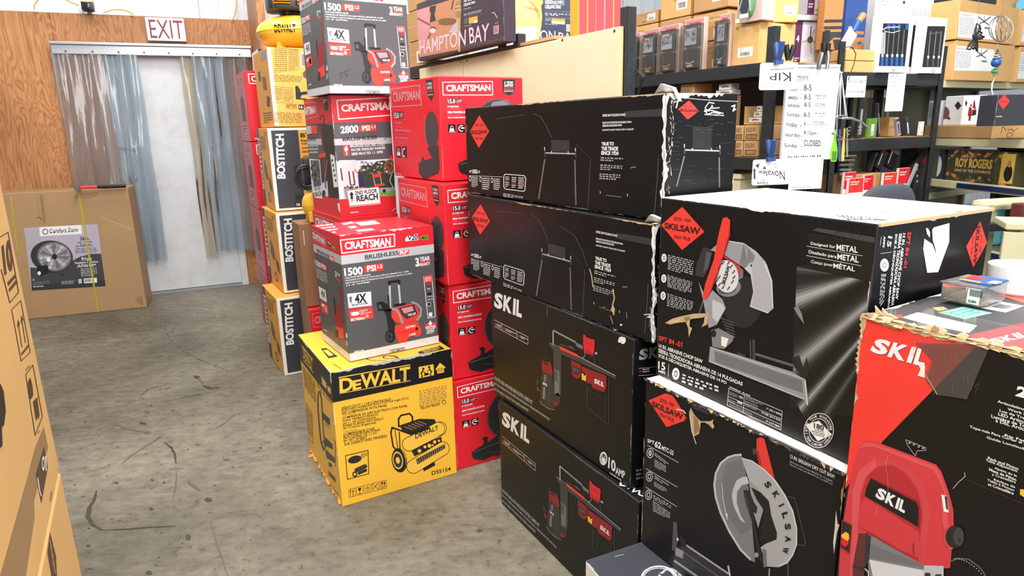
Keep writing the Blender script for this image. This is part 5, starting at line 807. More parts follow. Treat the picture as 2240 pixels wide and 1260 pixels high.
b.S('F',[(680,6),(865,82),(862,106),(785,108),(768,155),(742,122),(695,55)],4,'g190',pp,3,True)
for x, y in ((715,35),(755,50),(800,70),(840,85)): b.E('F',x,y,12,10,'g150',0,pp,3)
b.P('F',[(60,1300),(85,900),(150,480),(215,180),(245,90),(285,35),(330,15),(400,22),(960,235),(1010,300),(1080,500),(1118,650),(1122,800),(1105,1000),(1088,1185),(1020,1188),(850,1165),(640,1045),(330,862),(300,890),(205,1160),(195,1300)],'PALsaw' if PAL.setdefault('PALsaw',(208,58,66)) else 0,pp,4)
PAL.update(sawl=(216,82,88), sawd=(180,42,50), sawm=(205,66,72))
b.P('F',[(240,95),(300,35),(400,40),(950,250),(1000,320),(1062,520),(1100,660),(1085,650),(1000,400),(930,285),(400,75),(300,75)],'sawl',pp,5)
pts_o = [(165,1300),(180,900),(190,480),(255,285),(390,180),(550,165),(730,260),(870,470),(912,680),(880,900),(850,1160)]; pts_i = [(230,1300),(240,900),(262,500),(310,350),(420,250),(555,235),(700,320),(800,480),(842,690),(815,900),(795,1130)]
for i in range(len(pts_o)-1): b.P('F',[pts_o[i],pts_o[i+1],pts_i[i+1],pts_i[i]],'sawl' if i < 4 else 'sawm',pp,5)
b.P('F',[(268,700),(275,500),(330,340),(430,255),(560,245),(690,330),(790,480),(832,690),(808,900),(795,1120),(640,1040),(330,858),(265,800)],'sawd',pp,6); b.P('F',[(240,800),(330,840),(640,1020),(830,1100),(800,850),(305,535),(265,600)],'PALsaw',pp,7)
b.P('F',[(360,362),(780,580),(800,640),(797,806),(306,522),(320,450)],'black','brand_plate',8); b.SKIL('F',(437,440,695,578,670,682,398,530),'white','brand_plate',9)
for i, y in enumerate((0,)): b.S('F',[(350,350),(790,572),(812,650),(806,825)],10,'dred',pp,7)
b.S('F',[(1030,600),(1045,760),(1090,1000)],50,'sawl',pp,6); b.P('F',[(1008,508),(1062,522),(1078,676),(1032,666)],'fill',pp,8); b.P('F',[(1040,520),(1062,526),(1072,650),(1055,640)],'g45',pp,9); b.S('F',[(755,960),(750,1020),(757,1055)],12,'dred',pp,8)
b.P('F',[(330,865),(640,1045),(860,1165),(850,1310),(340,1310)],'g125',pp,6); b.P('F',[(340,960),(600,1060),(860,1165),(850,1180),(600,1130),(345,1080)],'g110',pp,7); b.P('F',[(345,1105),(640,1165),(850,1205),(850,1310),(390,1310)],'g210',pp,7); b.P('F',[(250,868),(335,868),(345,1100),(300,1180),(300,1310),(190,1310),(195,1160)],'maroon',pp,6); b.P('F',[(320,870),(362,890),(345,1110),(305,1180),(300,1120)],'g45',pp,7); b.S('F',[(200,1170),(300,1190),(340,1230)],22,'g45',pp,8); b.S('F',[(310,1190),(340,1220),(340,1260)],10,'g210',pp,9)
b.P('F',[(95,738),(190,790),(166,1052),(78,990)],'dred',pp,8); b.P('F',[(102,752),(182,796),(160,1035),(86,980)],'g30',pp,9); b.E('F',124,940,34,46,'red',0,pp,10); b.P('F',[(92,880),(130,850),(160,870),(165,915),(150,935),(95,905)],'yellow',pp,11)
b.E('F',1085,900,60,100,'sawm',0,pp,7); b.E('F',1135,896,86,104,'g30',0,pp,8); b.E('F',1168,896,48,84,'g60',0,pp,9); b.E('F',1178,925,10,18,'g30',0,pp,10)
b.P('F',[(850,1158),(1030,1165),(1030,1310),(838,1310)],'g190',pp,8); b.P('F',[(860,1225),(910,1230),(905,1310),(850,1310)],'g45',pp,9); b.P('F',[(955,1240),(1010,1240),(1010,1310),(950,1310)],'g60',pp,9); b.S('F',[(1100,1120),(1160,1095),(1260,1105),(1350,1170),(1400,1230),(1430,1300)],15,'g80',pp,4)
for i in range(14): t = i/13; x = 1130+t*290; b.E('F',x,1098+190*t*t,7,5,'g170',0,pp,5,8)
b.S('F',[(520,148),(512,190),(500,240),(515,330),(522,420),(520,480)],3,'pink','scuffs',12); b.S('F',[(430,600),(420,650),(405,695)],3,'pink','scuffs',12)
Z(1820, 440, 4.845)
b.R('T',0,0,1,1,'g45'); b.P('T',[(1120,1185),(1400,1120),(1700,1190),(1405,1256)],'mint','sticker',3); b.G('T',(1230,1185,1420,1140,1620,1188,1420,1235),3,'tone120' if PAL.setdefault('tone120',(90,150,130)) else 0,'sticker',words=(4,6),L=4); b.P('T',[(1570,1135),(1790,1068),(2035,1115),(1840,1185)],'fill','shipping_label',3); b.bars('T',(1680,1125,1790,1095,1930,1120,1830,1150),40,'g80','shipping_label',4); b.P('T',[(1060,1130),(1180,1120),(1230,1150),(1120,1170)],'kraft',L=2)
PAL['coral'] = (232,96,86); b.P('T',[(1700,960),(2100,900),(2140,1120),(1830,1015)],'coral','red_print',2)
Z(1820, 680, 3.938); b.P('T',[(1150,215),(1660,105),(1760,160),(1760,420),(1370,295)],'red','red_print',2); b.SKIL('T',(1330,255,1640,180,1700,225,1420,290),'white','red_print',4); b.P('T',[(600,60),(740,15),(1250,130),(1180,195),(860,130)],'fill','torn_patch',3); b.P('T',[(530,45),(600,35),(610,60),(560,70)],'sred','torn_patch',4)
b.R('T',0,0,1,.25,TAPE,'packing_tape',5)
for e, w_, c, sd in ((('F',(0,1),(.45,1)),.014,'tan',91),(('T',(0,0),(1,0)),.02,'lkraft',92),(('T',(0,0),(0,1)),.014,'fill',93),(('F',(0,.7),(0,1)),.012,'tan',94)): b.wear(*e,w_,c,seed=sd,gap=.15)
a = b.acc('torn_cardboard'); r = random.Random(6)
for i in range(34):
    x = -b.w/2+.26*(i/34)**1.1; y = -b.d/2; l = r.uniform(.006,.014); q = r.uniform(-.003,.006); a.prism([(x-.006,y-.001,b.h-.005),(x+l,y-r.uniform(.001,.004),b.h-r.uniform(.002,.007)),(x+l*1.2,y+.002,b.h+q),(x+l*.3,y+.004,b.h+q+r.uniform(0,.004)),(x-.006,y+.004,b.h+.001)],(0,.003,0),M('tan' if i % 3 else 'dkraft',.8))
for i in range(10):
    z = b.h-.01*i; a.prism([(-b.w/2,-b.d/2,z),(-b.w/2-r.uniform(.001,.006),-b.d/2-r.uniform(0,.004),z-.007),(-b.w/2,-b.d/2,z-.016)],(.003,.002,0),M('tan',.8))
for i in range(3): a.prism([(-b.w/2+.015+.012*i,-b.d/2+.01,b.h),(-b.w/2+.012+.012*i,-b.d/2+.008,b.h+r.uniform(.01,.022)),(-b.w/2+.024+.012*i,-b.d/2+.012,b.h+.004)],(0,.003,0),M('lkraft',.8))
RED = b; b.done()
# ================================================================ left side, rear stacks
# kraft cartons close to the camera at the left
Z(0, 0, 1)
lw, lx = 29.5, aty(80, 780, 1.25); zs = aty(115, 1030, 1.25).z
def kraft_left(z, h, lb):
    w, d = .5, .78; o = Vector((lx.x, lx.y, 0))-U(lw)*w-V(lw)*d
    return Carton('shipping_carton', lb, 'box', o.x, o.y, lw, w, d, h, z, 'kraft2', group='tall kraft shipping cartons', rough=.6, bev=.006)
b = kraft_left(zs+.004, 1.78-zs, 'tall kraft shipping carton with stacking and this-way-up symbols at the left edge'); hm = 'handling_symbols'; PAL['print'] = (74,48,32)
Z(0, 300, 2.625); b.S('R',[(-60,690),(-60,610),(45,545),(105,890),(55,950),(5,760)],5,'print',hm); b.T('R','10',(5,625,58,575,76,760,24,795),'print',.05,hm); b.P('R',[(40,835),(86,785),(92,800),(46,855)],'print',hm); b.P('R',[(48,872),(94,815),(100,832),(53,890)],'print',hm)
b.S('R',[(65,990),(118,938),(172,1235),(120,1285)],4,'print',hm,2,True)
for x, y in ((104,1075),(124,1050)): b.S('R',[(x,y),(x+20,y+130)],4,'print',hm); b.P('R',[(x-7,y+18),(x-3,y-30),(x+10,y-2)],'print',hm)
b.S('R',[(124,1245),(160,1198)],10,'print',hm)
Z(0, 760, 2.52); b.S('R',[(140,150),(180,97),(232,380),(192,485)],4,'print',hm,2,True); b.P('R',[(152,190),(166,165),(178,210),(182,262),(168,288),(160,270)],'print',hm); b.P('R',[(180,300),(204,274),(217,372),(212,398),(206,380),(200,405),(195,395)],'print',hm); b.G('R',(138,118,165,92,168,112,141,140),1,'dkraft',words=(1,1)); b.G('R',(205,470,222,448,225,462,208,484),1,'dkraft',words=(1,1))
b.P('R',[(-40,190),(0,200),(18,240),(30,350),(20,430),(8,440),(12,540),(-40,600)],'ink','marker_scribble',2)
b.P('R',[(190,560),(240,438),(263,548),(185,850),(190,930),(120,1400),(-40,1400),(30,1150),(150,720)],'dkraft','packing_tape',2); b.P('R',[(240,546),(262,660),(226,858),(194,700)],'print','shipping_label',3); b.S('R',[(205,720),(215,790),(224,820)],5,'fill','shipping_label',4); b.ring('R',236,640,8,40,.4,'fill','shipping_label',4); b.S('R',[(248,600),(252,680)],5,'fill','shipping_label',4)
b.E('R',280,820,5,28,'dkraft',8); b.done()
b = kraft_left(0, zs-.001, 'tall kraft shipping carton on the floor at the left edge, under another'); b.P('R',[(274,1018),(307,1150),(314,1290),(288,1290),(260,1130)],'print','shipping_label',2)
for i in range(4): b.S('R',[(272+i*6,1060+i*40),(282+i*7,1110+i*45)],3,'kraft2','shipping_label',3)
b.P('R',[(290,690),(286,720),(240,930),(200,1110),(175,1290),(150,1290),(190,1150),(225,1000)],clearmat('packing_tape_film2',(.98,.94,.86),.7,.1,(.8,.72,.58)),'packing_tape',1); b.done()
# big fan carton against the wall, hammer on top
Z(0, 380, 3.706)
b = Carton('drum_fan_box', 'wide kraft carton with a grey drum fan label and yellow straps beside the door', 'box', -4.236, 5.048, 20.9, 1.17, .34, 1.024, 0, 'kraftd' if PAL.setdefault('kraftd',(170,136,98)) else 0, rough=.6, bev=.008); fl = 'fan_label'
b.P('F',[(195,440),(790,408),(855,912),(258,948)],'lav',fl,1); b.P('F',[(245,760),(420,770),(560,720),(650,672),(735,650),(820,648),(855,900),(258,945)],'g60',fl,2); b.P('F',[(258,905),(850,860),(855,912),(258,948)],'g45',fl,3); b.P('F',[(200,470),(320,450),(330,560),(220,640)],'g170',fl,2)
b.P('F',[(318,434),(658,415),(665,488),(324,507)],'white',fl,4); b.ring('F',367,470,23,24,.3,'dred',fl,5,90,270); b.ring('F',367,470,23,24,.3,'blue',fl,5,-90,90); b.T('F','Comfort Zone',(400,448,634,436,634,466,400,480),'g45',.012,fl,5); b.G('F',(405,478,636,463,636,474,405,488),1,'g45',fl,L=5,bold=True,words=(8,9))
b.E('F',420,672,172,130,'g45',8,fl,5,40); b.E('F',440,672,140,118,'g150',5,fl,6,40)
for i in range(11):
    t = i*.571; b.P('F',[(440,672),(440+118*math.cos(t),672+102*math.sin(t)),(440+118*math.cos(t+.3),672+102*math.sin(t+.3))],'g190' if i % 2 else 'g110',fl,7); b.S('F',[(440+25*math.cos(t),672+22*math.sin(t)),(440+136*math.cos(t),672+114*math.sin(t))],3,'g45',fl,8)
b.ring('F',440,672,138,116,.05,'g60',fl,8); b.ring('F',440,672,90,78,.04,'g80',fl,8); b.E('F',442,672,22,22,'ink',0,fl,9); b.E('F',395,697,18,18,'fill',0,fl,9); b.P('F',[(300,752),(385,738),(402,800),(330,830),(300,812)],'ink',fl,9); b.E('F',318,806,14,16,'fill',0,fl,10); b.S('F',[(485,815),(505,822),(520,808)],5,'ink',fl,9)
for t, q_, m_, bo in (('36in.',(648,510,724,503,726,536,650,543),'g30',.02),('High Velocity',(625,551,748,542,748,558,625,567),'g30',.012),('Drum Fan',(648,567,733,560,733,575,648,583),'g30',.012),('91cm',(660,676,742,672,743,704,662,708),'white',.02),('Ventilateur à Tambour',(605,714,798,702,798,720,605,733),'white',.012),('de Haute Vitesse',(632,734,778,724,778,742,632,751),'white',.012)): b.T('F',t,q_,m_,bo,fl,6)
b.G('F',(612,585,770,574,770,590,612,600),1,'g45',fl,L=6); b.G('F',(612,605,785,597,790,640,612,650),4,'g60',fl,L=6); b.G('F',(625,752,782,742,782,754,625,763),1,'white',fl,L=6); b.G('F',(655,766,785,758,790,830,658,838),5,'g190',fl,L=6); b.P('F',[(680,850),(785,843),(787,882),(682,888)],'white',fl,6); b.bars('F',(686,856,740,852,742,876,688,880),40,'ink',fl,7); b.G('F',(500,872,600,866,600,895,500,902),3,'g190',fl,L=6); b.P('F',[(635,855),(662,852),(664,888),(637,891)],'g190',fl,6); b.E('F',272,860,9,10,'g150',0,fl,6); b.G('F',(270,880,410,868,410,905,272,912),3,'g125',fl,L=6); b.G('F',(270,912,408,905,408,918,270,926),1,'white',fl,L=6); b.S('F',[(700,690),(690,420)],2,'g170',fl,6)
PAL['strapc'] = (178,164,40)
for q_ in ([(626,146),(642,144),(665,250),(803,1122),(790,1124),(655,300)],[(80,176),(94,174),(120,400),(155,650),(143,655),(105,400)]): b.P('F',q_,'strapc','strap',9)
b.S('F',[(300,170),(322,350),(345,420)],3,'dkraft','crease',2); b.S('F',[(295,360),(322,352),(340,372)],4,'print','crease',2); b.P('F',[(320,170),(345,165),(375,400),(350,410)],'dkraft','crease',1); b.S('F',[(820,350),(1080,458)],2.5,'lkraft','crease',2); b.P('F',[(640,158),(800,146),(790,180),(700,205),(590,195)],'dkraft','crease',1); b.P('F',[(1090,1010),(1150,985),(1165,1060),(1140,1070)],'dkraft','stain',1)
b.done(); FB = b
hp = onz(640, 128, 1.03); hd = U(20.9); hm_ = thing('hammer', 'small hammer with orange and black handle lying on the fan carton', 'hammer', (hp.x,hp.y,1.026), 20.9)
a = Acc(); a.tube([(0,-.06,.018),(0,.05,.018)], [.016,.013], M('g110',.3,1), 12); a.lathe([(.019,0),(.019,.02)], M('g150',.3,1), 14, (0,-.05,.018), Matrix.Rotation(math.pi/2,4,'X')); a.build('hammer_head', hm_, True)
a = Acc(); a.tube([(.0,0,.02),(.14,0,.018)], [.011,.013], M('sred'), 12); a.build('orange_handle', hm_, True); a = Acc(); a.tube([(.13,0,.018),(.18,0,.018),(.33,0,.016)], [.014,.017,.016], M('ink'), 12); a.build('rubber_grip', hm_, True)
# red compressor cartons at the far end
Z(500, 120, 3.5)
def comp(x, y, z, lb):
    b = Carton('air_compressor_box', lb, 'box', x, y, 28, .4, .5, .456, z, 'red', group='red compressor cartons by the door', mats=dict(L='maroonp'), rough=.3); return b
PAL['maroonp'] = (186,70,84)
b = comp(-1.733, 4.54, 1.38, 'red compressor carton on top of the far column next to the strip curtain')
b.S('F',[(.05,.80),(.95,.80),(.95,.955),(.05,.955)],.007,'white',lg,2,True,'n') if 0 else None
F = b.faces['F']; W_, H_ = F.W, F.H
b.S('F',[(.03,.375),(.36,.375),(.36,.435),(.03,.435)],.006,'white',lg,2,True,'m'); b.T('F','CRAFTSMAN',(.045,.386,.345,.424),'white',.035,lg,3,'m') if 0 else b.T('F','CRAFTSMAN',(.045/W_,.386/H_,.345/W_,.424/H_),'white',.035,lg,3,'n')
b.T('F','1 TOOL & COMPRESSOR COMBO KIT',(.2,.745,.8,.77),'white',.02,n='n'); b.G('F',(.2,.64,.8,.71),2,'white',n='n'); b.G('F',(.2,.55,.8,.62),2,'white',n='n')
b.P('F',[(.24,.43),(.47,.43),(.47,.53),(.24,.53)],'ink',bd,2,'n'); b.T('F','6 GAL',(.26,.455,.45,.51),'white',.03,bd,3,'n'); b.P('F',[(.26,.31),(.48,.31),(.48,.41),(.26,.41)],'ink',bd,2,'n'); b.T('F','18 GA',(.28,.335,.46,.39),'white',.03,bd,3,'n'); b.ring('F',.6,.48,.06,.05,.3,'white',bd,2,n='n'); b.E('F',.6,.2,.22,.16,'ink',0,pp,2,30,'n'); b.E('F',.75,.34,.16,.08,'g45',0,pp,3,20,'n'); b.T('F','CMEC6150K',(.06,.03,.3,.055),'white',.02,n='n')
b.S('L',[(.12,.83),(.8,.83),(.8,.95),(.12,.95)],.008,'pink',lg,2,True,'n'); b.T('L','CRAFTSMAN',(.16,.855,.76,.925),'pink',.035,lg,3,'n'); b.P('L',[(.35,.3),(.72,.3),(.75,.62),(.5,.68),(.35,.6)],'maroon',pp,2,'n'); b.G('L',(.15,.70,.6,.8),3,'pink',n='n'); b.P('L',[(.3,.1),(.7,.1),(.7,.26),(.3,.26)],'pink',bd,1,'n'); b.G('L',(.32,.12,.68,.24),3,'maroon',bd,n='n')
cr = b.done()
for k, lb in ((1,'red compressor carton second from the top of the far column'),(2,'red compressor carton third from the top of the far column'),(0,'red compressor carton on the floor at the bottom of the far column')):
    dup(cr, cr.location-Vector((0,0,1.38-(0 if k == 0 else (.92 if k == 1 else .46)))), 28, lb)
b = Carton('navy_box', 'dark navy and white box on top of the red compressor column', 'box', -1.65, 4.62, 28, .22, .3, .14, 1.838, 'navy', mats=dict(L='white')); b.G('F',(.3,.2,.8,.7),2,'white',n='n'); b.done()
# orange nailer kit cartons
def bostitch(z, x, y, yw, lb):
    return Carton('nailer_kit_box', lb, 'box', x, y, yw, .45, .45, .484, z, 'fill', group='black and orange nailer kit cartons', mats=dict(L='yel3',R='yel3',T='yel3'), rough=.45)
PAL['yel3'] = (226,160,70)
b = bostitch(.978, -1.40, 3.93, 28, 'orange nailer kit carton with vertical white lettering, third carton up in its stack')
b.R('F',.045,.03,.385,.97,'slate'); b.R('F',.385,.03,.97,.97,'yel3')
b.T('F','BOSTITCH',(372,948,358,606,424,604,437,948),'white',.04,lg); q2 = (.41,.88,.9,.93); b.T('F','BTFP3KIT',q2,'ink',.03,n='n'); b.T('F','Premium 16GA Finish Nailer &',(.41,.825,.95,.86),'ink',.02,n='n'); b.T('F','Compressor Kit',(.41,.785,.7,.82),'ink',.02,n='n'); b.T('F','Juego de compresor y',(.41,.735,.82,.77),'ink',.02,n='n'); b.T('F','clavadora',(.41,.695,.6,.73),'ink',.02,n='n'); b.G('F',(.42,.58,.95,.66),4,'ink',n='n')
b.P('F',[(500,855),(512,845),(535,848),(548,878),(622,882),(622,918),(556,925),(552,960),(600,965),(600,985),(512,992),(505,960)],'g30',pp,2); b.S('F',[(520,940),(525,990)],8,'g60',pp,3); b.G('F',(.42,.2,.95,.28),4,'ink',n='n'); b.S('F',[(512,1072),(600,1068),(602,1108),(514,1112)],2,'ink',bd,2,True); b.T('F','SMART POINT',(516,1076,598,1073,598,1104,518,1108),'ink',.02,bd); b.P('F',[(512,1125),(556,1123),(558,1164),(514,1167)],'ink',bd); b.T('F','16',(520,1133,546,1131,548,1156,522,1158),'white',.03,bd)
Z(530, 440, 3.15)
b.R('L',.03,0,.22,1,'slate'); b.T('L','BOSTITCH',(.055,.22,.055,.86,.19,.86,.19,.22) if 0 else (.05,.22,.05,.88,.2,.88,.2,.22),'white',.04,lg,3,'n')
b.P('L',[(.36,.45),(.42,.62),(.55,.58),(.62,.52),(.66,.38),(.5,.36),(.42,.4)],'brown',pp,2,'n'); b.P('L',[(.68,.42),(.85,.36),(.9,.22),(.74,.26)],'g45',pp,2,'n'); b.ring('L',.58,.14,.11,.06,.3,'g45',pp,2,n='n'); b.S('L',[(.6,.34),(.7,.3),(.66,.2)],.006,'g45',pp,2,False,'n'); b.G('L',(.3,.72,.75,.9),8,'brown',n='n'); b.G('L',(.72,.9,.95,.95),2,'brown',n='n')
b.wear('F',(0,0),(0,1),.006,'tan',seed=101,gap=.5); b.wear('F',(0,0),(1,0),.006,'tan',seed=102,gap=.5)
bo = b.done()
for z, x, y, yw, lb in ((.489,-1.379,3.857,30.2,'orange nailer kit carton second from the floor, plain brown box beside it'),(0,-1.391,3.748,30.2,'orange nailer kit carton on the floor beside the yellow compressor carton')):
    dup(bo, Vector((x,y,z))+U(yw)*.225+V(yw)*.225, yw, lb)
Z(500, 120, 3.5)
b = Carton('nailer_kit_box', 'yellow-orange carton covered in printed tables, under the yellow tank', 'box', -1.372, 3.985, 30, .45, .45, .446, 1.467, 'yel4' if PAL.setdefault('yel4',(240,184,92)) else 0, mats=dict(L='yel3'), rough=.45)
b.R('F',0,0,.05,1,'fill'); b.S('F',[(345,-70),(535,-40),(540,112),(350,136)],2,'brown','data_table',2,True); b.S('F',[(455,-60),(458,125)],1.5,'brown','data_table'); b.G('F',(355,-60,450,-48,452,125,358,132),12,'brown','data_table'); b.G('F',(462,-48,530,-38,535,108,464,118),12,'brown','data_table'); b.G('F',(350,150,565,165,565,212,352,208),5,'brown'); b.S('F',[(348,240),(490,255),(492,366),(350,364)],2.5,'brown','data_table',2,True); b.S('F',[(418,250),(420,362)],2,'brown','data_table'); b.G('F',(355,252,412,258,414,355,356,355),8,'brown','data_table'); b.G('F',(424,260,486,266,487,360,425,358),8,'brown','data_table')
b.P('F',[(510,240),(530,236),(545,262),(552,285),(612,278),(616,300),(560,308),(548,330),(600,335),(600,345),(515,340)],'g45',pp,2); b.S('F',[(438,375),(520,378),(522,414),(440,410)],2,'brown',bd,2,True); b.T('F','SMART POINT',(442,378,518,381,519,408,444,404),'brown',.02,bd); b.P('F',[(535,380),(575,382),(577,420),(537,418)],'ink',bd); b.T('F','16',(541,386,566,388,568,412,543,411),'white',.03,bd); b.P('F',[(550,-20),(605,-15),(610,85),(556,92)],'fill',bd); b.bars('F',(556,-10,604,-5,606,80,560,86),30,'ink',bd); b.G('F',(350,435,570,450,570,540,352,520),8,'brown'); b.E('F',590,150,22,28,'brown',0,pp)
b.P('L',[(.5,.5),(.75,.48),(.75,.65),(.5,.67)],'brown',pp,1,'n'); b.P('L',[(.62,.28),(.82,.26),(.88,.38),(.7,.42)],'g60',pp,1,'n'); b.P('L',[(.25,.62),(.4,.62),(.4,.75),(.25,.75)],'g60',pp,1,'n'); b.G('L',(.3,.05,.9,.2),5,'g60',n='n'); b.P('L',[(.55,.86),(.9,.86),(.9,.97),(.55,.97)],'g150',bd,1,'n')
b.wear('F',(0,0),(1,0),.012,'brown',seed=103); b.done()
# yellow pancake compressor on that carton
def tank(name, lb, loc, R, H, text=True):
    t = thing(name, lb, 'compressor', loc, 25); Y = M('yellow',.25); K = M('ink',.4)
    a = Acc(); pr = [(0.001,.006)]+[(R*math.sin(math.radians(q))**.75, .006+H/2-H/2*math.cos(math.radians(q))) for q in range(12,180,8)]+[(.001,.006+H)]; a.lathe(pr, Y, 40); a.lathe([(R*1.0,.001+H/2),(R*1.012,.006+H/2),(R*1.0,.013+H/2)], Y, 40); a.build('tank', t, True)
    for i in range(4):
        a = Acc(); q = math.radians(45+90*i); a.box((R*.72*math.cos(q),R*.72*math.sin(q),.032),(.05,.03,.06),Y,Matrix.Rotation(q,4,'Z'),.005); a.build('foot', t)
    return t, R, H
t, R, H = tank('air_compressor', 'yellow tank air compressor with black motor on the topmost orange carton', (-1.285,4.33,1.917), .245, .2)
a = Acc(); a.box((0,0,.31),(.34,.2,.17),M('ink',.4),None,.03); a.box((.02,.02,.235),(.22,.15,.05),M('g30'),None,.01); a.build('motor_shroud', t, True)
a = Acc(); a.box((-.05,-.13,.255),(.2,.09,.07),M('g30'),None,.015); a.tube([(-.06,-.06,.19),(-.06,-.1,.235)],.012,M('g150',.3,1)); PPN = a.build('pressure_panel', t, True)
for x in (-.1, .03):
    a = Acc(); a.tube([(x-.05,-.185,.265),(x-.02,-.185,.265),(x+.04,-.185,.268)],[.022,.018,.022],M('brass',.25,1),12); a.tube([(x-.055,-.185,.265),(x-.05,-.185,.265)],[.012,.024],M('g190',.2,1),12); tag(a.build('brass_coupler', PPN, True), 'brass air coupler', None)
fc = Face((0,0,0),(1,0,0),(0,0,1),1,1,Matrix())
a = Acc(); vs, fs = textmesh('DEWALT', .03); K_ = M('ink')
def ontank(u, v): q = math.radians(-131+u*30); rr_ = R*1.004; return (rr_*math.cos(q), rr_*math.sin(q), .006+H*.40+v*.045)
a.mesh([ontank(*p) for p in vs], fs, K_); a.build('brand_logo', t)
# low yellow compressor on a plain box behind the pressure washers, mostly hidden
b = Carton('plain_box', 'plain brown carton between the orange and grey stacks', 'box', -1.155, 3.56, 28, .38, .2, .47, .478, 'dkraft2' if PAL.setdefault('dkraft2',(140,104,74)) else 0, rough=.6)
for z in (.2,.62,.9): b.S('L',[(.8,z),(.8,z+.03)],.012,'fill',n='n')
b.S('F',[(.06,.75),(.06,.92)],.008,'fill',n='n'); b.done()
b = Carton('tool_box_carton', 'small red carton on the floor under the plain brown carton', 'box', -1.13, 3.52, 28, .36, .25, .474, 0, 'red', mats=dict(L='dkraft2')); b.S('F',[(.04,.78),(.6,.78),(.6,.95),(.04,.95)],.007,'pink',lg,2,True,'n'); b.T('F','CRAFTSMAN',(.07,.82,.57,.91),'pink',.035,lg,3,'n'); b.done()
t, R, H = tank('air_compressor', 'yellow round compressor tank with coiled black hose on the plain brown carton', (-1.055,3.67,.952), .1, .17)
a = Acc(); a.box((0,0,.27),(.16,.1,.16),M('ink',.4),None,.02); a.build('motor_shroud', t, True)
a = Acc(); pts = [(-.075+.055*math.cos(q),-.09,.235+.06*math.sin(q)+.002*q) for q in [i*.35 for i in range(38)]]; a.tube(pts,.007,M('ink',.4),8); a.build('coiled_hose', t, True)
# ================================================================ steel racks
RK = M('rack',.4,.3)
def rack(name, lb, pt, yaw, s0, s1, depth, height, shelves, posts, deck='kraft', group='black boltless steel racks'):
    """pt: a ground point of the front line, yaw its direction; s0..s1 the run along it."""
    o = Vector((pt[0], pt[1], 0))+U(yaw)*s0; L = s1-s0; t = thing(name, lb, 'rack', o, yaw, group)
    for s in posts:
        for v, sg in ((0, 1), (depth, -1)):
            a = Acc(); x = s-s0; a.box((x-.022, v, height/2), (.044,.003,height), RK); a.box((x, v+.022*sg, height/2), (.003,.044,height), RK)
            z = .12
            while z < height-.02:
                if v == 0:
                    a.face([(x+.0019,v+.018,z),(x+.0019,v+.027,z),(x+.0019,v+.027,z+.02),(x+.0019,v+.018,z+.02)], M('ink',.6)); a.face([(x-.018,v-.0019,z),(x-.027,v-.0019,z),(x-.027,v-.0019,z+.02),(x-.018,v-.0019,z+.02)][::-1], M('ink',.6))
                z += .0762
            a.build('post', t)
    for z in shelves:
        for v in (0.018, depth-.018):
            a = Acc(); a.box((L/2, v, z-.036), (L-.01,.03,.07), RK, None, .003); a.build('beam', t)
        for s in sorted(set(round(p-s0, 3) for p in posts)):
            a = Acc(); a.box((min(max(s-.012,.02),L-.02), depth/2, z-.036), (.02,depth-.07,.06), RK); a.build('side_tie', t)
        a = Acc(); a.box((L/2, depth/2, z-.008), (L-.03,depth-.04,.015), M(deck,.6)); a.build('shelf_board', t)
    return t
def Sof(pl, x, y): p = onplane(x, y, Vector(pl[0]), V(pl[1])); return (p-Vector(pl[0])).dot(U(pl[1])), p.z
Z(0, 0, 1)
# --- rack behind the red saw cartons, boarded along its front
P1 = (Vector((.458,2.8,0)), -59.02); P1r = (P1[0]+V(-59.02)*.022, -59.02)
sR = Sof(P1r,1372,100)[0]; sM = Sof(P1r,1133,60)[0]; sL = Sof(P1r,900,140)[0]-.25; ztop = Sof(P1r,1372,14)[1]
R1 = thing('storage_rack', 'black steel rack behind the red saw cartons, beige boards screwed along its front', 'rack', P1r[0]+U(-59.02)*sL, -59.02, 'black boltless steel racks'); LL = sR-sL
def post(t, x, v, h, sg=1):
    a = Acc(); a.box((x-.022, v, h/2), (.044,.003,h), RK); a.box((x, v+.022*sg, h/2), (.003,.044,h), RK); z = .12
    while z < h-.02:
        if sg > 0: a.face([(x+.0019,v+.018,z),(x+.0019,v+.027,z),(x+.0019,v+.027,z+.02),(x+.0019,v+.018,z+.02)], M('ink',.6)); a.face([(x-.018,v-.0019,z),(x-.027,v-.0019,z),(x-.027,v-.0019,z+.02),(x-.018,v-.0019,z+.02)][::-1], M('ink',.6))
        z += .0762
    a.build('post', t)
for x, v, sg in ((LL,0,1),(sM-sL,0,1),(.05,0,1),(LL-.56,.5,-1),(.05,.5,-1)): post(R1, x, v, ztop if v == 0 else 1.83, sg)
for z, x1 in ((1.846,sM-sL),(1.0,LL),(.25,LL)):
    a = Acc(); a.box((x1/2+.02,.018,z-.036),(x1-.04,.03,.07),RK,None,.003); a.build('beam', R1); a = Acc(); a.box(((LL-.55)/2,.482,z-.036),(LL-.6,.03,.07),RK,None,.003); a.build('beam', R1)
    a = Acc(); a.box(((LL-.5)/2,.26,z-.008),(LL-.55,.5,.015),M('kraft',.6)); a.build('shelf_board', R1)
    a = Acc(); a.box((.03,.25,z-.036),(.02,.44,.06),RK); a.build('side_tie', R1)
a = Acc(); loc = lambda x, y, z: (R1.matrix_world if 0 else Matrix.Translation(R1.location) @ Matrix.Rotation(math.radians(-59.02),4,'Z')).inverted() @ Vector((x,y,z))
hk = [onplane(x, y, P1r[0]+V(-59.02)*.05, V(-59.02)) for x, y in ((1383,150),(1392,155),(1408,170),(1400,190),(1394,207))]; a.tube([loc(*p) for p in hk], .006, M('g60',.3,.6)); a.build('wire_hook', R1, True)
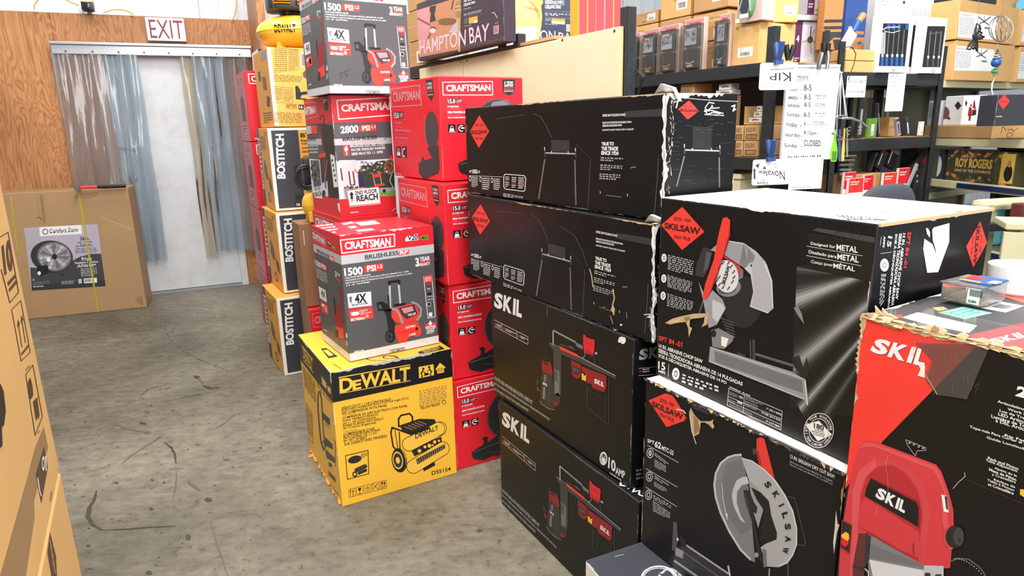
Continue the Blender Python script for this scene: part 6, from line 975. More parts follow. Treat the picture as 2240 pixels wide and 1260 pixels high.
a = Acc(); p = onplane(1357,127,P1r[0]+V(-59.02)*.03,V(-59.02)); q = onplane(1371,126,P1r[0]+V(-59.02)*.03,V(-59.02)); a.tube([loc(*p), loc(*q)], .012, M('g150',.4)); a.build('brace', R1, True)
BOARD = card('board', .5)
for x0, x1, lb in ((917,1011,'short beige board piece screwed to the rack front, nearest the grey carton stack'),(1012.5,1357,'long beige board screwed along the rack front above the red saw cartons')):
    s0, s1 = Sof(P1,x0,150 if x0 < 1000 else 130)[0], Sof(P1,x1,130 if x1 < 1100 else 57)[0]; o = P1[0]+U(P1[1])*s0
    bo_ = Carton('front_board', lb, 'board', o.x, o.y, P1[1], s1-s0, .018, .72, 1.098, BOARD, mats=dict(R=M('lkraft',.7)), body='board', bev=.002)
    for x, y in (((1007,135),) if x0 < 1000 else ((1022,133),(1230,88),(1344,68))): a_, b_ = bo_.faces['F'].ab(x, y); bo_.E('F',a_,b_,.007,.007,'g80',0,'screw',1,10,'m'); bo_.E('F',a_,b_,.004,.004,'g30',0,'screw',2,8,'m')
    bo_.done()
z1 = 1.85
# kraft cartons at the far left of that shelf
for q_, z0, h, lb in (((893,143,936,93),z1,.165,'brown carton lowest of the column at the far left of the boarded rack'),((893,91,936,34),z1+.169,.19,'brown carton second in the column at the far left of the boarded rack'),((893,33,936,-20),z1+.363,.17,'brown carton third in the column at the far left of the boarded rack')):
    b = shelfbox('kraft_carton', lb, 'box', P1, q_, .3, 'kraft', .08, z0, h, group='brown cartons at the end of the boarded rack', rough=.6); b.G('F',(.5,.2,.9,.7),3,'lkraft',n='n'); b.S('F',[(0,.5),(.4,.5)],.012,'lkraft','tape',1,n='n'); b.done()
b = shelfbox('barcode_carton', 'white carton with barcodes low behind the brown ceiling fan box', 'box', P1, (912,140,950,110), .2, 'fill', -.012, z1, .075); b.bars('F',(.1,.2,.8,.8),30,'ink',n='n'); b.done()
# ceiling fan boxes
Z(880, 0, 7.877); PAL.update(hbd=(62,52,64), hbs=(188,128,96), hbp=(236,190,206), hbb=(66,74,96), hbl=(232,196,136))
b = shelfbox('ceiling_fan_box', 'dark plum and brown ceiling fan box jutting over the rack edge, fan pictured on it', 'box', P1, (290,960,1735,-250), .07, 'hbd', -.06, z1+.078 if 0 else z1, .335, mats=dict(D='maroon'), rough=.35)
b.P('F',[(245,180),(1010,-60),(1000,850),(285,990)],'hbs',pp,1); b.P('F',[(245,180),(460,115),(480,500),(290,990),(280,960)],'pink',pp,1.5); b.P('F',[(470,120),(582,92),(572,190),(553,240),(582,345),(578,365),(480,392),(478,330),(496,240),(474,180)],'g45',pp,3); b.P('F',[(258,298),(480,412),(482,452),(258,330)],'brown',pp,2); b.E('F',770,374,168,64,'brown',-3,pp,3); b.P('F',[(490,385),(600,350),(640,400),(575,470),(490,482)],'hbs',pp,4); b.E('F',530,490,48,30,'g30',0,pp,4); b.E('F',528,528,50,44,'hbp',0,pp,5); b.P('F',[(480,560),(500,575),(470,660),(425,680)],'brown',pp,3); b.P('F',[(985,330),(940,345),(800,560),(985,560)],'lav',pp,2)
b.S('F',[(968,10),(985,880)],38,'kraft',pp,4); b.E('F',965,160,56,150,'dkraft',0,bd,5); b.S('F',[(920,120),(1000,100)],14,'lkraft',bd,6); b.S('F',[(918,185),(1005,165)],14,'lkraft',bd,6); b.S('F',[(850,160),(880,10)],20,'g45',pp,4)
b.T('F','HAMPTON',(298,700,1100,505,1095,780,305,945),'hbp',.008,lg,7); b.T('F','BAY',(1152,478,1502,398,1488,692,1165,755),'hbp',.008,lg,7); b.T('F','CEILING FAN',(1062,66,1254,14,1254,54,1062,112),'white',.03,L=4); b.T('F','52 IN.',(1062,10,1200,-25,1200,5,1062,40),'white',.03,L=4); b.G('F',(1064,155,1200,118,1200,135,1064,172),1,'white',bold=True); b.S('F',[(1065,180),(1375,98)],2,'g150'); b.G('F',(1066,240,1378,160,1378,210,1066,285),2,'g190',words=(5,5)); b.S('F',[(1066,300),(1378,228)],2,'g150'); b.P('F',[(1145,308),(1300,272),(1298,385),(1150,412)],'orange',bd,2); b.P('F',[(1240,360),(1300,345),(1298,385),(1245,396)],'sky',bd,3); b.G('F',(1070,325,1135,310,1135,400,1072,415),6,'g150'); b.G('F',(1072,450,1290,402,1290,415,1072,468),1,'g190'); b.P('F',[(1572,452),(1663,434),(1660,574),(1577,588)],'hbp',bd,2); b.bars('F',(1578,456,1658,440,1656,565,1582,578),30,'g45',bd); b.G('F',(1600,395,1662,378,1662,405,1600,422),2,'hbp',bd); b.S('F',[(1545,225),(1585,215),(1640,310)],8,'fill',L=3); b.S('F',[(985,820),(1730,660)],6,'g110',L=2); b.wear('F',(1,0),(1,1),.004,'g190',seed=111)
b.done()
Z(1120, 0, 5.727)
o = aty(-72, 520, 3.66); b = Carton('ceiling_fan_box', 'slate blue ceiling fan box standing end-on behind the rack post', 'box', o.x, o.y, 28, .41, .1, .38, z1, 'hbb', rough=.35)
b.P('F',[(-120,-120),(335,-120),(335,200),(362,372),(330,560),(-120,620)],'hbl',pp,1); b.P('F',[(-80,380),(160,340),(335,330),(345,420),(340,560),(-90,600)],'sky',pp,2); b.P('F',[(165,90),(250,95),(335,120),(335,150),(165,100)],'kraft',pp,2); PAL['lime2'] = (190,206,104); b.S('F',[(345,60),(360,200),(350,330),(300,520)],34,'lime2',pp,3); b.E('F',330,25,58,52,'lime2',0,bd,4)
for i in range(26): b.S('F',[(165+i*6,-20+i*3),(330,60+i*10)],1.5,'kraft',pp,2)
b.T('F','HAMPTON',(-88,352,540,388,545,512,-80,500),'fill',.0,lg,5); b.T('F','BAY',(580,405,820,420,825,530,585,520),'fill',.0,lg,5); b.P('F',[(415,-5),(500,-8),(500,48),(415,50)],'fill',bd,3); b.T('F','52 IN',(420,0,495,-2,495,42,420,44),'hbb',.03,bd,4); b.T('F','HALWIN',(508,8,636,5,636,52,508,52),'fill',.02); b.S('F',[(415,-5),(650,-10),(648,65),(500,62)],2.5,'fill',L=3); b.T('F','CEILING FAN',(412,62,608,68,608,112,412,100),'fill',.03); b.G('F',(414,98,550,108,550,122,414,112),1,'fill'); b.S('F',[(415,135),(745,156)],2.5,'g170'); b.G('F',(415,160,742,180,742,215,415,198),2,'fill',words=(5,5),bold=True); b.S('F',[(415,212),(745,236)],2.5,'g170'); b.P('F',[(495,228),(664,240),(660,308),(495,295)],'fill',bd,2); b.P('F',[(495,228),(664,240),(662,275),(495,262)],'orange',bd,3); b.P('F',[(600,272),(662,276),(660,308),(600,300)],'sky',bd,3); b.G('F',(415,225,488,230,488,275,415,268),5,'g190'); b.G('F',(412,295,620,312,620,326,412,310),1,'g190'); b.P('F',[(680,305),(778,312),(772,402),(680,392)],'fill',bd,2); b.bars('F',(688,312,772,318,768,395,688,388),30,'ink',bd)
b.done()
Z(0, 0, 1)
o = aty(1264, 80, 3.3)
for i in range(5):
    p = o+U(26)*(.0495*i); b = Carton('red_flat_box', ('first','second','third','fourth','fifth')[i]+' red flat box counting from the slate blue ceiling fan box', 'box', p.x, p.y, 26, .0475, .07, .215-.004*i, z1, 'redbox' if PAL.setdefault('redbox',(206,76,86)) else 0, group='red flat boxes standing on the boarded rack', mats=dict(L='orange',T='g45'), bev=.001); b.R('F',0,0,.14 if i in (0,1,4) else .06,1,'orange' if i != 3 else 'fill','orange_edge',1); b.done()
# --- second rack, with the mounted blister packs
P2 = (Vector((1.362,3.7,0)), -59.56); z2 = 1.742
sR = Sof(P2,1686,200)[0]; R2 = rack('storage_rack', 'black steel rack carrying brown cartons and blister packs on its top shelf', P2[0], -59.56, sR-1.9, sR, .46, Sof(P2,1686,58)[1], (z2,1.241,.7,.3), (sR, sR-1.87))
Z(1380, 0, 7)
cols = ((40,420),(420,915),(915,1500)); rows = ((0,.165),(.169,.165),(.338,.17))
PB2 = thing('shade_sheet', 'added dark sheet standing in for shade behind the lower shelves of the second rack', 'panel', P2[0]+U(-59.56)*(sR-1.85)+V(-59.56)*.475, -59.56); a = Acc(); a.box((.9,.005,.85),(1.8,.008,1.7),M('g45',.6)); a.build('sheet', PB2)  # added sheet, coloured dark to stand for the shade inside the rack
wd = ('first','second','third'); rw = ('bottom','middle','top')
for ci, (x0, x1) in enumerate(cols):
    for ri, (dz_, h_) in enumerate(rows):
        if ci == 0 and ri == 2: h_ = .08
        y0 = 1160-ci*60; b = shelfbox('ammunition_carton', 'brown carton in %s row, %s column from the boarded rack, behind the blister packs' % (rw[ri], wd[ci]), 'box', P2, (x0+8,y0,x1-6,100), .26, 'kraft2' if (ci+ri) % 2 else 'kraft', .1+.01*((ci*2+ri) % 3), z2+dz_, h_-.004, group='brown cartons on the second rack', rough=.6)
        b.T('F','Federal Cartridge Company',(.2,.72,.85,.84),'dkraft',.0,n='n'); b.T('F','WR 5500',(.45,.56,.7,.66),'dkraft',.0,n='n'); b.T('F','Part No.',(.6,.42,.8,.5),'dkraft',.0,n='n'); b.P('F',[(.62,.1),(.92,.1),(.92,.38),(.62,.38)] if ri < 2 else [(.55,.25),(.9,.25),(.9,.8),(.55,.8)],'fill','shipping_label',1,'n'); b.bars('F',(.68,.13,.86,.22) if ri < 2 else (.6,.3,.85,.5),24,'g45','shipping_label',n='n')
        b.bars('F',(.3,.15,.5,.28),20,'dkraft',n='n') if ci == 0 else None
        b.P('R',[(.2,.25),(.7,.25),(.7,.8),(.2,.8)],'fill','shipping_label',1,'n') if ri == 2 else None
        b.done()
BL2 = clearmat('blister_plastic',(.97,.97,.97),.93,.06,(.7,.7,.7)); PAL['packc'] = (206,180,172)
for i, (q_, m1, lb) in enumerate((((36,1170,150,490),'g60','blister pack half hidden behind the rack post'),((185,1130,440,420),'g60','blister pack with snowy scene, second from the rack post'),((450,1110,745,350),'slate','blister pack with blue tinted scene, third from the rack post'),((800,1060,1130,250),'g45','blister pack showing a stag, in the middle of the top shelf'),((1320,990,1530,195),'g45','blister pack showing a fox in snow, beside the near brown carton'))):
    b = shelfbox('blister_pack', lb, 'packaged gadget', P2, q_, .035, 'packc', .03, z2, group='hanging-style blister packs on the second rack', body='backing_card', bev=.002); F = b.faces['F']; W_, H_ = F.W, F.H
    def rr_(x0, y0, x1, y1, r_, m_, part, L): b.P('F',[(cx+r_*math.cos(math.radians(t_+a_)),cy+r_*math.sin(math.radians(t_+a_))) for cx, cy, t_ in ((x1-r_,y1-r_,0),(x0+r_,y1-r_,90),(x0+r_,y0+r_,180),(x1-r_,y0+r_,270)) for a_ in (0,30,60,90)],m_,part,L,'m')
    b.R('F',.04,.86,.96,.98,'pink'); b.T('F','Remington',(.25,.885,.8,.935),'dred',.02,n='n')
    for y0, y1, mm in ((.46,.84,m1),(.03,.42,'ink')):
        a = b.acc('game_camera'); a.box((W_*.0,-.0175-.012,H_*(y0+y1)/2),(W_*.74,.03,H_*(y1-y0)),M('dgreen' if y0 > .4 else 'ink',.3),None,.01)
        rr_(W_*.15,H_*(y0+.02),W_*.85,H_*(y1-.02),.012,mm,'camera_front',78); F2 = 79
        if y0 > .4:
            rr_(W_*.19,H_*(y0+.03),W_*.81,H_*(y1-.03),.01,'lav',"camera_front",F2); b.P('F',[(W_*.2,H_*.49),(W_*.8,H_*.49),(W_*.8,H_*.58),(W_*.5,H_*.6),(W_*.2,H_*.56)],'sky','camera_front',80,'m'); rq = random.Random(i)
            for k in range(14): b.E('F',rq.uniform(.25,.75)*W_,H_*rq.uniform(.56,.8),W_*.05,H_*.03,rq.choice(('g80','brown','g110','sky','kraft')),0,'camera_front',81+.1*k,8,'m')
            b.P('F',[(W_*.3,H_*.76),(W_*.62,H_*.76),(W_*.62,H_*.79),(W_*.3,H_*.79)],'fill','camera_front',84,'m')
        else:
            b.S('F',[(W_*.3,H_*.16),(W_*.5,H_*.13),(W_*.72,H_*.17)],.006,'orange' if i < 3 else 'fill','camera_front',F2,n='m'); b.P('F',[(W_*.35,H_*.07),(W_*.65,H_*.07),(W_*.65,H_*.11),(W_*.35,H_*.11)],'orange' if i < 3 else 'fill','camera_front',F2,'m'); b.S('F',[(W_*.4,H_*.22),(W_*.3,H_*.36)],.006,'g80','camera_front',F2,n='m')
    a = b.acc('clear_shell'); a.box((0,-.034,H_*.45),(W_*.98,.042,H_*.86),BL2,None,.008); b.done()
Z(1590, 0, 7.876)
b = shelfbox('kraft_carton', 'clean brown carton with white label, nearest on the second rack shelf', 'box', P2, (75,1110,575,370), .3, 'kraft2', .05, z2, group=None, rough=.55); b.P('F',[(300,385),(392,370),(388,530),(302,545)],'tan','tape',1); b.P('F',[(258,1000),(345,985),(340,1075),(255,1085)],'tan','tape',1); b.P('F',[(195,830),(453,795),(438,965),(183,995)],'fill','shipping_label',2); b.bars('F',(225,905,400,890,392,950,222,968),40,'g45','shipping_label'); b.T('F','Remington',(220,840,305,828,305,842,220,856),'g30',.02,'shipping_label'); b.G('F',(220,860,430,835,430,880,220,900),4,'g150','shipping_label'); b.T('F','20',(150,478,212,465,210,505,150,520),'g45',.0); b.seam('tan'); KN = b; b.done()
pk = shelfbox('blister_pack', 'oval green-rimmed blister pack on top of the clean brown carton', 'packaged gadget', (P2[0],-59.56), (170,380,640,-260), .1, 'packc', .02, z2+KN.h+.004, body='backing_card', bev=.002)
a = pk.acc('game_camera'); F = pk.faces['F']; rot = Matrix.Rotation(math.pi/2,4,'X'); cx_, cz_ = F.W*.52-F.W/2, F.H*.55
a.lathe([(.62*F.H*.55,0),(.6*F.H*.55,.03),(.5*F.H*.55,.045)], M('dgreen2' if PAL.setdefault('dgreen2',(96,140,104)) else 0,.3), 36, (cx_,-.05,cz_), Matrix.Diagonal((.62,1,1.25)).to_4x4() @ rot); a.lathe([(.52*F.H*.55,0),(.5*F.H*.55,.01)], M('slate',.25), 36, (cx_,-.096,cz_), Matrix.Diagonal((.62,1,1.25)).to_4x4() @ rot)
a = pk.acc('gadget_detail'); a.box((cx_+.01,-.108,cz_-.07),(.05,.01,.02),M('fill')); a.box((cx_-.03,-.108,cz_-.09),(.02,.01,.018),M('fill')); a.bar((cx_-.03,-.108,cz_-.05),(cx_+.0,-.108,cz_+.04),.006,.006,M('g150')); a.bar((cx_+.05,-.108,cz_-.05),(cx_+.03,-.108,cz_+.05),.006,.006,M('g150')); pk.done()
o = aty(800, 360, 3.86); b = Carton('kraft_carton', 'brown carton with white label beside the oval blister pack', 'box', o.x, o.y, 8, .145, .16, .24, z2+KN.h+.006, 'kraft2', rough=.55); b.P('F',[(985,80),(1200,105),(1172,278),(985,250)],'fill','shipping_label',1); b.bars('F',(1015,190,1150,205,1140,252,1012,238),30,'g60','shipping_label'); b.G('F',(1000,100,1180,120,1175,180,998,165),4,'g150','shipping_label'); b.done()
def fanbox(q_, D, yw, lb, z0, h):
    o = aty(q_[0],q_[1],D); p = onplane(q_[2],q_[3],o,V(yw)); w = (p-o).dot(U(yw)); b = Carton('ceiling_fan_box', lb, 'box', o.x, o.y, yw, w, .28, h, z0, 'lilac', mats=dict(L='g190'), rough=.35)
    b.R('F',.0,0,.3,1,'purple','purple_band',1); b.G('F',(.05,.1,.25,.2),2,'fill','purple_band',n='n'); b.S('F',[(.35,.62),(.62,.66),(.95,.6)],.008,'g80',pp,n='m') if 0 else None
    W_, H_ = b.faces['F'].W, b.faces['F'].H
    for x, y in ((.35,.55),(.95,.52),(.8,.82),(.75,.3)): b.S('F',[(.65*W_,.6*H_),(x*W_,y*H_)],.012,'tan',pp,2,n='m')
    b.E('F',.65*W_,.6*H_,.02,.02,'g80',0,pp,3,12,'m'); b.S('F',[(.65*W_,.62*H_),(.65*W_,.9*H_)],.006,'g45',pp,3,n='m')
    for k, m_ in enumerate(('orange','cream','sky')): b.R('F',.33,.06+.04*k,.58,.10+.04*k,m_,bd,2)
    b.R('F',.7,.06,.84,.2,'fill',bd,2); b.bars('F',(.72,.08,.82,.18),10,'g60',bd,n='n'); b.T('F','4',(.08,.55,.2,.7),'fill',.02,'purple_band',n='n'); b.done(); return b
Z(1590,0,7.876)
zf = 1.745; fanbox((1130,1090,1600,440),4.08,14,'white and purple ceiling fan carton with fan picture, lower of two above the whiteboard',zf,.25)
o = aty(1120,400,4.05); b = Carton('flat_white_carton', 'flat white carton between the two white and purple ceiling fan cartons', 'box', o.x, o.y, 14, .26, .34, .03, zf+.254, 'g190'); b.done()
fanbox((1365,385,1800,0),4.08,14,'white and purple ceiling fan carton with fan picture, upper of two above the whiteboard',zf+.288,.3)
# things on the second rack's lower shelves
Z(1460, 150, 4.346)
b = shelfbox('kraft_carton', 'brown carton with a black printed panel just above the frayed stand carton', 'box', P2, (120,340,252,128), .16, 'kraft', .04, 1.545, .122, rough=.6); b.S('F',[(132,198),(235,192),(235,222),(134,230)],3,'ink','print_panel',2,True); b.bars('F',(136,200,230,196,230,220,138,226),20,'g45','print_panel'); b.done()
b = Carton('kraft_carton', 'brown carton under the carton with the black printed panel', 'box', b.base.x-.1, b.base.y-.02, -59.56, .16, .15, .297, 1.244, 'kraft', rough=.6); b.done()
PAL['ammo'] = (212,210,204)
def ammo(q_, off, z0, h, lb):
    b = shelfbox('ammunition_box', lb, 'box', P2, q_, .075, 'ammo', off, z0, h, group='small white ammunition boxes', rough=.4, bev=.002); W_, H_ = b.faces['F'].W, b.faces['F'].H; b.S('F',[(W_*.3,H_*.45),(W_*.55,H_*.55),(W_*.85,H_*.5)],H_*.2,'maroon',pp,2,n='m'); b.G('F',(.1,.6,.7,.9),2,'g60',n='n'); b.G('R',(.2,.3,.8,.8),3,'g80',n='n'); b.done()
b = shelfbox('kraft_carton', 'open brown carton under the two white ammunition boxes on the second rack', 'box', P2, (455,420,600,256), .09, 'kraft', .03, 1.244, .34, rough=.6); b.done()
ammo((460,252,612,200),.04,1.588,.026,'white ammunition box lower of two lying on the open brown carton')
ammo((488,195,600,140),.05,1.617,.033,'white ammunition box upper of two lying on the open brown carton')
for q_, off, z0, h, lb in (((640,830,716,690),.03,1.2445,.084,'barcode brown carton lower row, beside the frayed stand carton'),((640,684,722,540),.03,1.331,.083,'barcode brown carton upper row, beside the frayed stand carton'),((718,830,862,690),.03,1.2445,.084,'barcode brown carton lower row, beside the rack post'),((726,684,872,540),.03,1.331,.083,'barcode brown carton upper row, beside the rack post')):
    b = shelfbox('kraft_carton', lb, 'box', P2, q_, .25, 'kraft', off, z0, h, group='brown barcode cartons on the second rack', rough=.6); b.S('F',[(.15*b.w,.12*b.h),(.88*b.w,.12*b.h),(.88*b.w,.4*b.h),(.15*b.w,.4*b.h)],.004,'print','print_panel',2,True,'m'); b.bars('F',(.18,.15,.85,.37),16,'print','print_panel',n='n'); b.G('F',(.12,.5,.8,.85),4,'print',n='n'); b.done()
tr = shelfbox('cardboard_tray', 'open cardboard tray holding white ammunition boxes by the rack post', 'tray', P2, (726,530,886,340), .2, 'kraft', .046, 1.418, .008, body='tray_floor', rough=.6); a = tr.acc('tray_side'); a.box((-tr.w/2+.003,0,.05),(.005,tr.d,.1),card('kraft',.6)); a = tr.acc('tray_back'); a.box((0,tr.d/2-.003,.05),(tr.w,.005,.1),card('kraft',.6)); tr.done()
ammo((772,515,880,462),.075,1.429,.027,'white ammunition box lowest in the cardboard tray'); ammo((820,460,884,405),.075,1.459,.027,'white ammunition box second in the cardboard tray'); ammo((848,400,886,350),.075,1.489,.028,'white ammunition box topmost in the cardboard tray')
b = shelfbox('storage_box', 'cream lidded box with a red print on the bottom shelf behind the frayed stand carton', 'box', P2, (606,1180,700,935), .25, 'cream', .04, .92, .19); b.P('F',[(.1,.05),(.45,.1),(.5,.45),(.25,.6),(.1,.4)],'red',pp,1,'n'); a = b.acc('lid'); a.box((0,0,b.h+.017),(b.w+.02,b.d+.02,.03),card('cream'),None,.004); b.done()
b = Carton('shelf_riser', 'dark plain carton under the cream lidded box', 'box', b.base.x-.14, b.base.y-.02, -59.56, .2, .22, .212, .703, 'g45'); b.done()
# --- third rack, across the corner, with its signs
P3 = (Vector((1.896,3.9,0)), 25.13); z3, z3b = 1.695, 1.318
Z(0,0,1); s0 = Sof(P3,1838,170)[0]; s1 = Sof(P3,2064,175)[0]
R3 = rack('storage_rack', 'black steel rack across the corner, white display boxes on its top shelf', P3[0], 25.13, s0-.01, s1, .44, 1.86, (z3,z3b,.86,.3), (s0+.02, s1))
a = Acc(); loc3 = lambda x, y: (Matrix.Translation(R3.location) @ Matrix.Rotation(math.radians(25.13),4,'Z')).inverted() @ onplane(x, y, P3[0]+V(25.13)*.06, V(25.13))
a.bar(loc3(1980,388), loc3(2030,322), .035, .012, RK, Vector((0,1,0))); a.build('brace', R3)
Z(1800, 0, 5.09)
def win_box(q_, wn, lb, off):
    b = shelfbox('display_box', lb, 'box', P3, q_, .07, 'white', off, z3, group='white display boxes with dark windows', bev=.002, rough=.35); b.P('F',wn,'g30','window_film',1,rough=.15); b.ring('F',(q_[0]+q_[2])/2-15,q_[1]-38,16,18,.3,'g80'); return b
b = win_box((612,822,985,175), [(655,258),(960,262),(912,738),(620,735)], 'white window box of blue-handled tools, first of three on the corner rack', -.02)
for x in (662,712,770,825,880): b.S('F',[(x,640),(x-4,725)],30,'bluep','tool',2); b.E('F',x+2,618,13,18,'fill',0,'tool',3); b.S('F',[(x+4,600),(x+26,330)],7,'g125','tool',2)
b.P('F',[(625,600),(690,600),(700,360),(640,360)],'g170','tool',2); b.S('F',[(670,330),(710,305),(850,300)],9,'fill','tool',3); b.S('F',[(690,350),(780,365),(855,340)],7,'fill','tool',3)
for x in (735,790,850,940): b.P('F',[(x-18,270),(x+18,272),(x+14,330),(x-20,328)],'bluep','tool',2)
b.done()
b = win_box((944,824,1165,188), [(1000,280),(1122,282),(1065,745),(948,745)], 'white window box with a single grey blade, second of three on the corner rack', .06); b.P('F',[(1010,430),(1090,425),(1035,720),(985,690)],'tan','tool',2); b.P('F',[(1020,340),(1100,335),(1090,425),(1012,430)],'g45','tool',3); b.done()
b = win_box((1092,830,1395,205), [(1165,290),(1364,292),(1306,748),(1105,748)], 'white window box of slim silver tools, third of three on the corner rack', -.02)
for x in (1170,1232,1288): b.S('F',[(x,630),(x-8,735)],20,'g80','tool',2); b.E('F',x+2,635,11,18,'fill',0,'tool',3); b.S('F',[(x+4,610),(x+30,350)],7,'g150','tool',2)
b.S('F',[(1185,380),(1300,360)],14,'g80','tool',2); b.done()
b = shelfbox('kraft_carton', 'flat brown carton lower of two left of the white window boxes', 'box', P3, (246,805,575,742), .28, 'kraft2', .005, z3, .062, rough=.6); b.done()
b = shelfbox('kraft_carton', 'flat brown carton upper of two left of the white window boxes', 'box', P3, (248,740,575,668), .26, 'kraft2', .01, z3+.066, .06, rough=.6); b.S('F',[(268,670),(268,738)],4,'dkraft'); b.done()
zq = z3+.13
b = shelfbox('blue_wood_box', 'blue and wood-coloured printed carton standing on the flat brown cartons', 'box', P3, (215,665,480,285), .05, 'blue', .15, zq, .36); b.P('F',[(215,665),(460,665),(475,420),(320,415)],'wood',pp,1); b.P('F',[(280,290),(370,300),(370,345),(280,330)],'wood',pp,1); b.P('F',[(350,345),(455,350),(455,385),(350,380)],'wood',pp,1); b.P('F',[(375,480),(420,455),(430,490),(395,500)],'bluep',pp,2); b.done()
b = shelfbox('striped_box', 'orange and black striped carton behind the whiteboard clamp', 'box', P3, (-20,665,225,185), .05, 'wood', .1, zq, .45)
for y0, y1 in ((215,250),(290,325),(355,420)): b.P('F',[(-40,y0),(225,y0),(225,y1),(-40,y1)],'slate',pp,1)
b.P('F',[(-20,420),(60,340),(120,420),(60,480)],'slate',pp,2); b.P('F',[(110,440),(200,440),(190,665),(120,665)],'slate',pp,2); b.done()
t = thing('paddle', 'white blade with blue and wooden handle leaning against the blue carton', 'paddle', (0,0,0)); pA = onplane(228,600,P3[0]+V(25.13)*.06,V(25.13)); pB = onplane(340,345,P3[0]+V(25.13)*.06,V(25.13)); pC = onplane(395,240,P3[0]+V(25.13)*.06,V(25.13)); pD = onplane(450,165,P3[0]+V(25.13)*.06,V(25.13)); pA = Vector((pA.x,pA.y,max(pA.z,zq+.004))); t.location = pA
nn = V(25.13); a = Acc(); a.bar(Vector((0,0,.01)), pB-pA, .075, .008, M('white'), nn); a.build('blade', t); a = Acc(); a.tube([pB-pA, pC-pA], [.014,.018], M('bluep'), 10); a.build('blue_grip', t, True); a = Acc(); a.tube([pC-pA, pD-pA], [.018,.02], M('wood'), 10); a.build('wooden_end', t, True)
b = shelfbox('grey_box', 'tall pale grey carton behind the white window boxes', 'box', P3, (520,680,960,-180), .06, 'lilac', .22, z3, .58, mats=dict(L='g170')); b.G('F',(.1,.7,.5,.85),4,'g170',n='n'); b.P('F',[(890,10),(915,8),(915,42),(892,45)],'purple',L=1); b.done()
b = shelfbox('ceiling_fan_box', 'large white carton picturing a five-blade ceiling fan, above the blue carton', 'box', P3, (20,300,545,-240), .12, 'white', .28, z3+.32, .5)
for x, y in ((20,10),(140,145),(375,220),(465,120),(340,-20),(230,220)): b.S('F',[(270,125),(x,y)],34,'tan',pp,2)
b.E('F',270,130,34,26,'g150',0,pp,3); b.E('F',275,165,26,24,'fill',0,pp,4); b.P('F',[(485,55),(535,55),(535,85),(485,85)],'purple',bd,2); b.P('F',[(480,0),(540,0),(535,35),(488,35)],'lime',bd,2); b.G('F',(480,95,530,95,530,130,480,130),3,'purple',bd); b.done()
b = Carton('plain_white_carton', 'plain white carton supporting the large ceiling fan picture carton', 'box', b.base.x-.2*.905+.05*.425, b.base.y-.2*.425-.05*.905, 25.13, .4, .1, .31, z3+.003, 'g190'); b.done()
# hanging paper things
def sheet4(name, lb, cat, D, yaw, tl, tr, bl, m, t=.0015, radius=0, group=None):
    A_ = U(yaw); n = V(yaw); o = aty(*bl, D); p1 = onplane(*tr, o, n); q1 = onplane(*tl, o, n); W = (p1-q1).dot(A_); H = q1.z-o.z; o = o+A_*0
    return Sheet(name, lb, cat, o, A_, (0,0,1), W, H, t, m, radius=radius, group=group)
s = sheet4('price_card', 'white handwritten card pricing spinners and wind chimes, hung from the corner rack', 'card', 3.86, 20, (275,845), (488,872), (252,1085), 'paper'); s.T('F','Spinners  $10',(285,885,470,892,460,930,282,925),'ink',-.004); s.T('F','Wind Chimes $50',(268,1002,466,1000,460,1040,262,1035),'ink',-.004); s.done()
a = Acc(); a.tube([onplane(x,y,aty(285,870,3.85),V(20)) for x, y in ((285,890),(300,830),(345,720),(368,600),(330,530),(280,520),(215,545))], .0025, M('ink')); tag(a.build('black_wire', smooth=True), 'thin black wire looping down to the handwritten price card', 'wire')
s = sheet4('printed_list', 'long white printed slip hanging from the corner rack beam below the window boxes', 'paper', 3.9, 25, (752,818), (945,828), (690,1240), 'paper')
for i, (y0, y1) in enumerate(((.9,.95),(.83,.87),(.73,.77),(.66,.69),(.6,.62),(.5,.53),(.43,.45),(.38,.4),(.28,.29),(.16,.18),(.1,.12))): s.G('F',(.2 if i % 3 else .1,y0,.85,y1),1,'g150',n='n',words=(2,4))
s.done()
Z(1560, 140, 3.706)
o = aty(553,775,3.57); A_ = U(12); tr_ = onplane(948,15,o,V(12)); W = (onplane(944,800,o,V(12))-o).dot(A_); H = tr_.z-o.z
wb = Sheet('whiteboard', 'white dry-erase board listing opening hours in black marker', 'whiteboard', o, A_, (0,0,1), W, H, .012, 'white'); F = wb.faces['F']
a = wb.acc('frame'); q0 = lambda u, v: A_*W*u+Vector((0,0,H*v))+V(12)*.002
for p, q in (((0,0),(1,0)),((0,1),(1,1)),((0,0),(0,1)),((1,0),(1,1))): a.bar(q0(*p), q0(*q), .014, .016, M('g210',.35), V(12))
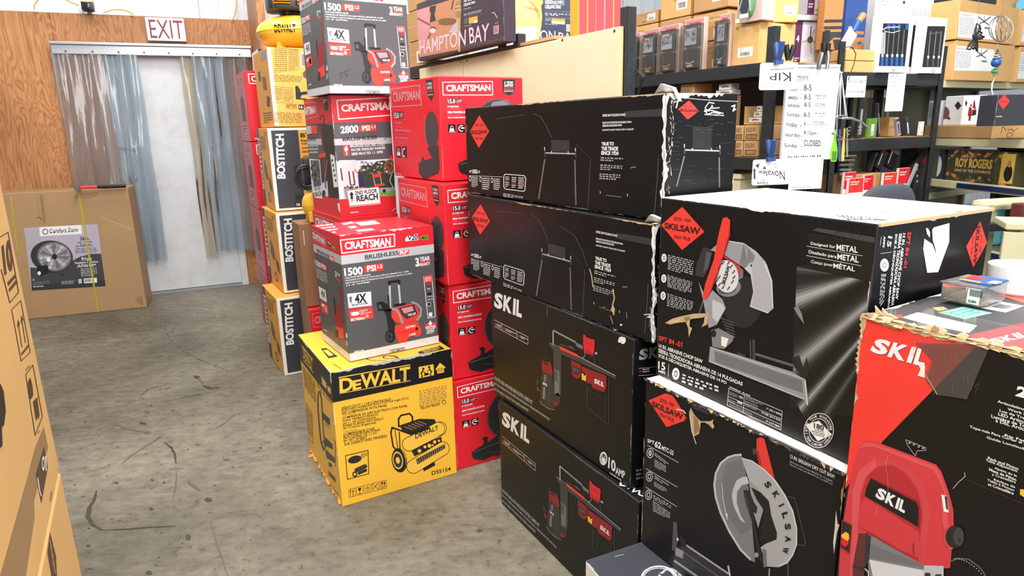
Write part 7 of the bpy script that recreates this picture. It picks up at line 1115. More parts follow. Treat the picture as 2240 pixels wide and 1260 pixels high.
for t_, q_ in (('Hours',(672,84,772,88,770,118,672,114)),('Monday  -',(578,190,715,192,712,226,578,222)),('8-5',(735,168,797,168,797,217,735,217)),('Tuesday  -',(580,250,715,256,714,300,580,292)),('8-5',(737,246,792,247,791,290,737,288)),('Wednesday -',(580,318,722,322,720,362,580,354)),('8-5',(738,310,790,311,789,348,738,347)),('Thursday -',(580,390,720,396,718,444,580,430)),('8-5',(735,392,786,393,785,431,735,430)),('Friday  -',(582,470,718,478,716,528,582,515)),('8 - - -',(737,468,792,470,791,500,737,499)),('Saturday -',(578,556,724,560,722,606,578,592)),('8-12pm',(735,540,838,546,837,584,735,576)),('Sunday   -',(578,642,722,645,720,692,578,682)),('CLOSED',(737,615,872,620,870,667,737,664)),('Dealer Sale',(825,243,915,247,914,264,824,262)),('@ 10 am',(840,268,905,270,904,286,839,285)),('Zoom Dealer',(820,312,912,316,911,332,819,330)),('Sale @ 10am',(822,332,915,334,914,350,821,350)),('PB Sale @',(824,390,905,393,904,411,823,408)),('6 pm',(850,416,890,417,889,434,849,432)),('In-house',(812,460,895,462,894,480,811,478)),('auction @ 6 pm',(812,482,922,484,921,500,811,499))): wb.T('F',t_,q_,'g30',.008 if q_[0] < 800 else .0)
wb.S('F',[(680,128),(770,126)],3,'g30'); wb.G('F',(605,748,925,735,925,760,605,772),1,'g80'); wb.done()
def clamp(lb, D, yaw, q_, m, n_=0):
    """Spring clamp: two handles, a coil and jaws; q = jaw point and handle top as measured."""
    p0 = aty(q_[0],q_[1],D); p1 = onplane(q_[2],q_[3],p0,V(yaw)); d = p1-p0; L_ = d.length; t = thing('spring_clamp', lb, 'clamp', p0); nn = V(yaw); up = d.normalized(); sd = up.cross(nn)
    for k in (-1, 1):
        a = Acc(); a.tube([up*L_*.22+nn*.006*k, up*L_*.5+nn*.016*k, up*L_+nn*.03*k], [L_*.1,L_*.13,L_*.12], M(m,.35), 10); a.build('handle', t, True)
        a = Acc(); a.box(up*L_*.1+nn*.008*k, (L_*.4,.006,L_*.22), M(m,.35), Matrix((sd,nn,up)).transposed().to_4x4(), .002); a.build('jaw', t)
    a = Acc(); a.tube([up*L_*.3-nn*.012, up*L_*.3+nn*.012], L_*.06, M('g150',.3,1), 10); a.build('spring', t, True); return t
c_ = sheet4('marker_card', 'small white marker card hanging upside down from a blue clamp, overlapping the opening hours board', 'card', 3.44, 8, (375,-10), (680,-22), (370,212), 'paper', .003, .012)
Z(1360, 0, 4.667); c_.S('F',[(1515,712),(1640,706),(1762,695)],5,'ink'); c_.T('F','KIP',(1728,832,1508,814,1512,748,1724,735),'ink',.0)
c_.S('F',[(1512,860),(1530,848),(1545,858)],3,'ink'); c_.S('F',[(1520,875),(1520,895)],3,'ink'); c_.S('F',[(1537,873),(1537,893)],3,'ink'); c_.ring('F',1463,884,18,14,.2,'ink',L=2); c_.done()
clamp('blue spring clamp holding the upside down card at the top of the rack post', 3.43, 8, (1602,655,1608,430), 'blue')
Z(1460, 150, 4.346)
c_ = sheet4('marker_card', 'small white marker card with hearts and scribbled names, hung upside down near the white lid', 'card', 3.43, 8, (808,868), (1165,855), (800,1112), 'paper', .003, .012)
c_.T('F','Novalee',(1118,1062,862,1006,866,968,1112,972),'ink',.0); c_.T('F','I love',(956,1106,852,1106,852,1078,956,1074),'ink',.01); c_.T('F','you',(930,1070,900,1068,902,1048,930,1050),'ink',.005); c_.P('F',[(875,900),(830,925),(850,932),(862,955)],'navy'); c_.P('F',[(925,925),(900,962),(918,952),(938,960)],'navy'); c_.S('F',[(828,1045),(826,965)],16,'navy'); c_.P('F',[(812,975),(825,945),(840,972)],'navy'); c_.S('F',[(1010,915),(1032,905),(1050,915)],3,'ink'); c_.S('F',[(1022,930),(1022,950)],4,'ink'); c_.S('F',[(1042,930),(1042,950)],4,'ink'); c_.done()
clamp('blue spring clamp holding the heart card low on the rack post', 3.42, 8, (985,880,985,680), 'blue')
clamp('black spring clamp gripping the frame top beside the blue clamp', 3.6, 10, (1060,40,1090,-130), 'ink') if 0 else None
Z(1560, 140, 3.706)
s = sheet4('graph_paper', 'sheet of graph paper hanging below the opening hours board', 'paper', 3.55, 10, (612,772), (882,765), (608,1020), 'paper')
for i in range(1,9): s.S('F',[(s.W*i/9,.005),(s.W*i/9,s.H-.005)],.0012,'sky',n='m'); s.S('F',[(.004,s.H*i/9),(s.W-.004,s.H*i/9)],.0012,'sky',n='m')
s.G('F',(.1,.02,.8,.09),1,'g150',n='n'); s.done()
Z(1590, 0, 7.876)
def pclamp(lb, D, pts, m): a = Acc(); a.tube([aty(x,y,D) for x, y in pts], [.011]*len(pts), M(m,.4), 10); return a
t = thing('spring_clamp', 'black and silver spring clamp on the top edge of the opening hours board', 'clamp', aty(1720,1190,3.54)); o_ = Vector(t.location)
a = Acc(); a.tube([aty(1675,745,3.54)-o_, aty(1660,900,3.54)-o_, aty(1650,980,3.54)-o_], [.016,.014,.008], M('ink',.4), 10); a.build('handle', t, True)
a = Acc(); a.tube([aty(1740,750,3.54)-o_, aty(1735,880,3.54)-o_], [.016,.013], M('ink',.4), 10); a.build('handle', t, True)
a = Acc(); a.tube([aty(1735,880,3.54)-o_, aty(1745,1000,3.54)-o_, aty(1720,1190,3.54)-o_], [.012,.012,.009], M('g190',.3,1), 10); a.build('jaw', t, True)
a = Acc(); a.tube([aty(1650,900,3.54)-o_, aty(1590,1100,3.54)-o_, aty(1570,1190,3.54)-o_], [.012,.012,.008], M('g150',.3,1), 10); a.build('jaw', t, True)
t = thing('pliers_clamp', 'pair of black clamp handles standing beside the upper blue clamp', 'clamp', aty(1060,1040,3.5)); o_ = Vector(t.location)
for pts in (((1020,770),(1030,880),(1050,1040)),((1160,780),(1120,900),(1075,1040))):
    a = Acc(); a.tube([aty(x,y,3.5)-o_ for x, y in pts], [.014,.014,.01], M('ink',.35), 10); a.build('handle', t, True)
# fly swatters and a wire whisk hanging at the rack post
Z(1810, 290, 7.874)
for q_, m, lb in (((130,95,110,500,62),'lime','bright green fly swatter hanging beside the opening hours board'),((212,85,212,490,22),'blue','blue fly swatter seen edge-on, hanging right of the green one'),((288,75,265,490,26),'yellow','yellow fly swatter seen edge-on, hanging right of the blue one'),((340,50,345,425,16),'g125','grey fly swatter seen edge-on, hanging right of the yellow one')):
    x0,y0,x1,y1,hw = q_; D = 3.46; p0 = aty(x0,y0,D); p1 = aty(x1,y1,D); t = thing('fly_swatter', lb, 'fly swatter', p1, 0, 'fly swatters hanging together'); d = p0-p1; n_ = d.length; up = d.normalized(); sd = U(12); w_ = hw/7.874/1436*D
    a = Acc(); a.prism([sd*-w_*.75, sd*w_*.75, sd*w_+d*.15, sd*w_+d*.45, sd*w_*.35+d*.95, sd*-w_*.35+d*.95, sd*-w_+d*.45, sd*-w_+d*.15], V(12)*.004, M(m,.4))
    for i in range(8): a.bar(sd*-w_*.7+d*(.08+i*.05)-V(12)*.001, sd*w_*.7+d*(.08+i*.05)-V(12)*.001, .002, .002, M('dgreen') if m == 'lime' else M('g60')) if hw > 40 else None
    a.build('flap', t); a = Acc(); a.tube([d*.93, d*1.35], .004, M(m), 6); a.build('handle', t, True)
Z(1560, 140, 3.706); t = thing('wire_hanger', 'silver wire rack fanning down from a hook on the rack post', 'wire rack', aty(1040,70,3.49)); o_ = Vector(t.location); SV = M('g190',.25,1)
a = Acc(); a.tube([aty(x,y,3.49)-o_ for x, y in ((1030,5),(1020,45),(1035,72),(1050,66))], .004, SV, 6); a.build('hook', t, True)
for x, y in ((962,490),(1003,430),(1030,420),(1075,425),(1088,440)): a = Acc(); a.tube([Vector((0,0,0)), aty((1038+x)/2,(75+y)/2,3.485)-o_, aty(x,y,3.48)-o_], .0022, SV, 6); a.build('wire', t, True)
a = Acc(); a.tube([aty(1045+45*math.cos(q),430+12*math.sin(q),3.48)-o_ for q in [i*.4 for i in range(17)]], .004, SV, 6); a.build('ring', t, True)
a = Acc(); a.tube([aty(x,y,3.475)-o_ for x, y in ((1003,440),(1003,580))], .0022, SV, 6); a.tube([aty(x,y,3.475)-o_ for x, y in ((1050,440),(1120,440),(1200,470),(1260,520))], .006, SV, 6); a.tube([aty(x,y,3.475)-o_ for x, y in ((960,560),(1070,610))], .005, SV, 6); a.build('arm', t, True)
# goods on the corner rack's middle and lower shelves
Z(1800, 180, 4.2)
def pack(q_, m, lb, off=.0, z=z3b, d=.02, band=None, band2=None, nm='blister_pack', lean=0):
    b = shelfbox(nm, lb, 'packaged tool', P3, q_, d, m, off, z+.004, group='packaged tools on the corner rack', bev=.001, rough=.25)
    if band: b.R('F',0,.8,1,.97,band,'header',1)
    if band2: b.R('F',.3,.1,.7,.7,band2,'tool',1)
    b.G('F',(.1,.05,.9,.3),3,'g150',n='n')
    if lean: b.root.rotation_euler = (0, math.radians(lean), math.radians(25.13)); b.root.location.z += abs(math.sin(math.radians(lean)))*b.w/2+.002
    b.done(); return b
pack((225,500,285,140),'ink','black upright package beside the silver wire rack',.05); pack((310,500,398,130),'g45','clear and black tool package under the price card',.02,band2='g150'); pack((412,500,505,330),'green','green and white packaged tool on the middle shelf',.02,band2='fill'); pack((412,330,500,120),'tan','tan-backed tall package behind the green one',.08) if 0 else None
pack((515,495,560,190),'g60','silver blade package with dark header leaning right on the middle shelf',.02,band='maroon',band2='g170',lean=-12)
b = shelfbox('kraft_carton', 'small brown carton between leaning packages on the middle shelf', 'box', P3, (600,492,690,360), .12, 'kraft', .12, z3b+.003, .12); b.S('F',[(0,.06),(b.w,.06)],.004,'dkraft',n='m'); b.done()
pack((690,488,735,330),'lav','purple and white package leaning right on the middle shelf',.03,band='maroon',band2='navy',lean=-18); pack((775,488,820,320),'slate','dark blue package leaning right beside the white carton',.03,band2='sky',lean=-18)
pack((895,455,935,360),'fill','small white and grey package at the right end of the middle shelf',.06)
z4 = .863
zz = .863
b = shelfbox('kraft_tray', 'long low brown carton on the lower shelf behind the red packages', 'box', P3, (150,960,535,850), .17, 'kraft', .065, zz, .24, rough=.6); b.S('F',[(.35*b.w,0),(.35*b.w,b.h)],.008,'dkraft',n='m'); b.done(); kt = b
for q_, m, off, lb, hh in (((185,1010,300,910),'red',-.0,'red-topped package farthest left on the lower shelf',.26),((232,1025,370,945),'sred',-.025,'bright red and white package at the front of the lower shelf',.225),((370,1010,460,935),'red',.0,'red-topped package in the middle of the lower shelf',.235),((548,985,672,925),'sred',-.0,'red-topped package against the pale end of the brown carton',.24),((680,985,790,905),'red',.02,'dark red package at the right end of the lower shelf',.26)):
    b = shelfbox('header_package', lb, 'packaged tool', P3, q_, .018, 'fill', off, zz+.003, hh, group='red-topped packages on the lower shelf', bev=.001); b.R('F',0,.62,1,1,m,'header',1); b.R('F',0,.56,1,.62,'fill','header',2); b.G('F',(.1,.8,.7,.92),2,'white','header',n='n'); b.E('F',b.w*.5,b.h*.95,.006,.004,'ink',0,'header',3,10,'m'); b.done()
for q_, lb, ln, m in (((430,850,460,690),'thin dark package leaning in the brown carton, first of three',-20,'g60'),((470,850,560,660),'red-headed tool package leaning in the brown carton',-24,'g45'),((560,850,660,720),'dark plastic case leaning in the brown carton',-22,'g30')):
    b = shelfbox('blister_pack', lb, 'packaged tool', P3, q_, .03, m, .1, zz+kt.h+.006, .12, group='packages leaning on the long brown carton', bev=.002); b.R('F',0,.8,1,1,'maroon' if 'red' in lb else 'g110','header',1); b.S('F',[(.02,.02),(.02,b.h*.8)],.008,'fill','tool',1,n='m'); b.root.rotation_euler = (0,math.radians(-ln),math.radians(25.13)); b.root.location.z += math.sin(math.radians(-ln))*b.w/2+.002; b.done()
for i, y in enumerate((680,720,762,805,845)):
    p = onplane(150,y,P3[0]+V(25.13)*.02,V(25.13)); q = onplane(300-i*14,y-3,P3[0]+V(25.13)*.02,V(25.13)); t = thing('drill_bit', ('topmost','second','third','fourth','lowest')[i]+' of the short silver bars racked beside the fly swatters', 'bar', p, 0, 'silver bars beside the fly swatters'); a = Acc(); a.tube([Vector((0,0,0)), q-p], .008, M('g150',.3,.8), 8); a.build('shaft', t, True)
b = shelfbox('bar_holder', 'dark holder board behind the short silver bars', 'tool holder', P3, (222,870,250,640), .01, 'g30', .052, zz+.02, .44); b.done()
b = shelfbox('olive_backing', 'olive brown carton standing behind the silver bars on the lower shelf', 'box', P3, (225,850,385,590), .04, 'olive', .25, zz+.003, .4, rough=.7); b.done()
Z(1810, 290, 7.874)
b = shelfbox('saw_box', 'dark carton with a red diamond behind the rack post on the lower shelf', 'box', P3, (1500,900,1725,300), .12, 'g45', .09, zz+.003, .375); b.P('F',[(1655,385),(1725,460),(1632,560),(1565,480)],'dred',lg,1); b.G('F',(1570,600,1665,610,1650,720,1560,710),5,'g80')
for y in (635,745,840): b.E('F',1545,y,18,20,'g170',0,bd,1)
b.done()
t = thing('grinding_disc', 'dark round disc on the lower shelf behind the office chair', 'disc', onplane(1215,800,P3[0]+V(25.13)*.1,V(25.13)), 25.13); t.location.z = zz+.002; a = Acc(); a.lathe([(.085,0),(.085,.006)], M('g60',.5), 32, (0,0,.086), Matrix.Rotation(math.pi/2,4,'X')); a.lathe([(.02,0),(.02,.009)], M('g30'), 16, (0,-.001,.086), Matrix.Rotation(math.pi/2,4,'X')); a.build('disc', t)
b = shelfbox('display_card', 'pale grey display card leaning right by the rack post', 'card', P3, (1285,825,1360,560), .01, 'g150', .0, zz+.003, .28, bev=.001); b.root.rotation_euler = (0,math.radians(26),math.radians(25.13)); b.root.location.z += .03; b.done()
# --- gondola with cream shelf edges behind and to the right
CR = M('creamm' if PAL.setdefault('creamm',(206,200,160)) else 0,.45); OL = M('olive',.6)
P4 = (Vector((2.951,4.6,0)), 32.3); t = thing('gondola_shelf', 'olive and cream store shelving behind the corner rack, fan cartons on top', 'shelving', P4[0]+V(32.3)*.02, 32.3)
a = Acc(); a.box((.8,.5,.95),(1.6,.03,1.9),OL); a.build('back_panel', t)
for z in (1.655,1.25,.9,.45):
    a = Acc(); a.box((.8,.25,z),(1.6,.46,.03),OL,None,.003); a.build('shelf', t); a = Acc(); a.box((.8,.0,z-.005),(1.6,.02,.045),CR,None,.004); a.build('shelf_edge', t)
for x in (.02,.8,1.58): a = Acc(); a.box((x,.47,.95),(.04,.04,1.9),M('g110')); a.build('upright', t)
t = thing('wall_shelving', 'olive metal shelving back standing behind the corner rack', 'shelving', P3[0]+U(25.13)*(s0+.02)+V(25.13)*.5, 25.13); a = Acc(); a.box((.55,0,.82),(1.1,.03,1.64),OL); a.build('back_panel', t)
for x in (.03,.62,1.07): a = Acc(); a.box((x,-.025,.82),(.03,.02,1.64),M('g110')); a.build('upright', t)
for z in (.9,1.25,1.6): a = Acc(); a.box((.55,-.02,z),(1.06,.008,.05),CR); a.build('rail', t)
Z(1800, 0, 5.09)
for nm_, q_, z0, h, lb in (('u',(1475,455,2185,120),1.93,.245,'brown ceiling fan carton with printed label, upper of two by the wind spinner'),('l',(1445,822,2150,470),1.673,.25,'brown ceiling fan carton with printed label, lower of two by the wind spinner')):
    b = shelfbox('ceiling_fan_carton', lb, 'box', P4, q_, .62 if 0 else .44, 'kraft2', -.03, z0, h, group='brown ceiling fan cartons with labels', rough=.55)
    y = 0 if nm_ == 'u' else 378; b.P('F',[(1520-y*.12,125+y),(1950-y*.1,185+y*.98),(1925-y*.06,445+y*.92),(1498-y*.1,415+y*.98)],'paper','printed_label',1); b.T('F','CEILING FAN',(1535-y*.12,150+y,1655-y*.1,165+y,1655-y*.1,182+y,1535-y*.12,168+y),'g110',.0,'printed_label'); b.G('F',(1530-y*.12,185+y,1690-y*.1,205+y,1680-y*.1,400+y*.98,1515-y*.1,385+y*.98),10,'g170','printed_label')
    cx_, cy_ = 1795-y*.09, 240+y*.98
    for x_, y_ in ((1865,190),(1845,275),(1745,262),(1735,190)): b.S('F',[(cx_,cy_),(x_-y*.09,y_+y*.98)],14,'g110','printed_label',2)
    b.E('F',cx_,cy_,14,14,'g80',0,'printed_label',3); b.S('F',[(cx_+3,cy_-60),(cx_,cy_)],5,'g80','printed_label',2); b.P('F',[(1800-y*.09,300+y*.98),(1860-y*.09,305+y*.98),(1858-y*.09,325+y*.98),(1800-y*.09,320+y*.98)],'g110','printed_label',2); b.seam('tan'); b.done()
for q_, z0, h, lb in (((2190,490,2420,170),1.93,.245,'brown labelled carton at the right edge, upper'),((2160,822,2400,500),1.673,.25,'brown labelled carton at the right edge, lower')):
    b = shelfbox('ceiling_fan_carton', lb, 'box', P4, q_, .44, 'kraft2', -.03, z0, h, group='brown ceiling fan cartons with labels', rough=.55); b.P('F',[(.05,.1),(.9,.1),(.9,.85),(.05,.85)],'paper','printed_label',1,'n'); b.G('F',(.1,.3,.8,.8),8,'g170','printed_label',n='n'); b.done()
b = shelfbox('dark_carton', 'dark printed carton lying on the brown fan cartons', 'box', P4, (1660,90,1945,-60), .3, 'g45', .06, 2.179, .14, mats=dict(F='g45')); b.G('F',(.1,.3,.9,.7),2,'g125',n='n'); b.done()
b = shelfbox('kraft_carton', 'small brown carton beside the dark carton above the wind spinner', 'box', P4, (1950,95,2170,-60), .3, 'kraft2', .06, 2.179, .14); b.done()
b = shelfbox('white_carton', 'large white carton standing behind the white window boxes', 'box', P3, (960,130,1272,-250), .08, 'white', .33, z3, .64); b.G('F',(.1,.3,.9,.7),2,'g190',n='n'); b.done()
t = thing('film_roll', 'blue plastic film roll lying on the right-hand brown carton', 'roll', P4[0]+U(32.3)*.95-V(32.3)*.0, 32.3); t.location.z = 2.215; a = Acc(); a.tube([(0,0,0),(.5,0,0)], .035, M('bluef' if PAL.setdefault('bluef',(110,190,226)) else 0,.2), 20); a.build('roll', t, True)
# hanging ornaments
t = thing('butterfly_ornament', 'black openwork metal butterfly hanging in front of the brown fan cartons', 'ornament', aty(1690,420,4.1)); o_ = Vector(t.location); bq = lambda x, y: aty(x,y,4.1)-o_; IK = M('ink',.35)
for w_ in ([(1690,420),(1695,330),(1715,262),(1745,285),(1755,330),(1740,345),(1770,370),(1755,395),(1798,412),(1770,432),(1720,440),(1690,435)],[(1690,430),(1655,450),(1625,500),(1605,545),(1640,552),(1655,530),(1680,550),(1690,525),(1720,570),(1722,500),(1710,450)]):
    a = Acc(); a.tube([bq(*p) for p in w_+[w_[0]]], .005, IK, 6)
    for p in w_[1:-1]: a.tube([bq(1695,428), bq(*p)], .0032, IK, 5)
    for k in (.45,.7): a.tube([bq(1695+(p[0]-1695)*k,428+(p[1]-428)*k) for p in w_[1:-1]], .0028, IK, 5)
    a.build('wing', t, True)
a = Acc(); a.tube([bq(1672,380),bq(1685,405),bq(1695,430),bq(1715,470)],[.004,.011,.012,.006],IK,8); a.build('body', t, True); a = Acc(); a.tube([bq(1718,262), bq(1740,120), bq(1740,-1200)], .0012, M('g110'), 5); a.build('thread', t)
t = thing('wind_spinner', 'silver wire spinner with blue and green glass balls hanging at the right', 'ornament', aty(1985,330,4.05)); o_ = Vector(t.location); bq = lambda x, y, dd=0: aty(x,y,4.05+dd)-o_; SV = M('g170',.3,.9)
for i in range(7):
    an = i*math.pi/7+.2; a = Acc(); a.tube([bq(1985+140*math.sin(q)*math.cos(an),322-145*math.cos(q),.09*math.sin(q)*math.sin(an)) for q in [k*math.pi/12 for k in range(25)]], .002, SV, 6); a.build('wire_loop', t, True)
a = Acc(); a.tube([bq(1995,160),bq(2005,90),bq(2005,-1200)], .0012, M('g110'), 5); a.tube([bq(1985+8*math.sin(k),200+k*12) for k in range(18)], .003, SV, 5); a.tube([bq(1945,470),bq(1945,545)], .002, SV, 5); a.build('thread', t)
a = Acc(); a.tube([bq(1945+k*1.2*math.sin(k*1.1)*2.2,545+k*5,.02*math.cos(k*1.1)) for k in range(24)], .004, SV, 6); a.tube([bq(1925+30*math.sin(k*.9),735+k*9,.02*math.cos(k*.9)) for k in range(13)], .003, SV, 5); a.build('spiral', t, True)
for x, y, r_, m in ((1930,695,.027,'bluep'),(1912,790,.017,'lgreen' if PAL.setdefault('lgreen',(60,170,90)) else 0)):
    a = Acc(); a.lathe([(max(.001,r_*math.sin(math.radians(q))),-r_*math.cos(math.radians(q))) for q in range(0,181,15)], M(m,.1), 20, bq(x,y)); a.build('glass_ball', t, True)
a = Acc(); a.prism([bq(1925,860),bq(1880,930),bq(1876,1000),bq(1892,1075),bq(1898,1070),bq(1888,1000),bq(1894,930)], (0,.004,0), M('white')); a.build('tail', t)
# --- nearer gondola end with the printed lunchbox-style carton
P5 = (Vector((2.903,4.55,0)), -83.4); L5 = 1.5; t = thing('gondola_shelf', 'cream-edged store shelving at the right edge with navy label strips', 'shelving', P5[0], -83.4)
for z in (1.272,1.0,.60,.2):
    a = Acc(); a.box((L5/2,.25,z),(L5,.5,.03),OL,None,.003); a.build('shelf', t); a = Acc(); a.box((L5/2,-.005,z+.0),(L5,.02,.05),CR,None,.004); a.build('shelf_edge', t)
    a = Acc(); a.box((L5/2+.1,-.018,z),(L5-.3,.006,.03),M('navy',.3)); a.build('label_strip', t) if z < 1.2 else None
a = Acc(); a.box((L5/2,.5,.63),(L5,.03,1.25),OL); a.build('back_panel', t)
for x in (.02,L5-.02): a = Acc(); a.box((x,.474,.62),(.04,.02,1.22),M('g80')); a.build('upright', t)
Z(2020, 300, 3.705)
b = shelfbox('printed_tin_box', 'long dark box printed in yellow western lettering on the cream shelf', 'box', P5, (172,320,760,110), .2, 'wst' if PAL.setdefault('wst',(74,70,46)) else 0, .015, 1.017, .17 if 0 else .205, rough=.3)
rq = random.Random(12)
for i in range(90): b.E('F',rq.uniform(0,b.w),rq.choice((rq.uniform(.0,.05),rq.uniform(.15,.205))),rq.uniform(.01,.04),rq.uniform(.004,.014),rq.choice(('brown','kraft','olive','dgreen','wood','maroon','g45')),rq.uniform(0,180),pp,1+.05*i,9,'m')
b.P('F',[(.12,.25),(.72,.22),(.72,.78),(.12,.78)],'dgreen2' if 0 else 'g60',pp,7,'n'); PAL['gold'] = (206,170,70); b.T('F','ROY ROGERS',(.15,.47,.70,.76),'gold',.04,'lettering',9,'n'); b.T('F','KING OF THE COWBOYS',(.15,.33,.69,.42),'gold',.03,'lettering',9,'n'); b.R('F',.82,.1,1,.95,'gold',pp,7); b.E('F',.93*b.w,.08,.03,.05,'ink',0,pp,8,14,'m'); b.E('F',.93*b.w,.135,.016,.02,'skin',0,pp,9,12,'m'); b.done()
b = shelfbox('white_disc_box', 'slate carton with a white round print at the left end of the cream shelf', 'box', P5, (105,315,170,100), .15, 'slate', .03, 1.017, .2); b.E('F',.0,.09,.035,.07,'fill',0,pp,1,20,'m'); b.done()
Z(2020, 180, 9)
b = shelfbox('cardboard_tray', 'long shallow brown tray with scribbled marker writing on its end', 'tray', P5, (5,1055,1385,760), .36, 'kraft', -.02, 1.299, .078, mats=dict(R='kraft2'), rough=.6); b.S('R',[(.06,.03),(.065,.07),(.08,.06),(.09,.045)],.003,'print',n='m'); b.S('R',[(.1,.05),(.13,.055),(.14,.04),(.17,.06)],.003,'print',n='m'); b.ring('R',.12,.02,.02,.016,.15,'print',n='m'); b.wear('F',(0,1),(1,1),.004,'lkraft',seed=121); b.done()
zt = 1.378
b = shelfbox('circular_saw_box', 'white carton with black diamond and red circular saw picture standing on the brown tray', 'box', P5, (385,760,800,330), .17, 'white', .08, zt, .19); 
b.P('F',[(685,370),(750,460),(675,550),(612,458)],'g30',lg,1); b.E('F',405,600,110,130,'g80',0,pp,1); b.E('F',400,590,60,75,'dred',0,pp,2); b.P('F',[(460,680),(500,672),(540,715),(500,745),(465,720)],'dred',pp,2)
b.P('R',[(840,350),(865,405),(840,490),(818,410)],'g30',lg,1); b.P('R',[(900,480),(950,500),(960,660),(870,670),(880,590)],'dred',pp,1); b.P('R',[(990,360),(1010,350),(1030,520),(1020,540),(965,500)],'dred',pp,2); b.P('R',[(960,540),(1040,540),(1035,640),(960,660)],'g30',pp,2); b.P('R',[(935,410),(960,470),(915,480)],'g45',pp,1); b.S('R',[(915,670),(905,745)],40,'maroon',pp,1); b.done()
b = shelfbox('white_tool_box', 'narrow white carton with black spine standing on the brown tray', 'box', P5, (60,720,232,385), .1, 'g190', .02, zt, .165); b.R('F',0,0,.15,1,'maroon'); b.G('F',(.3,.3,.8,.9),8,'g125',n='n'); b.done()
p = aty(1395,740,3.8); b = Carton('saw_box', 'scuffed black carton with red diamond on the brown tray at the right edge', 'box', p.x, p.y, 8, .36, .12, .19 if 0 else .17, zt, 'slate', bev=.003); b.P('F',[(1600,225),(1700,375),(1565,535),(1465,380)],'sred',lg,1); b.T('F','SKILSAW',(1520,372,1660,365,1655,392,1515,395),'ink',.02,lg); b.G('F',(1430,665,1560,660,1560,695,1430,700),1,'fill',bold=True); b.wear('F',(0,1),(1,1),.006,'g190',seed=131); b.wear('F',(0,0),(0,1),.006,'g170',seed=132); b.done()
# teal case and the wooden bench
Z(2020, 300, 3.705)
b = shelfbox('teal_case', 'teal plastic tool case with a round badge on the low shelf', 'case', P5, (292,545,470,460), .2, 'teal', .03, .617, .24 if 0 else .26, bev=.02); b.E('F',447/1e9,0,0,0,'fill') if 0 else None; b.E('F',b.w*.75,b.h*.72,.026,.022,'fill',0,bd,1,20,'m'); b.ring('F',b.w*.75,b.h*.72,.02,.016,.3,'g110',bd,2,n='m'); b.done()
WD = M('cream2' if PAL.setdefault('cream2',(196,190,154)) else 0,.6)
o = aty(560,720,2.75); bn = thing('workbench', 'pale wooden bench at the right edge behind the white-lidded carton', 'bench', (o.x+.12,o.y,0), -25)
zt_ = aty(560,735,2.75).z
a = Acc(); a.box((.5,.12,zt_),(1.1,.22,.03),WD,None,.006); a.build('bench_top', bn); a = Acc(); a.box((.5,.03,zt_-.085),(1.1,.03,.12),WD,None,.004); a.build('apron', bn)
for x in (.04,.3,.98):
    for y in (.06,.2): a = Acc(); a.box((x,y,(zt_-.02)/2),(.06,.05,zt_-.02),WD,None,.004); a.build('leg', bn)
a = Acc(); a.box((.5,.13,.3),(.9,.02,.1),M('g30')); a.build('dark_panel', bn)
o = aty(545,560,3.15); fr = thing('wooden_frame', 'rounded cream wooden frame with a dark bar behind the pale bench', 'frame', (o.x,o.y,0), 12); a = Acc(); a.box((.3,.05,o.z),(.66,.07,.055),WD,None,.024); a.build('rail', fr)
for x in (.06,.5): a = Acc(); a.box((x,.06,(o.z-.02)/2),(.05,.05,o.z-.02),WD); a.build('leg', fr)
a = Acc(); a.box((.25,.0,o.z-.1),(.55,.05,.04),M('g45'),None,.006); a.build('dark_bar', fr)
o = aty(785,700,3.05); b = Carton('maroon_post', 'dark red upright post behind the pale bench at the right edge', 'post', o.x, o.y, 12, .06, .06, o.z+.09, 0, 'maroon'); b.done()
# office chair behind the white-lidded carton
ch = thing('office_chair', 'dark grey office chair with rounded back behind the white-lidded carton', 'chair', (1.76,3.06,0), 28); FA = M('slate2' if PAL.setdefault('slate2',(62,66,74)) else 0,.85)
a = Acc(); n = 28; vs = []
for j in range(13):
    q = -math.pi/2+math.pi*j/12
    for i in range(n): w_ = 2*math.pi*i/n; e = .55; cx = math.copysign(abs(math.cos(w_))**e,math.cos(w_)); cy = math.copysign(abs(math.sin(w_))**.75,math.sin(w_)); vs.append((.225*cx*math.cos(q)**.35, .03*math.sin(q), .93+.21*cy*math.cos(q)**.35))
a.mesh(vs, [(j*n+i, j*n+(i+1)%n, (j+1)*n+(i+1)%n, (j+1)*n+i) for j in range(12) for i in range(n)], FA); a.build('backrest', ch, True)
a = Acc(); a.box((0,-.25,.5),(.48,.46,.07),FA,None,.03); a.build('seat', ch); a = Acc(); a.tube([(0,.03,.78),(0,.06,.6),(0,-.02,.46),(0,-.2,.46)], .02, M('ink'), 8); a.build('back_bracket', ch, True); a = Acc(); a.tube([(0,-.25,.08),(0,-.25,.47)], .025, M('ink'), 10); a.build('gas_post', ch, True)
for i in range(5): q = i*1.2566; a = Acc(); a.bar((0,-.25,.09),(.28*math.cos(q),-.25+.28*math.sin(q),.07),.045,.03,M('ink')); CL = a.build('base_leg', ch); a = Acc(); a.lathe([(.025,-.02),(.03,-.01),(.03,.01),(.025,.02)], M('ink'), 14, (.28*math.cos(q),-.25+.28*math.sin(q),.03), Matrix.Rotation(math.pi/2,4,'Y')); a.build('caster', CL)
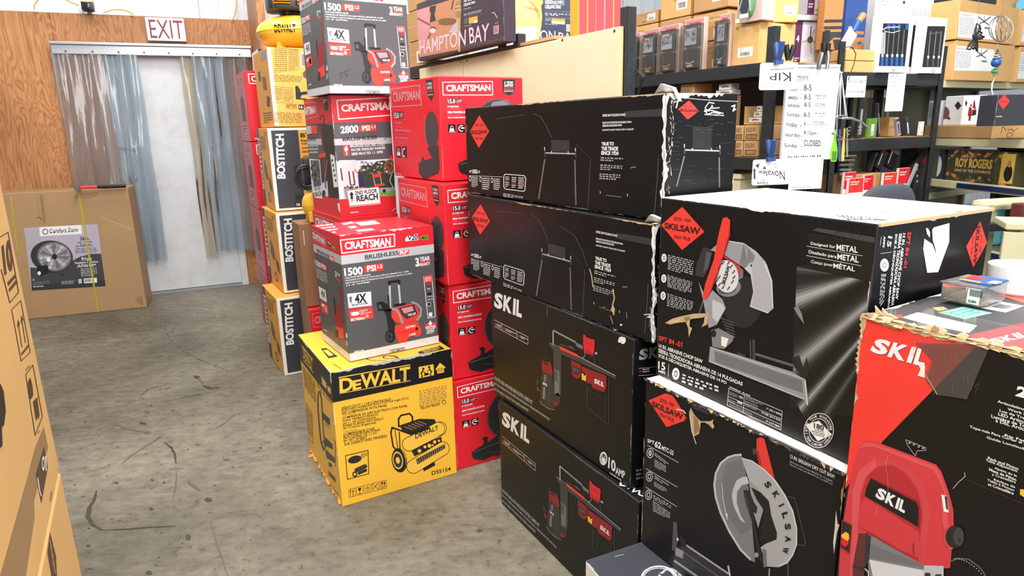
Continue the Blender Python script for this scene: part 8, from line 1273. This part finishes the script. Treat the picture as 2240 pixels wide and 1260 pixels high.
# --- clear box of brass dowels and a tape roll on the band saw carton
zt = RED.h+.006
Z(1820, 440, 4.845); BX = clearmat('clear_box_plastic',(.96,.97,.98),.8,.05,(.7,.72,.74))
o = onz(1165,1050,zt); e = onz(1500,1118,zt); yw = math.degrees(math.atan2((e-o).y,(e-o).x)); W = (e-o).length*1.25; D_ = .085; Hh = .032
t = thing('hardware_box', 'clear plastic box of brass dowels on top of the band saw carton', 'box', o+(e-o)*.55+V(yw)*D_/2, yw); t.location.z = zt
a = Acc(); a.box((0,0,Hh/2),(W,D_,Hh),BX,None,.003); a.build('clear_box', t); a = Acc(); a.box((0,0,Hh+.001),(W*1.06,D_*1.08,.002),BX); a.build('clear_lid', t)
a = Acc(); a.box((.01,.01,Hh+.0035),(W*.7,D_*.75,.002),M('bluep',.3)); a.box((-.005,.012,Hh+.005),(W*.35,D_*.3,.001),M('sred',.3)); a.box((.03,.0,Hh+.0055),(W*.2,D_*.25,.001),M('white',.3)); a.box((.0,-.018,Hh+.005),(W*.5,.006,.001),M('yellow',.3)); a.build('header_card', t)
a = Acc(); a.box((W*.33,-D_/2-.0012,Hh*.55),(W*.3,.001,Hh*.85),M('white'))
for i in range(9): a.box((W*.25+i*.0022,-D_/2-.002,Hh*.72),(.001,.0006,Hh*.35),M('ink'))
vs, fs = textmesh('HILLMAN', .03); a.mesh([(W*.22+u*W*.2,-D_/2-.0022,Hh*.2+v*.005) for u, v in vs], fs, M('ink')); a.build('price_label', t)
for i in range(7):
    p = Matrix.Translation(t.location) @ Matrix.Rotation(math.radians(yw),4,'Z') @ Vector((-W*.4+i*W*.1,-.004,.003+W*.047)); g = thing('brass_dowel', ('first','second','third','fourth','fifth','sixth','seventh')[i]+' brass dowel from the left inside the clear plastic box', 'dowel', p, yw, 'brass dowels in the clear box'); a = Acc(); a.tube([(0,-.03,0),(0,.03,.0)], W*.046, M('brass',.25,.9), 12); a.build('pin', g, True)
o = onz(2000,930,zt); t = thing('tape_roll', 'white roll of tape lying at the right rear of the band saw carton', 'tape', (o.x,o.y,zt), -20); a = Acc(); n = 36; R_, r_, h_ = .055, .036, .045
vs = [(R*math.cos(2*math.pi*i/n),R*math.sin(2*math.pi*i/n),z) for R, z in ((R_,0),(R_,h_),(r_,h_),(r_,0)) for i in range(n)]; a.mesh(vs, [(k*n+i,k*n+(i+1)%n,((k+1)%4)*n+(i+1)%n,((k+1)%4)*n+i) for k in range(4) for i in range(n)], M('white',.3)); a.build('roll', t, True)
# ================================================================ light and camera
w = bpy.data.worlds.new('daylight'); bpy.context.scene.world = w; w.use_nodes = True
w.node_tree.nodes['Background'].inputs[0].default_value = (.93,.97,1,1); w.node_tree.nodes['Background'].inputs[1].default_value = .34
def area(name, loc, target, sx, sy, e, col=(1,.98,.94)):
    l = bpy.data.lights.new(name, 'AREA'); l.shape = 'RECTANGLE'; l.size = sx; l.size_y = sy; l.energy = e; l.color = col
    o = bpy.data.objects.new(name, l); C.objects.link(o); o.location = loc; o.rotation_euler = (Vector(target)-Vector(loc)).to_track_quat('-Z','Y').to_euler()
area('ceiling_lamp_aisle', (-1.2,2.6,3.9), (-1.2,2.7,0), .35, 2.4, 80)
area('ceiling_lamp_front', (.3,.2,3.7), (.6,1.3,.2), .35, 2.4, 115)
area('ceiling_lamp_racks', (2.2,2.6,3.8), (2.0,3.2,0), 2.4, .35, 95)
area('ceiling_lamp_door', (-2.6,4.4,4.0), (-2.6,4.8,0), 2.4, .35, 40)
area('bay_door_daylight', (2.6,-2.6,2.5), (-.6,2.8,.9), 3.4, 2.4, 150, (1,.99,.97))
cam = bpy.data.cameras.new('camera'); cam.sensor_width = 36; cam.lens = 36*FOC/2240; cam.clip_start = .05
co = bpy.data.objects.new('camera', cam); C.objects.link(co); bpy.context.scene.camera = co
mw = Matrix((RIGHT, UP, -FWD)).transposed().to_4x4(); mw.translation = CAM; co.matrix_world = mw
sc_ = bpy.context.scene; sc_.view_settings.view_transform = 'Standard'; sc_.view_settings.look = 'None'; sc_.view_settings.gamma = 1; sc_.view_settings.exposure = .5; sc_.view_settings.use_curve_mapping = False
sc_.cycles.use_denoising = True; sc_.cycles.max_bounces = 6; sc_.cycles.transparent_max_bounces = 12; sc_.cycles.caustics_reflective = False; sc_.cycles.caustics_refractive = False
